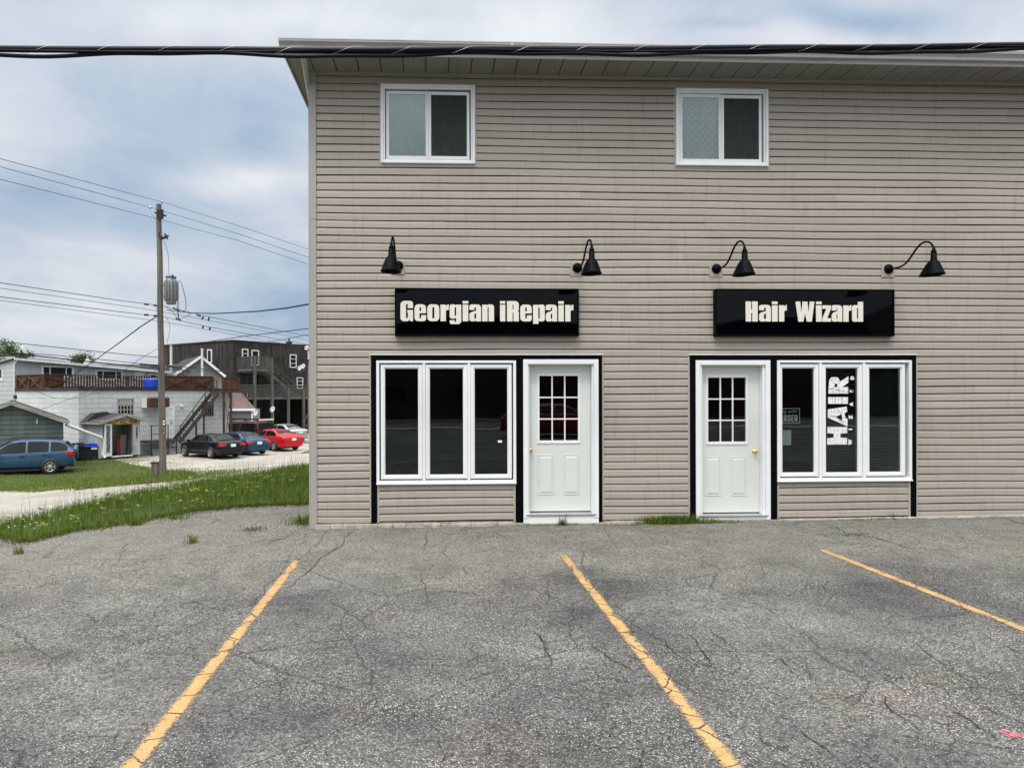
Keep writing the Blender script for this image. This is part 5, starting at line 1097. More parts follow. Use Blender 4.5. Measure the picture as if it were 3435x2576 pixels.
# raised landing outside the white door with its black rail
ld = fempty('door_landing', B, 'dark metal landing with rails under the raised white side door', 'landing')
lx0, lx1 = B.hit(506, 1480, y=-1.3).x, lo.x+.5; lz = dz0-.03
MB().box(lx0, lx1, -1.3, -.05, lz-.12, lz).build('platform', MT['rust'], ld); q = MB()
for x_ in (lx0+.05, lx0+1.0, (lx0+lx1)/2, lx1-.6):
    q.bar((x_, -1.28, -.1), (x_, -1.28, lz+(1.0 if x_ < lx0+1.2 else 0)), .05)
for z_r in (.45, .95): q.bar((lx0, -1.28, lz+z_r-.0), (lx0+1.1, -1.28, lz+z_r), .04)
q.bar((lx0, -1.30, lz-.45), (lx1-.5, -1.30, lz-.45), .04); q.build('rail', MT['rubber'], ld)
q = MB()
for k in range(5): q.box(lx0+.2+k*.02, lx0+1.9, -1.24+.1*k, -1.2+.1*k, .05+k*.09, .11+k*.09)
tag(q.build('plank_stack', MT['oldwhitewood']), 'loose pale planks stacked under the landing by the white block wall', 'planks'); bpy.data.objects['plank_stack'].matrix_world = B.m
# blue tank on the deck
bt = B.m @ Vector((B.hit(515, 1295, y=3.5).x, 3.5, zd)); k_ = (at(515, 1273, bt.y)-at(515, 1307, bt.y)).z
tank = MB().lathe([(0, 0), (.62, 0), (.66, .05)]+[(.66+.02*(i % 2), .1+i*(k_-.2)/9) for i in range(10)]+[(.62, k_-.03), (0, k_)], 28).build('water_tank', MT['blue']); tank.location = bt; tag(tank, 'round bright blue plastic tank on the roof deck behind the pole', 'tank')
# roof things
tv = fempty('satellite_dish', B, 'small white dish on a bracket over the left roof edge', 'satellite dish')
p = B.hit(70, 1190, y=uy+2.5); MB().box(p.x-.25, p.x+.35, p.y-.2, p.y+.3, zu(0)-.6, zu(0)+.35).build('chimney_base', MT['brick'], tv); MB().tube([(p.x, p.y, zu(0)+.3), (p.x+.05, p.y, p.z+.35)], .05, 6).build('flue', MT['rubber'], tv)
p = B.hit(76, 1178, y=uy+2.4); MB().lathe([(0, 0), (.2, .03), (.36, .11), (.38, .12), (.2, .045), (0, .015)], 20, Matrix.Translation(p) @ Matrix.Rotation(R(60), 4, (0, 1, 0))).build('dish', MT['white_old'], tv)

# entrance porch with its painted sign
K = Frame(*(lambda p: (p.x, p.y, -1.86))(at(342, 1500, 42.6)), bdx, bdy)
kz = K.hit(400, 1529).z; x1k = K.hit(470, 1500).x; ze = K.hit(345, 1411).z; za = K.hit(416, 1391).z; xa_ = K.hit(417, 1391).x
kr = fempty('entrance_porch', K, 'small gabled entrance porch with peeling white paint under a yellow painted sign', 'porch')
ox0, ox1 = K.hit(374, 1480).x, K.hit(445, 1480).x; oz1 = K.hit(410, 1423).z; kd = 2.6
m = MB(); m.box(ox1, x1k, 0, .12, kz, ze).box(0, .06, 0, .12, kz, ze).box(.06, ox1, 0.002, .118, oz1, ze).prism([(0, ze), (x1k, ze), (xa_, za-.08)], 0, .12).box(.0, .06, .12, kd, kz-.1, ze).box(x1k-.06, x1k, .12, kd, kz-.1, ze); m.build('wall', MT['oldwhitewood'], kr)
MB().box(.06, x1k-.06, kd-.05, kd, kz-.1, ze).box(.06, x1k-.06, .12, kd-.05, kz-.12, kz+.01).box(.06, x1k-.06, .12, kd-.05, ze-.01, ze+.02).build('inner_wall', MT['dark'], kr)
m = MB(); ov = .25
for (ua, zb_), (ub, zc_) in (((-ov, ze-.16), (xa_, za)), ((xa_, za), (x1k+ov, ze-.10))):
    m.add([(ua, -.25, zb_), (ub, -.25, zc_), (ub, kd, zc_), (ua, kd, zb_), (ua, -.25, zb_+.07), (ub, -.25, zc_+.07), (ub, kd, zc_+.07), (ua, kd, zb_+.07)], [(0, 3, 2, 1), (4, 5, 6, 7), (0, 1, 5, 4), (1, 2, 6, 5), (2, 3, 7, 6), (3, 0, 4, 7)])
m.prism([(-ov-.05, ze-.10), (.3, ze+.40), (1.0, ze+.48), (xa_+.3, ze+.1)], kd*.5, kd+1.0); m.build('roof', MT['shingle'], kr)
m = MB().bar((-ov, -.27, ze-.15), (xa_, -.27, za+.01), .04, .15).bar((xa_, -.27, za+.01), (x1k+ov, -.27, ze-.09), .04, .15).bar((-ov, -.25, ze-.16), (-ov, kd, ze-.16), .06, .12); m.build('barge_board', MT['fasciaold'], kr)
x0_, x1_, z0_, z1_ = K.rect(357, 1411, 464, 1422, y=-.03); so = MB().box(x0_, x1_, -.05, -.01, z0_, z1_).build('name_board', MT['yellow'], kr)
text('board_lettering', 'BILLY HILL PINE', (z1_-z0_)*1.08, MT['ink'], so, Matrix.Translation(((x0_+x1_)/2, -.053, (z0_+z1_)/2)) @ UP @ Matrix.Diagonal((1.08, 1, 1, 1)), .006, .012, 0, 'CENTER', 1.12)
for ch, py in (('7', 1440), ('2', 1449), ('9', 1458), ('1', 1467)):
    p = K.hit(459, py); text('house_number', ch, .235, MT['ink'], kr, Matrix.Translation((p.x, -.006, p.z)) @ UP, .006, .012)
# open glazed door leaf, red post, stair panel within
gx0_, gx1_, gz0_, gz1_ = K.rect(349, 1422, 374, 1531, y=-.06); gd = MB().frame(gx0_, gx1_, gz0_, gz1_, .10, -.12, -.06, wb=.2, bev=0).build('storm_door', MT['white_old'], kr); MB().box(gx0_+.09, gx1_-.09, -.10, -.09, gz0_+.18, gz1_-.09).build('pane', simple('dull_pane', (.13, .17, .17), .15), gd)
rr = random.Random(8); q = MB()
for k in range(9): zc_ = gz0_+.4+k*.19; xx = (gx0_+gx1_)/2+rr.uniform(-.08, .08); q.lathe([(.02, 0), (.05, .003), (.06, .004), (.05, .005)], 10, Matrix.Translation((xx, -.103, zc_)) @ Matrix.Rotation(R(90), 4, 'X'))
q.build('door_ornament', MT['ink'], gd)
x0_, x1_, z0_, z1_ = K.rect(391, 1470, 404, 1527, y=.8); MB().box(x0_, x1_, .8, .9, kz, z1_).build('red_panel', MT['redpaint'], kr)
x0_, x1_, z0_, z1_ = K.rect(404, 1458, 446, 1522, y=1.2); MB().box(x0_, x1k-.07, 1.2, 1.25, kz, z1_).build('white_panel', simple('dim_white_panel', (.45, .45, .46), .6), kr); MB().bar((x0_+.35, 1.15, kz+.1), (x1k-.15, 1.15, kz+1.15), .05).build('stair_rail', MT['rust'], kr)
MB().box(ox0, ox1, -.03, .2, kz-.06, kz+.02).build('doorstep', MT['white_old'], kr)
# bins
bn = fempty('wheeled_dumpster', Frame(*(lambda p: (p.x, p.y, p.z))(ground_at(243, 1549)), .96, .28), 'low wide black dumpster with a dark lid behind the blue car', 'dumpster')
fb = Frame(bn.location.x, bn.location.y, bn.location.z, .96, .28); xr = fb.hit(341, 1500).x; zr = fb.hit(300, 1494).z
m = MB(); m.prism([(-.35, .12), (xr-.1, .12), (xr, zr-.1), (-.35, zr-.1)], 0, 1.3); m.build('body', MT['bin'], bn)
MB().box(-.40, xr*.38, -.05, 1.35, zr-.10, zr-.02, .02).prism([(-.4, zr-.04), (xr*.38, zr-.02), (xr*.2, zr+.13), (-.2, zr+.10)], .2, 1.2).build('lid', MT['bin'], bn)
MB().box(xr*.40, xr+.04, -.06, 1.36, zr-.11, zr-.03, .02).prism([(xr*.40, zr-.04), (xr+.02, zr-.04), (xr*.85, zr+.08), (xr*.5, zr+.09)], .1, 1.3).build('blue_lid', MT['blue'], bn)
x0_, x1_, z0_, z1_ = fb.rect(306, 1500, 326, 1507, y=-.02); MB().box(x0_, x1_, -.03, -.001, z0_, z1_).build('label_plate', MT['paper'], bn)
q = MB(); q.tube([(xr*.75, -.02, .13), (xr*.75, .08, .13)], .13, 16); q.tube([(.1, -.02, .13), (.1, .08, .13)], .13, 16); q.build('wheel', MT['rubber'], bn)

# ================================================================== GREY GARAGE
GA = Frame(*(lambda p: (p.x, p.y, GZ))(at(213, 1500, 38.6)), .88, .475)
gr = fempty('garage', GA, 'grey-green board garage with a low gable behind the blue car', 'garage')
ze = GA.hit(213, 1409).z; za = GA.hit(38, 1349).z; xa_ = GA.hit(38, 1349).x
MB().prism([(2*xa_, -.3), (0, -.3), (0, ze), (xa_, za), (2*xa_, ze)], 0, 3.6).build('wall', MT['greyboard'], gr)
q = MB()
for k in range(14):
    z = .1+k*.245
    if z > za-.2: break
    t = 0 if z < ze else (z-ze)/(za-ze); q.box(2*xa_-xa_*t+.02, xa_*t-.02, -.014, -.001, z, z+.016)
q.build('board_joint', MT['dark'], gr)
e0 = GA.hit(232, 1416, y=-.3); m = MB(); sl_ = (za-ze)/abs(xa_)
for s in (-1, 1):
    xa2, zz0 = xa_, za+.02; xb2 = xa_+s*(e0.x-xa_); zb2 = zz0-sl_*(e0.x-xa_)
    m.add([(xa2, -.32, zz0), (xb2, -.32, zb2), (xb2, 3.8, zb2), (xa2, 3.8, zz0), (xa2, -.32, zz0+.07), (xb2, -.32, zb2+.07), (xb2, 3.8, zb2+.07), (xa2, 3.8, zz0+.07)], [(0, 3, 2, 1), (4, 5, 6, 7), (0, 1, 5, 4), (1, 2, 6, 5), (2, 3, 7, 6), (3, 0, 4, 7)])
m.build('roof', MT['shingle'], gr); m = MB()
for s in (-1, 1): m.bar((xa_, -.35, za-.03), (xa_+s*(e0.x-xa_), -.35, za-.03-sl_*(e0.x-xa_)), .04, .20)
m.build('barge_board', MT['fasciaold'], gr)
p = GA.hit(125, 1413); q = MB().box(p.x-.04, p.x+.02, -.05, -.01, p.z-.12, p.z+.12); q.build('wall_mark', MT['white_old'], gr)
P = [at(222, 1424, 38.8), at(340, 1468, 41.0), at(344, 1476, 41.2), at(344, 1524, 41.2), at(352, 1536, 41.2)]; tag(MB().tube(P, .085, 8).build('drain_pipe', MT['white']), 'long white drain pipe slanting from the garage eaves towards the porch', 'drain pipe')

# ================================================================== GABLED GREY HOUSE and the lean-to
H = Frame(*(lambda p: (p.x, p.y, GZ))(at(673, 1400, 58.5)), .88, .47)
ho = fempty('gabled_house', H, 'grey-sided house with white gable boards and two white flues behind the deck', 'house')
ap = H.hit(673, 1197).z; xl, zl = H.hit(561, 1274).x, H.hit(561, 1274).z; xr_, zr_ = H.hit(754, 1264).x, H.hit(754, 1264).z
MB().prism([(xl+.2, -.3), (xr_-.2, -.3), (xr_-.2, zr_-.05), (0, ap-.08), (xl+.2, zl+.1)], 0, 8).build('wall', MT['housewall'], ho); q = MB()
for k in range(int(ap/.15)):
    z = k*.15
    tl = 1 if z < zl else (ap-z)/(ap-zl); tr_ = 1 if z < zr_ else (ap-z)/(ap-zr_)
    if tl > .05 and z > 2.5: q.box((xl+.3)*tl+.1, (xr_-.3)*tr_-.1, -.012, -.001, z, z+.02)
q.build('siding_joint', MT['rust'], ho)
m = MB()
for (xb2, zb2, ext) in ((xl, zl, 1.5), (xr_, zr_, 1.0)):
    xb3, zb3 = xb2*ext, ap+(zb2-ap)*ext
    m.add([(0, -.25, ap), (xb3, -.25, zb3), (xb3, 8.2, zb3), (0, 8.2, ap), (0, -.25, ap+.08), (xb3, -.25, zb3+.08), (xb3, 8.2, zb3+.08), (0, 8.2, ap+.08)], [(0, 3, 2, 1), (4, 5, 6, 7), (0, 1, 5, 4), (1, 2, 6, 5), (2, 3, 7, 6), (3, 0, 4, 7)])
m.build('roof', MT['shingle'], ho); m = MB().bar((xl, -.28, zl), (0, -.28, ap), .05, .19).bar((0, -.28, ap), (xr_, -.28, zr_), .05, .19); m.build('barge_board', MT['white'], ho)
for (pa, pb2) in (((678, 1174), (678, 1262)), ((574, 1163), (574, 1245))):
    a, b = H.hit(*pb2, y=-.45), H.hit(*pa, y=-.45); MB().tube([a, b, b+Vector((0, 0, .12))], [.09, .09, .12], 10).build('flue', MT['white_old'], ho)
# second roof slope towards the pole
q = Frame(*(lambda p: (p.x, p.y, GZ))(at(500, 1400, 66)), 1, 0); hb = fempty('shed_roof_building', q, 'dark shingled roof rising behind the pole and the block building', 'building')
a, b, c, d = q.hit(425, 1238), q.hit(565, 1252), q.hit(640, 1200), q.hit(470, 1215)
MB().add([(a.x, 0, a.z), (b.x+1, 0, b.z), (c.x, 6, c.z), (d.x, 6, d.z), (a.x, 0, 0), (b.x+1, 0, 0), (c.x, 6, 0), (d.x, 6, 0)], [(0, 1, 2, 3), (0, 4, 5, 1), (1, 5, 6, 2), (2, 6, 7, 3), (3, 7, 4, 0)]).build('roof', MT['shingle'], hb)
# lean-to with brown metal roof
S = Frame(*(lambda p: (p.x, p.y, GZ))(at(777, 1400, 60)), 1, 0); le_ = fempty('lean_to', S, 'low shed with a brown ribbed metal roof and white fascia behind the red truck', 'shed')
x0_, x1_ = S.hit(770, 1400).x, S.hit(842, 1400).x; ze = S.hit(850, 1371).z; zr_ = S.hit(800, 1318, y=3).z; xt = S.hit(800, 1318, y=3).x
MB().box(x0_-.4, x1_, 0, 3, -.3, ze-.05).build('wall', MT['housewall'], le_)
xe_ = S.hit(857, 1371, y=-.2).x; q = MB(); n = 16
for i in range(n):
    u0, u1 = i/n, (i+1)/n; A_ = Vector((x0_-.6, -.25, ze)); B_ = Vector((xe_, -.25, ze)); C_ = Vector((xt+.2, 3.2, zr_)); D_ = Vector((x0_-.6, 3.2, zr_))
    p0, p1, p2, p3 = A_.lerp(B_, u0), A_.lerp(B_, u1), D_.lerp(C_, u1), D_.lerp(C_, u0); q.add([p0, p1, p2, p3], [(0, 1, 2, 3)]); q.bar(p0, p3, .05, .06)
q.build('roof', MT['metalroof'], le_, recalc=False)
MB().box(x0_-.6, xe_, -.29, -.25, ze-.16, ze+.02).build('fascia', MT['white'], le_); q = MB()
for k in range(12): z = ze-.3-k*.15; q.box(x0_, x1_-.01, -.012, -.001, z, z+.02)
q.build('siding_joint', MT['rust'], le_)
MB().bar((x1_, -.05, 0), (x1_+.15, -.15, ze-.15), .10).build('downspout', MT['white'], le_)

# ================================================================== DARK WOODEN BUILDING WITH DECKS
D = Frame(-18.4, 66.0, GZ, bdx, bdy)
db = fempty('dark_wooden_building', D, 'tall weathered dark wooden building with white-framed windows', 'building')
zt = D.hit(789, 1144).z; LD = D.hit(1032, 1300).x; LL = D.hit(540, 1180, x=0).y
zg = D.hit(860, 1331, y=-2.0).z-.2
MB().box(0, LD, 0, LL, zg, zt).build('wall', MT['darkwood'], db); MB().box(0, LD, 3.0, LL, -.3, zg-.002).box(0, .12, 0, 2.998, -.3, zg-.002).box(LD-.12, LD, 0, 2.998, -.3, zg-.002).build('recessed_wall', MT['darkwood'], db)
q = MB(); rr = random.Random(6); x = .1
while x < LD: q.box(x, x+.035, -.022, 0, zg, zt-rr.uniform(.0, .05)); x += .22
y = .1
while y < LL: q.box(-.022, 0, y, y+.035, .0, zt-rr.uniform(0, .05)); y += .22
q.build('batten', MT['darkwood'], db); MB().box(-.08, LD+.05, -.08, LL, zt+.002, zt+.10).build('roof', MT['rust'], db)
def dwin(r, nz=2, mt='white', nm='window', x=None):
    if x is None: return bwin(db, D, r, 0, nm, nz=nz, fw=.10, mt=mt, out=-.06)
    y0, y1, z0, z1 = D.rect(*r, x=0.0); o = MB().box(-.07, .0, y0, y1, z0, z1).build(nm, MT[mt], db); MB().box(-.08, -.069, y0+.12, y1-.12, z0+.1, z1-.1).build('pane', MT['carglass'], o)
dwin((811, 1170, 832, 1203), 2, 'white_old'); dwin((843, 1174.5, 868, 1226), 1, 'white_old'); dwin((971, 1189, 994, 1234), 3, 'white_old'); dwin((994.5, 1266, 1016, 1304), 3, 'white_old'); dwin((825, 1260, 850, 1298), 2, 'deckwood'); dwin((697, 1172, 712, 1217), x=0)
x0_, x1_, z0_, z1_ = D.rect(978, 1367, 1001, 1427, y=3.0); MB().box(x0_, x1_, 2.95, 3.0, z0_, z1_).build('door', simple('dim_white_door', (.62, .63, .63), .5), db)
# decks
dk = fempty('wooden_deck', D, 'two-level grey timber deck with railings, posts and a stair on the dark building', 'deck')
d_ = 2.0; xa = .46; zl_ = D.hit(860, 1331, y=-d_).z; zu_ = D.hit(853, 1236, y=-d_).z; xb = D.hit(913, 1236, y=-d_).x; xe = LD+2.5
MB().box(xa, xe, -d_, -.02, zl_-.25, zl_).build('deck_floor', MT['deckwood'], dk); MB().box(xa, xb, -d_, -.02, zu_-.25, zu_).build('deck_floor', MT['deckwood'], dk)
for px, top in ((853, 1194), (911, 1202), (966, 1300), (1017, 1304)):
    p = D.hit(px, top, y=-d_); MB().bar((p.x, -d_-.06, -.2), (p.x, -d_-.06, p.z), .20).build('post', MT['deckwood'], dk)
def rail(a, b, h, boards=False, sp=.13):
    a, b = Vector(a), Vector(b); n = max(2, int((b-a).length/sp)); q = MB(); q.bar(a+Vector((0, 0, h)), b+Vector((0, 0, h)), .10, .06).bar(a+Vector((0, 0, .1)), b+Vector((0, 0, .1)), .05, .06)
    for i in range(n+1): p = a.lerp(b, i/n); q.bar(p+Vector((0, 0, .08)), p+Vector((0, 0, h)), .12 if boards else .045, .03)
    q.build('railing', MT['deckwood'], dk)
rail((xa, -.05, zl_), (xa, -d_, zl_), 1.05, True); rail((xa, -d_, zl_), (xe, -d_, zl_), 1.05); rail((xa, -.05, zu_), (xa, -d_, zu_), 1.05, True); rail((xa, -d_, zu_), (xb, -d_, zu_), 1.05); rail((xb, -d_, zu_), (xb, -1.1, zu_), 1.05)
p0, p1 = Vector((xb, -.6, zu_)), Vector((D.hit(985, 1330, y=-.6).x, -.6, zl_)); q = MB()
for yy in (-1.05, -.2): q.bar((p0.x, yy, p0.z-.1), (p1.x, yy, p1.z), .05, .25)
for i in range(12): p = p0.lerp(p1, (i+.5)/12); q.box(p.x-.14, p.x+.14, -1.05, -.2, p.z-.06, p.z-.02)
q.build('stair', MT['deckwood'], dk); q = MB()
for dz_ in (.55, 1.0): q.bar((p0.x, -1.08, p0.z+dz_), (p1.x, -1.08, p1.z+dz_), .06)
q.build('stair_handrail', MT['deckwood'], dk)
q = MB().bar((D.hit(1015, 1410, y=-2.6).x, -2.6, 1.3), (D.hit(1044, 1445, y=-2.6).x, -2.6, .2), .09).bar((D.hit(1018, 1430, y=-2.6).x, -2.6, 1.0), (D.hit(1044, 1380, y=-2.6).x, -2.6, 2.6), .06); q.build('stair_rail', MT['deckwood'], dk)
p = D.hit(874, 1278, y=-.3); tag(MB().lathe([(0, 0), (.35, .02), (.36, .06), (0, .08)], 20, Matrix.Translation(D.m @ p) @ Matrix.Rotation(D.a, 4, 'Z') @ Matrix.Rotation(R(90), 4, 'X')).build('round_table_top', MT['rust']), 'dark round table top leaning on the wall of the middle deck', 'table top')
for px, lb in ((938, 'left one of two blue plastic pails on the middle deck'), (951, 'right one of two blue plastic pails on the middle deck')):
    p = D.m @ Vector((D.hit(px, 1328, y=-1.6).x, -1.6, zl_)); o = MB().lathe([(0, 0), (.15, 0), (.19, .4), (.20, .41), (.17, .40), (0, .38)], 16).build('pail', MT['blue']); o.location = p; tag(o, lb, 'pail', 'pails on the deck')
def deck_chair(px, py, lb):
    p = D.m @ Vector((D.hit(px, py, y=-1.5).x, -1.5, zl_)); o = empty('patio_chair', p, R(30), lb, 'chair'); c = MB().box(-.25, .25, -.25, .25, .40, .44, .01).build('seat', MT['foil'], o)
    MB().box(-.25, .25, .22, .26, .44, .92, .01).build('backrest', MT['foil'], o)
    for sx_ in (-1, 1):
        for sy2 in (-1, 1): MB().bar((sx_*.22, sy2*.22, 0), (sx_*.22, sy2*.22, .42), .035).build('leg', MT['foil'], o)
deck_chair(836, 1322, 'pale patio chair on the middle deck behind the railing')
def dish(px, py, Y, r, lb, mast=None, az=-25):
    c = at(px, py, Y); o = empty('satellite_dish', c, 0, lb, 'satellite dish', 'grey satellite dishes'); Mx = Matrix.Rotation(R(az), 4, 'Z') @ Matrix.Rotation(R(68), 4, 'X')
    MB().lathe([(0, 0), (r*.5, .02), (r, .09), (r*1.02, .10), (r, .105), (r*.5, .035), (0, .015)], 24, Mx, 1, 1.08).build('dish', MT['foil'], o)
    MB().tube([Mx @ Vector((0, -r*.9, .06)), Mx @ Vector((0, -r*.55, .42))], .018, 6).tube([Mx @ Vector((0, -r*.55, .38)), Mx @ Vector((0, -r*.55, .48))], .04, 8).build('feed_horn', MT['rubber'], o)
    MB().tube([(0, .05, 0), (0, .15, -.25), (0, .15, -(mast or .5))], .025, 6).build('mast', MT['steel'], o); return o
dish(859, 1387, 55.5, .22, 'lower left grey satellite dish above the red truck', 1.0); dish(916, 1374, 61, .24, 'satellite dish on the second deck post, right of the lower left one', .9)
dish(1007, 1236, 70, .25, 'left one of the overlapping pair of satellite dishes on the dark wall', .4); dish(1018, 1230, 70.6, .25, 'right one of the overlapping pair of satellite dishes on the dark wall', .4)
dish(1030, 1168, 72, .24, 'satellite dish on the roof edge at the top right of the dark building', .5)
# further buildings
E = Frame(*(lambda p: (p.x, p.y, GZ))(at(1031, 1400, 78)), 1, .1); eb = fempty('grey_building', E, 'plain grey building just right of the dark wooden one', 'building')
MB().box(0, 10, 0, 8, -.3, E.hit(1040, 1206).z).build('wall', simple('grey_render', (.20, .205, .21), .8, var=.1), eb); z = E.hit(1040, 1206).z; MB().box(-.3, 10.2, -.4, 8, z+.002, z+.18).build('roof', MT['white_old'], eb)
x0_, x1_, z0_, z1_ = E.rect(1034, 1177, 1048, 1195, y=-.2); MB().box(x0_, x1_, -.2, .1, z+.18, z1_, .1).build('roof_vent', MT['white'], eb)
J = Frame(*(lambda p: (p.x, p.y, GZ))(at(940, 1400, 95)), 1, .3); jb = fempty('brick_chimney_building', J, 'dark-roofed building with a brick chimney beyond the dark wooden one', 'building')
z1_ = J.hit(1000, 1160).z; MB().box(0, 12, 0, 8, -.3, z1_-.5).build('wall', MT['blocksiding'], jb); MB().prism([(-.3, z1_-.5), (0, z1_-.1), (7, z1_+.5), (12, z1_+.2), (12, z1_-.5)], -.3, 8).build('roof', MT['shingle'], jb)
x0_, x1_, z0_, zc2 = J.rect(962, 1149, 979, 1162, y=2); o = MB().box(x0_, x1_, 2, 2.7, z1_-.4, zc2).build('chimney', MT['brick'], jb); MB().box(x0_-.06, x1_+.06, 1.94, 2.76, zc2, zc2+.1).tube([((x0_+x1_)/2, 2.35, zc2), ((x0_+x1_)/2, 2.35, zc2+.6)], .1, 8).build('flue', MT['rubber'], o)
Q = Frame(*(lambda p: (p.x, p.y, GZ))(at(-150, 1300, 70)), 1, .0); qb = fempty('brick_building', Q, 'red brick building with a pale flat roof edge at the far left', 'building')
zz0 = Q.hit(20, 1206).z; MB().box(0, Q.hit(60, 1206).x, 0, 8, -.3, zz0-.1).build('wall', simple('orange_brick', (.30, .085, .04), .85, var=.2, scale=8), qb); MB().box(-.2, Q.hit(75, 1206).x, -.3, 8.2, zz0-.1, zz0+.25).build('roof_edge', MT['foil'], qb)
V = Frame(*(lambda p: (p.x, p.y, GZ))(at(300, 1300, 80)), 1, 0); vb = fempty('vented_roof_building', V, 'far building whose pale roof vent shows over the block building', 'building')
zz0 = V.hit(300, 1222).z; MB().box(-2, 9, 0, 6, -.3, zz0).build('wall', MT['housewall'], vb); p = V.hit(287, 1208); MB().lathe([(.4, -1.0), (.4, .1), (.1, .5), (.04, .9), (.12, .95), (.1, 1.1), (0, 1.1)], 14, Matrix.Translation((p.x, 0.5, p.z-.3))).build('roof_vent', MT['foil'], vb)

# ================================================================== CARS
def car(kind, paint, label, loc, rz, group=None, rim='rim'):
    """kind: sedan / coupe / suv / truck.  local +x = nose, built from lofted sections"""
    root = empty('parked_car', loc, rz, label, 'car', group)
    K_ = dict(
      sedan=dict(L=4.62, W=1.80, H=1.42, wb=2.81, fo=.80, r=.325, st=[  # x from rear, bottom, belt, roof/top, half width frac, top half frac
        (0.00, .42, .70, .78, .80, .74), (.06, .28, .88, .94, .90, .80), (.22, .22, .98, 1.05, .96, .84), (.55, .20, .97, 1.07, .99, .84), (.78, .20, .96, 1.10, 1, .80), (1.35, .20, .95, 1.375, 1, .64), (1.75, .20, .94, 1.415, 1, .62), (2.45, .20, .93, 1.42, 1, .62), (2.85, .20, .92, 1.36, 1, .64), (3.45, .20, .91, 1.02, 1, .80), (3.60, .20, .90, .98, .99, .82), (4.20, .20, .82, .90, .96, .80), (4.50, .24, .68, .76, .88, .74), (4.62, .36, .58, .62, .74, .68)],
        rearwin=(4, 5), roof0=5, roof1=8, wind=(8, 9), side=(4, 9)),
      suv=dict(L=4.60, W=1.82, H=1.69, wb=2.66, fo=.90, r=.355, st=[
        (0.00, .50, .95, 1.00, .86, .80), (.05, .38, 1.06, 1.12, .93, .80), (.12, .32, 1.08, 1.22, .96, .78), (.42, .28, 1.07, 1.54, .99, .66), (.72, .27, 1.06, 1.625, 1, .64), (1.5, .26, 1.04, 1.68, 1, .64), (2.3, .26, 1.02, 1.68, 1, .64), (2.75, .26, 1.0, 1.61, 1, .65), (3.45, .26, .99, 1.12, 1, .82), (3.62, .26, .98, 1.07, .99, .84), (4.2, .27, .92, .99, .96, .82), (4.48, .30, .78, .86, .88, .78), (4.60, .42, .66, .70, .76, .7)],
        rearwin=(2, 3), roof0=3, roof1=7, wind=(7, 8), side=(2, 8)),
      truck=dict(L=5.6, W=1.95, H=1.85, wb=3.5, fo=.95, r=.38, st=[
        (0.00, .55, 1.05, 1.10, .92, .86), (.04, .50, 1.10, 1.20, .96, .88), (.20, .45, 1.10, 1.84, .99, .80), (.5, .42, 1.10, 1.87, 1, .80), (1.9, .42, 1.10, 1.87, 1, .80), (2.05, .42, 1.10, 1.86, 1, .74), (2.2, .42, 1.10, 1.82, 1, .70), (3.3, .42, 1.08, 1.82, 1, .70), (3.55, .42, 1.07, 1.76, 1, .72), (4.1, .42, 1.06, 1.20, 1, .86), (4.3, .42, 1.05, 1.16, .99, .86), (5.2, .42, 1.0, 1.10, .97, .86), (5.5, .5, .85, .95, .92, .84), (5.6, .6, .75, .80, .86, .8)],
        rearwin=(1, 2), roof0=2, roof1=8, wind=(8, 9), side=(2, 9)))[kind]
    Lc, Wc, st = K_['L'], K_['W'], K_['st']; hw = Wc/2; cx = Lc/2
    rows = []
    for x, zb, zl, ztp, fw, ft in st:
        w = hw*fw; wt = hw*ft; m_ = zb+(zl-zb)*.55
        rows.append([(x-cx, 0, zb), (x-cx, w*.86, zb), (x-cx, w*.965, zb+.10), (x-cx, w, m_), (x-cx, w*.975, zl-.04), (x-cx, w*.95, zl), (x-cx, wt+(w*.95-wt)*.12, ztp-.06 if ztp-zl > .2 else zl+(ztp-zl)*.55), (x-cx, wt*.86, ztp-.012), (x-cx, 0, ztp+.012)])
    NP = 9
    def body(sgn):
        return [(x, y*sgn, z) for r_ in rows for x, y, z in r_]
    m = MB(); nst = len(rows)
    bm = bmesh.new()
    for sgn in (1, -1):
        vs = [bm.verts.new(v) for v in body(sgn)]
        for i in range(nst-1):
            for j in range(NP-1):
                f = [vs[i*NP+j], vs[(i+1)*NP+j], vs[(i+1)*NP+j+1], vs[i*NP+j+1]]
                bm.faces.new(f if sgn < 0 else f[::-1])
        for i in (0, nst-1): bm.faces.new([vs[i*NP+j] for j in range(NP)])
    bmesh.ops.remove_doubles(bm, verts=bm.verts[:], dist=.0005); bmesh.ops.recalc_face_normals(bm, faces=bm.faces[:])
    me = bpy.data.meshes.new('body'); bm.to_mesh(me); bm.free(); me.materials.append(paint); me.polygons.foreach_set('use_smooth', [True]*len(me.polygons))
    bo = bpy.data.objects.new('body', me); COL.objects.link(bo); bo.parent = root
    sb = bo.modifiers.new('s', 'SUBSURF'); sb.levels = 1; sb.render_levels = 2
    P = lambda i, j, sg: Vector((rows[i][j][0], rows[i][j][1]*sg, rows[i][j][2]))
    def quad_panel(name, c, mt, push, bev=.0, par=None):     # c four corners, pushed outwards
        n_ = (c[1]-c[0]).cross(c[3]-c[0]).normalized(); ctr = sum(c, Vector())/4
        if n_.dot(ctr-Vector((0, 0, .8))) < 0: n_ = -n_
        q = MB().add([p+n_*push for p in c]+[p-n_*.03 for p in c], [(0, 1, 2, 3), (0, 1, 5, 4), (1, 2, 6, 5), (2, 3, 7, 6), (3, 0, 4, 7)]); return q.build(name, mt, par or root)
    # glass: outlines follow the cabin
    a, b = K_['rearwin']; 
    def lerp(p, q, t): return p.lerp(q, t)
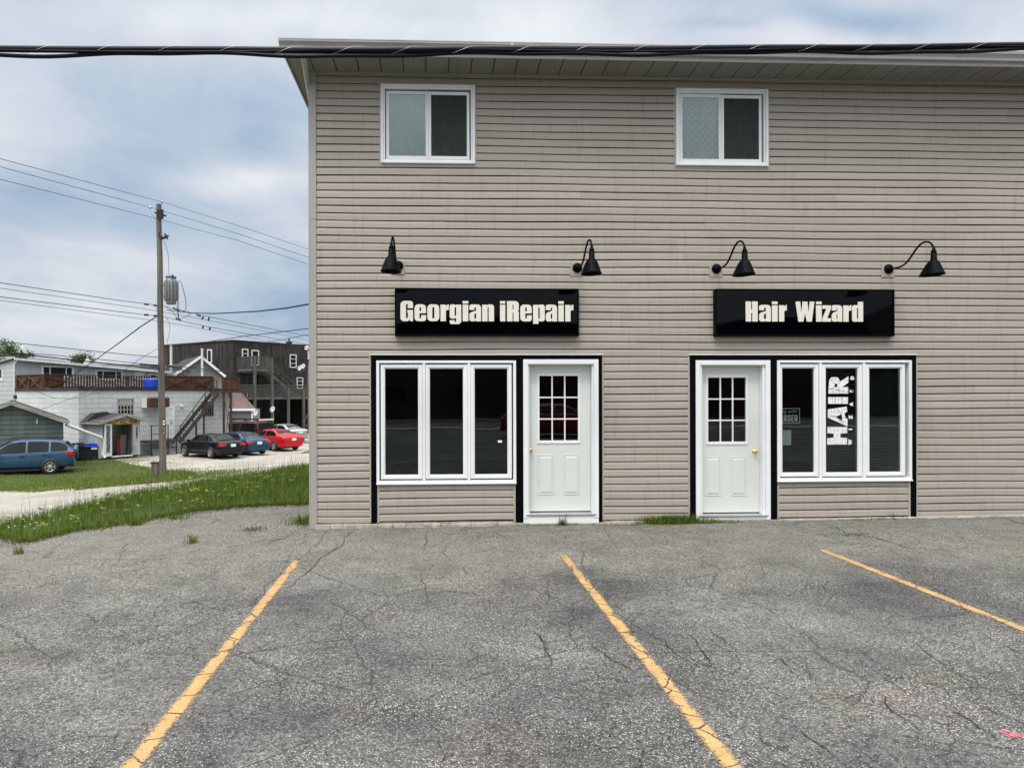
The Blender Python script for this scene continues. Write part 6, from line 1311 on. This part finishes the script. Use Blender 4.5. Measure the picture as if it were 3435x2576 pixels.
    c = [lerp(P(a, 7, 1), P(b, 7, 1), .12), lerp(P(a, 7, -1), P(b, 7, -1), .12), lerp(P(a, 7, -1), P(b, 7, -1), .92), lerp(P(a, 7, 1), P(b, 7, 1), .92)]; quad_panel('rear_window', c, MT['carglass'], .022)
    a, b = K_['wind']; c = [lerp(P(b, 7, 1), P(a, 7, 1), .06), lerp(P(b, 7, -1), P(a, 7, -1), .06), lerp(P(b, 7, -1), P(a, 7, -1), .93), lerp(P(b, 7, 1), P(a, 7, 1), .93)]; quad_panel('windscreen', c, MT['carglass'], .022)
    s0, s1 = K_['side']; xs = [rows[s0][0][0]+.18, rows[s1][0][0]-.15]
    def side_z(x):      # belt and roof heights at x
        X_ = [r_[0][0] for r_ in rows]; return np.interp(x, X_, [r_[5][2] for r_ in rows]), np.interp(x, X_, [r_[6][2] for r_ in rows]), np.interp(x, X_, [r_[5][1] for r_ in rows]), np.interp(x, X_, [r_[6][1] for r_ in rows])
    mid = xs[0]+(xs[1]-xs[0])*.52
    segs = [(xs[0], mid-.05), (mid+.05, xs[1])] if kind != 'suv' else [(xs[0], xs[0]+.72), (xs[0]+.80, mid+.12), (mid+.20, xs[1])]
    if kind == 'truck': segs = [(xs[0]+.1, -1.0), (-.7, .35), (.45, xs[1])]
    for sg in (1, -1):
        for q0, q1 in segs:
            n = 8; bot, top = [], []
            for i in range(n+1):
                x = q0+(q1-q0)*i/n; zb, zt2, yb, yt = side_z(x); g0 = zb+.03; g1 = zt2-.045
                if g1-g0 < .03: g1 = g0+.03
                f0 = (g0-zb)/max(zt2-zb, .05); f1 = (g1-zb)/max(zt2-zb, .05)
                bot.append(Vector((x, (yb+(yt-yb)*f0+.006)*sg, g0))); top.append(Vector((x, (yb+(yt-yb)*f1+.006)*sg, g1)))
            q = MB(); q.add(bot+top, [(i, i+1, n+2+i, n+1+i) for i in range(n)], True); q.build('side_window', MT['carglass'], root)
            if kind == 'sedan' or kind == 'suv': MB().tube(bot, .008, 4).build('window_trim', MT['chrome'] if kind == 'sedan' else MT['rubber'], root)
        # door seams, handles, sill
        q = MB()
        for x in ([segs[0][1]+.04] + ([segs[-1][1]-.05] if kind != 'truck' else [])):
            zb, zt2, yb, yt = side_z(x); q.box(x-.006, x+.006, sg*(hw*.985), sg*(hw+.003), .33, zb-.02)
        q.build('door_seam', MT['rubber'], root)
        for x in ([segs[0][1]-.16, segs[-1][0]+.05+.1] if kind != 'suv' else [segs[1][0]+.15, segs[2][0]+.15]): MB().box(x-.10, x+.10, sg*(hw*.985), sg*(hw+.022), side_z(x)[0]-.14, side_z(x)[0]-.10, .008).build('door_handle', paint if kind == 'sedan' else MT['rubber'], root)
        x = segs[-1][1]-.12; zb = side_z(x)[0]; MB().box(x-.09, x+.10, sg*(hw+.01), sg*(hw+.19), zb+.02, zb+.15, .03).build('wing_mirror', paint, root)
        MB().box(-K_['wb']/2-.0+.42+(Lc/2-K_['fo']-K_['wb']/2)*1.0, K_['wb']/2-.42+(Lc/2-K_['fo']-K_['wb']/2), sg*(hw*.90), sg*(hw*1.0), .19, .27, .01).build('sill', MT['rubber'], root)
    # wheels
    ox = Lc/2-K_['fo']-K_['wb']/2
    r = K_['r']
    for wx in (ox+K_['wb']/2, ox-K_['wb']/2):
        for sg in (1, -1):
            q = MB().lathe([(0, 0), (r+.028, 0), (r+.028, .16), (0, .16)], 28, Matrix.Translation((wx, sg*(hw-.155) if sg > 0 else -(hw+.005), r+.01)) @ Matrix.Rotation(R(-90), 4, 'X')); 
            q.build('wheel_arch', MT['rubber'], root)
            wo = sg*(hw-.19); w_ = empty('wheel', (wx, wo, r)); w_.parent = root; w_.rotation_euler = (0, 0, 0 if sg > 0 else math.pi)
            M = Matrix.Rotation(R(-90), 4, 'X')
            MB().lathe([(r*.62, .0), (r*.93, .0), (r, .03), (r, .18), (r*.93, .215), (r*.66, .215), (r*.62, .19), (r*.62, 0)], 28, M).build('tyre', MT['rubber'], w_)
            q = MB().lathe([(0, .14), (r*.60, .13), (r*.60, .20), (r*.66, .212), (r*.66, .13)], 28, M); q2 = q.build('rim_barrel', MT['rubber'], w_)
            q = MB(); ns = 10 if kind == 'sedan' else 6
            for k in range(ns):
                a = 2*math.pi*k/ns; q.bar(M @ Vector((r*.10*math.cos(a), r*.10*math.sin(a), .185)), M @ Vector((r*.60*math.cos(a), r*.60*math.sin(a), .195)), r*(.10 if ns == 10 else .20), .02, M @ Vector((0, 0, 1)))
            q.lathe([(0, .20), (r*.16, .20), (r*.18, .17)], 14, M).lathe([(r*.57, .185), (r*.585, .208), (r*.65, .212), (r*.66, .19)], 28, M); q.build('rim', MT[rim], w_)
    # lamps, plate, bumper
    xr = rows[0][0][0]; zb = st[1][2]
    for sg in (1, -1):
        if kind in ('sedan', 'coupe'): MB().box(xr+.01, xr+.30, sg*hw*.50, sg*hw*.955, zb-.17, zb-.01, .045).build('tail_lamp', MT['tail'], root)
        elif kind == 'suv': MB().box(xr+.02, xr+.36, sg*hw*.66, sg*hw*.985, zb-.20, zb+.02, .05).build('tail_lamp', MT['tail'], root)
        else: MB().box(xr-.0, xr+.06, sg*hw*.82, sg*hw*.97, .75, 1.08, .02).build('tail_lamp', MT['tail'], root)
        MB().box(-xr-.42, -xr-.12, sg*hw*.55, sg*hw*.90, .60, .74, .04).build('headlight', MT['chrome'], root)
    zp = {'sedan': .70, 'suv': .78, 'truck': .80}[kind]
    MB().box(xr-.028, xr+.10, -.16, .16, zp-.01, zp+.15, .006).build('number_plate', MT['plate'], root)
    MB().box(xr-.02, xr+.22, -hw*.78, hw*.78, .30, .44 if kind != 'truck' else .60, .05).build('rear_bumper', paint if kind != 'truck' else MT['chrome'], root)
    MB().box(-xr-.05, -xr+.0, -.5, .5, .45, .62, .02).build('grille', MT['rubber'], root)
    MB().box(xr+.5, -xr-.5, -hw*.8, hw*.8, .16, .24).build('underbody', MT['rubber'], root)
    return root, Lc, hw, xr, zb
def paint(name, col, metal=.3, rough=.22):
    m = Mat(name); m.set(m.ramp(m.noise(2.0, 3), [(.3, tuple(c*.93 for c in col)), (.7, col)]), rough, metal); m.b.inputs['Coat Weight'].default_value = .22; m.b.inputs['Specular IOR Level'].default_value = .3; m.b.inputs['Coat Roughness'].default_value = .05; return m.m
HD = math.atan2(.62, -.784)
def put(px, py, dx=0, dy=0): p = ground_at(px, py); return Vector((p.x+dx, p.y+dy, float(ground_z(p.x+dx, p.y+dy))))
def place(kind, pnt, label, wheel_px, which, ang, rim='rim'):
    """put the car so that one near rear wheel touches the ground at wheel_px; which = local (x, y) of that wheel"""
    g_ = ground_at(*wheel_px); c, s = math.cos(ang), math.sin(ang); x = g_.x-(c*which[0]-s*which[1]); y = g_.y-(s*which[0]+c*which[1])
    return car(kind, pnt, label, (x, y, float(ground_z(x, y))), ang, 'cars parked on the gravel', rim)
RW = (-1.31, .80)     # rear wheel on the camera side (left of the car when the nose points away to the left)
place('sedan', paint('black_car_paint', (.006, .007, .012)), 'black sedan parked nose-in on the gravel, leftmost of the row', (709, 1539), (-1.31, .83), HD-R(2))
place('sedan', paint('blue_car_paint', (.016, .058, .115)), 'dark teal blue sedan between the black sedan and the red sedan', (802, 1526), (-1.31, .83), HD-R(5))
place('sedan', paint('red_car_paint', (.48, .012, .018), .1), 'bright red sedan parked right of the teal blue one', (922, 1514), (-1.31, .83), HD-R(4))
place('sedan', paint('silver_car_paint', (.42, .43, .45), .6), 'silver sedan farthest right, behind the red one', (955, 1483), (-1.31, .83), HD-R(4))
t_, _, hw_, xr_, zb_ = place('truck', paint('maroon_truck_paint', (.07, .008, .010), .1), 'maroon pickup truck with a cap and roof rack behind the sedans', (832, 1500), (-1.75, .9), HD+R(6))
t_['category'] = 'truck'; t_.name = 'pickup_truck'
q = MB()
for sg in (-.6, .6): q.bar((xr_+.2, sg, 2.02), (1.6, sg, 2.02), .05)
for x in (xr_+.3, -1.2, .1, 1.4): q.bar((x, -.75, 1.98), (x, .75, 1.98), .05); [q.bar((x, s_, 1.8), (x, s_, 2.0), .04) for s_ in (-.68, .68)]
q.build('roof_rack', MT['rubber'], t_); MB().box(xr_+.1, xr_+.2, -.7, .7, 1.95, 2.06, .01).build('light_bar', MT['cream'], t_)
g_ = ground_at(168, 1592); ang = math.atan2(-.38, -.92)
o, _, hw_, xr_, zb_ = car('suv', paint('steel_blue_paint', (.042, .098, .180), .4), 'steel blue compact SUV parked on the grass at the left edge', (0, 0, 0), ang, None)
c, s = math.cos(ang), math.sin(ang); wx, wy = 2.30-.90-2.66, .86; x, y = g_.x-(c*wx-s*wy), g_.y-(s*wx+c*wy); o.location = (x, y, float(ground_z(x, y)))
q = MB()
for sg in (-1, 1): q.tube([(xr_+.55, sg*.58, 1.66), (xr_+.7, sg*.58, 1.74), (.35, sg*.58, 1.76), (.5, sg*.58, 1.68)], .02, 6)
q.build('roof_rail', MT['rubber'], o)
MB().lathe([(0, 0), (.33, 0), (.36, .04), (.36, .14), (.33, .18), (0, .18)], 28, Matrix.Translation((xr_-.10, -.1, .98)) @ Matrix.Rotation(R(90), 4, 'Y')).build('spare_wheel_cover', paint('steel_blue_cover', (.036, .085, .160), .4), o)

# ================================================================== VEGETATION
def blades(name, pts, h0, h1, w0, w1, mt, label=None, cat=None, kind='stuff', lean=.45, parent=None, seed=1):
    """grass: each blade a bent two-segment strip; pts (n, 3) roots"""
    r_ = np.random.default_rng(seed); n = len(pts); a = r_.uniform(0, 2*np.pi, n); hgt = r_.uniform(h0, h1, n)*r_.uniform(.6, 1.15, n); wd_ = r_.uniform(w0, w1, n)
    az = r_.uniform(0, 2*np.pi, n); ln = r_.uniform(.05, lean, n)*hgt
    s = np.stack([np.cos(a), np.sin(a), np.zeros(n)], -1)*wd_[:, None]/2; d = np.stack([np.cos(az), np.sin(az), np.zeros(n)], -1); up = np.array([0, 0, 1.])
    p1 = pts+d*(ln*.3)[:, None]+up*(hgt*.55)[:, None]; p2 = pts+d*ln[:, None]+up*hgt[:, None]*1.0
    v = np.stack([pts-s, pts+s, p1+s*.75, p1-s*.75, p2], 1).reshape(-1, 3); b_ = np.arange(n)*5
    me = bpy.data.meshes.new(name); q = np.stack([b_, b_+1, b_+2, b_+3], -1); t = np.stack([b_+3, b_+2, b_+4], -1)
    me.vertices.add(len(v)); me.vertices.foreach_set('co', v.astype(np.float32).ravel())
    loops = np.concatenate([q, t], 1).ravel(); me.loops.add(len(loops)); me.loops.foreach_set('vertex_index', loops.astype(np.int32)); me.polygons.add(2*n)
    stt = np.stack([np.arange(n)*7, np.arange(n)*7+4], -1).ravel(); me.polygons.foreach_set('loop_start', stt.astype(np.int32)); me.update(calc_edges=True)
    me.materials.append(mt); o = bpy.data.objects.new(name, me); COL.objects.link(o); o.parent = parent; return tag(o, label, cat, None, kind)
def inpoly(x, y, P):
    c = np.zeros(len(x), bool); j = len(P)-1
    for i in range(len(P)):
        xi, yi = P[i]; xj, yj = P[j]; k = ((yi > y) != (yj > y)) & (x < (xj-xi)*(y-yi)/(yj-yi+1e-12)+xi); c ^= k; j = i
    return c
def pnoise(x, y, s, seed=0):
    r_ = np.random.default_rng(seed); t = 0
    for k in range(5): a, b, c = r_.uniform(-1, 1, 3); t = t+np.sin((x*a+y*b)*s*(1+k*.7)+c*6)
    return t/5
# bank between the lot and the lane
BANK = [tuple(p) for p in le[:-1]]+[(-1.76, ye+.02), (-1.76, 20.5), (-1.0, 27), (-2.6, 27), (-4.2, 19.0), (-5.4, 15.5), (-7.0, 12.6), (-11.5, 9.0), (le[0][0]-6, le[0][1]-3.4)]
n = 330000; x = rng.uniform(-13, -1, n); y = rng.uniform(3, 27, n); k = inpoly(x, y, BANK); x, y = x[k], y[k]
dens = .55+.45*pnoise(x, y, 1.6, 3); d_ = (x+5.6)*-.607+(y-9.2)*.795
k = (rng.uniform(0, 1, len(x)) < dens*np.clip(1.4-(y-9)/18, .35, 1)); x, y, d_ = x[k], y[k], d_[k]; x = x+rng.normal(0, .05, len(x)); y = y+rng.normal(0, .05, len(x)); x = np.minimum(x, -1.80)
hm = .55+.45*pnoise(x, y, .9, 5)+.0*d_
short = np.clip(d_/1.2, .35, 1)
pts = np.stack([x, y, ground_z(x, y)-.01], -1)
sel = rng.uniform(0, 1, len(x)) < .5
blades('tall_grass', pts[(short > .7)], .07, .21, .005, .010, MT['grass'], seed=2)
blades('short_grass', pts[(short <= .7)], .05, .16, .006, .012, MT['grass'], seed=3)
# taller seed heads along the crest
n = 900; t = rng.uniform(0, 1, n); cxp = np.interp(t, [0, .35, .7, 1], [-9.6, -7.0, -5.2, -3.6]); cyp = np.interp(t, [0, .35, .7, 1], [9.6, 12.2, 15.2, 19]); cxp += rng.normal(0, .35, n); cyp += rng.normal(0, .35, n)
blades('seed_grass', np.stack([cxp, cyp, ground_z(cxp, cyp)], -1), .35, .62, .003, .006, MT['drygrass'], lean=.3, seed=4)
# broad-leaved weeds in the bank
r_ = random.Random(9); q = MB()
for i in range(240):
    a = r_.random(); yy = r_.uniform(9.0, 15); xx = np.interp(yy, [9, 12, 15], [-7.5, -4.6, -3.6])+r_.uniform(-1.6, 1.2)
    if not inpoly(np.array([xx]), np.array([yy]), BANK)[0]: continue
    z = float(ground_z(xx, yy))+r_.uniform(.03, .16)
    for j in range(5):
        t = r_.uniform(0, 6.28); l_ = r_.uniform(.04, .10); w_ = l_*.35; d = Vector((math.cos(t), math.sin(t), r_.uniform(0, .5))); s = Vector((-math.sin(t), math.cos(t), 0))*w_; p = Vector((xx, yy, z))
        q.add([p, p+d*l_*.5+s, p+d*l_, p+d*l_*.5-s], [(0, 1, 2, 3)])
tag(q.build('broadleaf_weeds', MT['grass'], recalc=False), kind='stuff')
q = MB()
for i in range(110):
    if i < 60: yy = r_.uniform(8.6, 10.5); xx = np.interp(yy, [8.6, 10.5], [-6.6, -5.2])+r_.uniform(-1.2, .3)
    else: pp_ = ground_at(r_.uniform(150, 640), r_.uniform(1612, 1650)); xx, yy = pp_.x, pp_.y
    z = float(ground_z(xx, yy))+r_.uniform(.07, .14); s = .010
    for k in range(3): t = r_.uniform(0, 3); q.add([(xx-s*math.cos(t), yy-s*math.sin(t), z-s*.6), (xx+s*math.cos(t), yy+s*math.sin(t), z-s*.6), (xx+s*math.cos(t), yy+s*math.sin(t), z+s*.6), (xx-s*math.cos(t), yy-s*math.sin(t), z+s*.6)], [(0, 1, 2, 3)])
tag(q.build('clover_flowers', MT['flower'], recalc=False), kind='stuff')
# far lawn
n = 260000; x = rng.uniform(-50, -6, n); y = rng.uniform(18, 46, n); k = np.zeros(n, bool)
for P in lawn_polys: k |= inpoly(x, y, P)
ed = pnoise(x, y, 1.3, 8); k &= (rng.uniform(0, 1, n) < np.where(y > 33, .6, 1.0)); x, y = x[k], y[k]
vis = (x/y > -.68); x, y = x[vis], y[vis]; x = x+rng.normal(0, .16, len(x)); y = y+rng.normal(0, .20, len(x))
blades('lawn_grass', np.stack([x, y, ground_z(x, y)+.0], -1), .05, .13, .012, .026, MT['lawn'], lean=.7, seed=6)
# straggling tufts on the gravel edge
n = 5200; P_ = [ground_at(a, b) for a, b in ((380, 1543), (470, 1560), (540, 1573), (640, 1590), (700, 1600), (1045, 1530), (860, 1525))]
ii = rng.integers(0, 5, n); tt = rng.uniform(0, 1, n); ex_, ey_ = [], []
px_ = np.array([p.x for p in P_]); py_ = np.array([p.y for p in P_]); jj = np.minimum(ii+1, 4)
x = px_[ii]+(px_[jj]-px_[ii])*tt+rng.normal(0, .7, n); y = py_[ii]+(py_[jj]-py_[ii])*tt+rng.normal(0, .8, n)+.8
x2 = rng.uniform(-8.6, -6.4, 2600); y2 = 46+rng.normal(0, .8, 2600)+(x2+7)*-.6
x3 = np.array([ground_at(300+i*2, 1528+((i*7) % 9)).x for i in range(100)]).repeat(8); y3 = np.array([ground_at(300+i*2, 1528+((i*7) % 9)).y for i in range(100)]).repeat(8)
x = np.concatenate([x, x2, x3+rng.normal(0, .2, 800)]); y = np.concatenate([y, y2, y3+rng.normal(0, .2, 800)]); k = pnoise(x, y, 1.5, 4) > -.15; x, y = x[k], y[k]
blades('verge_grass', np.stack([x, y, ground_z(x, y)], -1), .04, .10, .012, .025, MT['lawn'], lean=.8, seed=7)
# tufts
def tuft(px, py, n, rad, h0, h1, label, mt='grass', name='grass_tuft', w=(.004, .009), sy=1.0, y=None, cat='grass tuft', lean=.6, zoff=0):
    p = ground_at(px, py) if y is None else Vector((WALL.hit(px, py).x, y, 0)); r2 = np.random.default_rng(int(px)); x = r2.normal(0, rad*.5, n); yy = r2.normal(0, rad*.5*sy, n)
    X_, Y_ = p.x+x, np.minimum(p.y+yy, 9.985) if p.x > CX else p.y+yy
    return blades(name, np.stack([X_, Y_, ground_z(X_, Y_)+zoff], -1), h0, h1, w[0], w[1], MT[mt], label if cat else None, cat, None if cat else 'stuff', lean, seed=int(px))
tuft(645, 1822, 70, .07, .06, .16, 'small grass tuft standing alone in the asphalt left of the building')
tuft(62, 1858, 70, .07, .05, .13, 'small grass tuft at the far left edge of the asphalt')
tuft(455, 1762, 150, .12, .06, .18, 'grass clump at the asphalt edge below the bank')
tuft(590, 1742, 240, .22, .03, .10, 'low spreading weeds on the asphalt edge in front of the bank')
tuft(1020, 1757, 420, .22, .05, .18, 'grass growing at the foot of the building corner')
tuft(850, 1778, 160, .16, .02, .07, 'dry brown weed flattened on the asphalt left of the corner', 'drygrass')
tuft(2250, 1752, 2600, .42, .05, .15, 'thick green grass patch at the wall between the two shop fronts', sy=.22, y=9.93, lean=.9)
tuft(2380, 1762, 700, .55, .015, .05, 'thin moss and grass fringe in front of the right shop door', sy=.10, y=9.92, name='moss_fringe', cat=None)
tuft(1883, 1757, 46, .05, .06, .17, 'dark dry weed growing at the left shop door sill', 'drygrass', w=(.006, .012), y=9.93)
tuft(1850, 1768, 500, .75, .01, .035, 'mossy fringe along the foundation under the left shop door', sy=.06, y=9.94, name='moss_fringe', cat=None)
tuft(2960, 1746, 420, .8, .01, .035, 'mossy fringe along the foundation under the right shop window', sy=.06, y=9.94, name='moss_fringe', cat=None)
tuft(2985, 1738, 26, .04, .10, .22, 'thin dry stalk against the siding under the right shop window', 'drygrass', w=(.002, .004), y=9.93, lean=.4)
tuft(2850, 1795, 260, .35, .01, .03, 'green moss strip in the asphalt crack before the right shop window', sy=.35, name='moss_fringe', cat=None)
# crumbled asphalt and grit where the lot breaks up into the bank, and along the wall
r_ = random.Random(21); q = MB()
def crumb(x, y, s):
    z = float(ground_z(x, y))+.004; k = 5; a0 = r_.uniform(0, 6); vs = [(x+s*r_.uniform(.6, 1.2)*math.cos(a0+6.283*i/k), y+s*r_.uniform(.6, 1.2)*math.sin(a0+6.283*i/k), z) for i in range(k)]; vs += [(x+.3*(v[0]-x), y+.3*(v[1]-y), z+s*r_.uniform(.5, .9)) for v in vs]
    q.add(vs, [(i, (i+1) % k, k+(i+1) % k, k+i) for i in range(k)]+[tuple(range(k, 2*k))])
for i in range(1500):
    t = r_.uniform(0, len(le)-1.01); k = int(t); t -= k; crumb(le[k][0]+(le[k+1][0]-le[k][0])*t+r_.gauss(0, .10), le[k][1]+(le[k+1][1]-le[k][1])*t-abs(r_.gauss(0, .16))+.03, r_.uniform(.005, .02))
for i in range(700): crumb(r_.uniform(-1.6, 8.4), 9.955-abs(r_.gauss(0, .05)), r_.uniform(.003, .011))
for i in range(220): crumb(r_.uniform(-6, 8), r_.uniform(3.5, 9.8), r_.uniform(.002, .006))
tag(q.build('loose_grit', simple('grit', (.19, .175, .15), .95, var=.5, scale=30), recalc=False), kind='stuff')
# low ragged growth creeping out over the asphalt edge
n = 9000; t = rng.uniform(0, len(le)-1.01, n); k = t.astype(int); t = t-k; lx = np.array([p[0] for p in le]); ly = np.array([p[1] for p in le])
x = lx[k]+(lx[k+1]-lx[k])*t+rng.normal(0, .06, n); y = ly[k]+(ly[k+1]-ly[k])*t; off = np.abs(rng.normal(0, 1, n))*(.02+.22*np.clip(pnoise(x, y, 3.1, 12), 0, 1)); y = y-off+.05
x = np.minimum(x, -1.80); blades('edge_grass', np.stack([x, y, ground_z(x, y)], -1), .02, .10, .005, .010, MT['grass'], lean=.9, seed=31)
x = lx[k]+(lx[k+1]-lx[k])*t+rng.normal(0, .10, n); y = ly[k]+(ly[k+1]-ly[k])*t+rng.normal(-.03, .12, n); s_ = slice(0, 2500); x, y = np.minimum(x[s_], -1.80), y[s_]
blades('dead_grass', np.stack([x, y, ground_z(x, y)], -1), .02, .07, .004, .008, MT['drygrass'], lean=1.4, seed=32)
# trees beyond the roofs
def tree(px, py_base, py_top, Y, wpx, seed, label, holes=.5):
    rr = random.Random(seed); b = at(px, py_top, Y); h = b.z-GZ; o = empty('leafy_tree', (b.x, Y, GZ), 0, label, 'tree', 'trees beyond the roofs'); wr_ = wpx/F*Y/2
    t = MB(); t.tube([(0, 0, 0), (.1, 0, h*.4), (.0, 0, h*.85)], [.22, .16, .05], 8); cl = []
    for i in range(16):
        a = rr.uniform(0, 6.28); z = h*rr.uniform(.45, .9); e_ = Vector((math.cos(a)*wr_*rr.uniform(.3, .95), math.sin(a)*wr_*rr.uniform(.3, .9), min(h*.98, z+rr.uniform(.2, 1.4)))); t.tube([(.05, 0, z*.85), e_*.6+Vector((0, 0, z*.36)), e_], [.06, .04, .015], 5); cl.append(e_)
    t.build('trunk', MT['pole'], o); c = MB()
    for e_ in cl+[Vector((0, 0, h*.93))]:
        for k in range(150):
            p = e_+Vector((rr.gauss(0, .38), rr.gauss(0, .38), rr.gauss(0, .28))); d = Vector((rr.uniform(-1, 1), rr.uniform(-1, 1), rr.uniform(-.6, .6))).normalized()*.12; s = Vector((rr.uniform(-1, 1), rr.uniform(-1, 1), rr.uniform(-1, 1))).normalized()*.07
            c.add([p-d, p+s, p+d, p-s], [(0, 1, 2, 3)])
    c.build('crown', MT['leaf'], o, recalc=False)
tree(22, 1210, 1148, 74, 46, 1, 'small loose-crowned tree above the roof at the far left edge'); tree(62, 1210, 1184, 78, 60, 3, 'low tree showing just over the left end of the block building roof'); tree(270, 1230, 1196, 84, 64, 2, 'low green tree top behind the middle of the block building roof')
tree(-8, 1215, 1180, 70, 50, 5, 'tree cut by the left edge of the view above the brick building')

# ================================================================== ACROSS THE STREET (behind the camera, seen in the glass)
car('sedan', paint('cherry_car_paint', (.30, .010, .014), .1), 'red sedan parked on the lot behind the photographer, seen reflected in the door panes', (4.9, -9.5, float(ground_z(4.9, -9.5))), R(8), None)
car('suv', paint('grey_car_paint', (.16, .17, .18), .5), 'grey SUV parked along the street behind the photographer, seen reflected in the shop glass', (-7.5, -17.9, float(ground_z(-7.5, -17.9))), R(180), None)
ob = empty('street_building', (2, -32, 0), 0, 'dark red brick building across the street, seen reflected in the shop windows', 'building')
o = MB().box(-30, 30, -12, 0, -.2, 6.4).build('wall', MT['brick'], ob); MB().box(-30.3, 30.3, -12.3, .3, 6.402, 6.7).build('roof', MT['shingle'], ob)
for x in (-26, -21, -16, -11, -6, -1, 5, 10, 16, 22, 27):
    for z in (1.2, 4.1):
        w_ = MB().frame(x, x+1.9, z, z+1.3, .1, 0, .05, bev=0).box(x+.93, x+.98, 0, .04, z, z+1.3).build('window', MT['rust'], ob); MB().box(x+.1, x+1.8, .005, .015, z+.1, z+1.2).build('pane', MT['carglass'], w_)
o = empty('street_house', (40, -30, 0), 0, 'dark gabled house across the street, seen reflected in the shop windows', 'house'); MB().prism([(-7, -.2), (7, -.2), (7, 5.5), (0, 10), (-7, 5.5)], -10, 0).build('wall', MT['darkwood'], o)
o = empty('street_house', (-42, -30, 0), 0, 'grey gabled house across the street to the left, seen reflected in the shop windows', 'house'); MB().prism([(-7, -.2), (7, -.2), (7, 4.5), (0, 8), (-7, 4.5)], -10, 0).build('wall', MT['housewall'], o)
tag(MB().box(-60, 60, -17.2, -16.0, -.1, .14, .02).box(-60, 60, -30, -29.8, -.1, .14).build('kerb', MT['conc']), kind='structure')
print('done', len(bpy.data.objects))
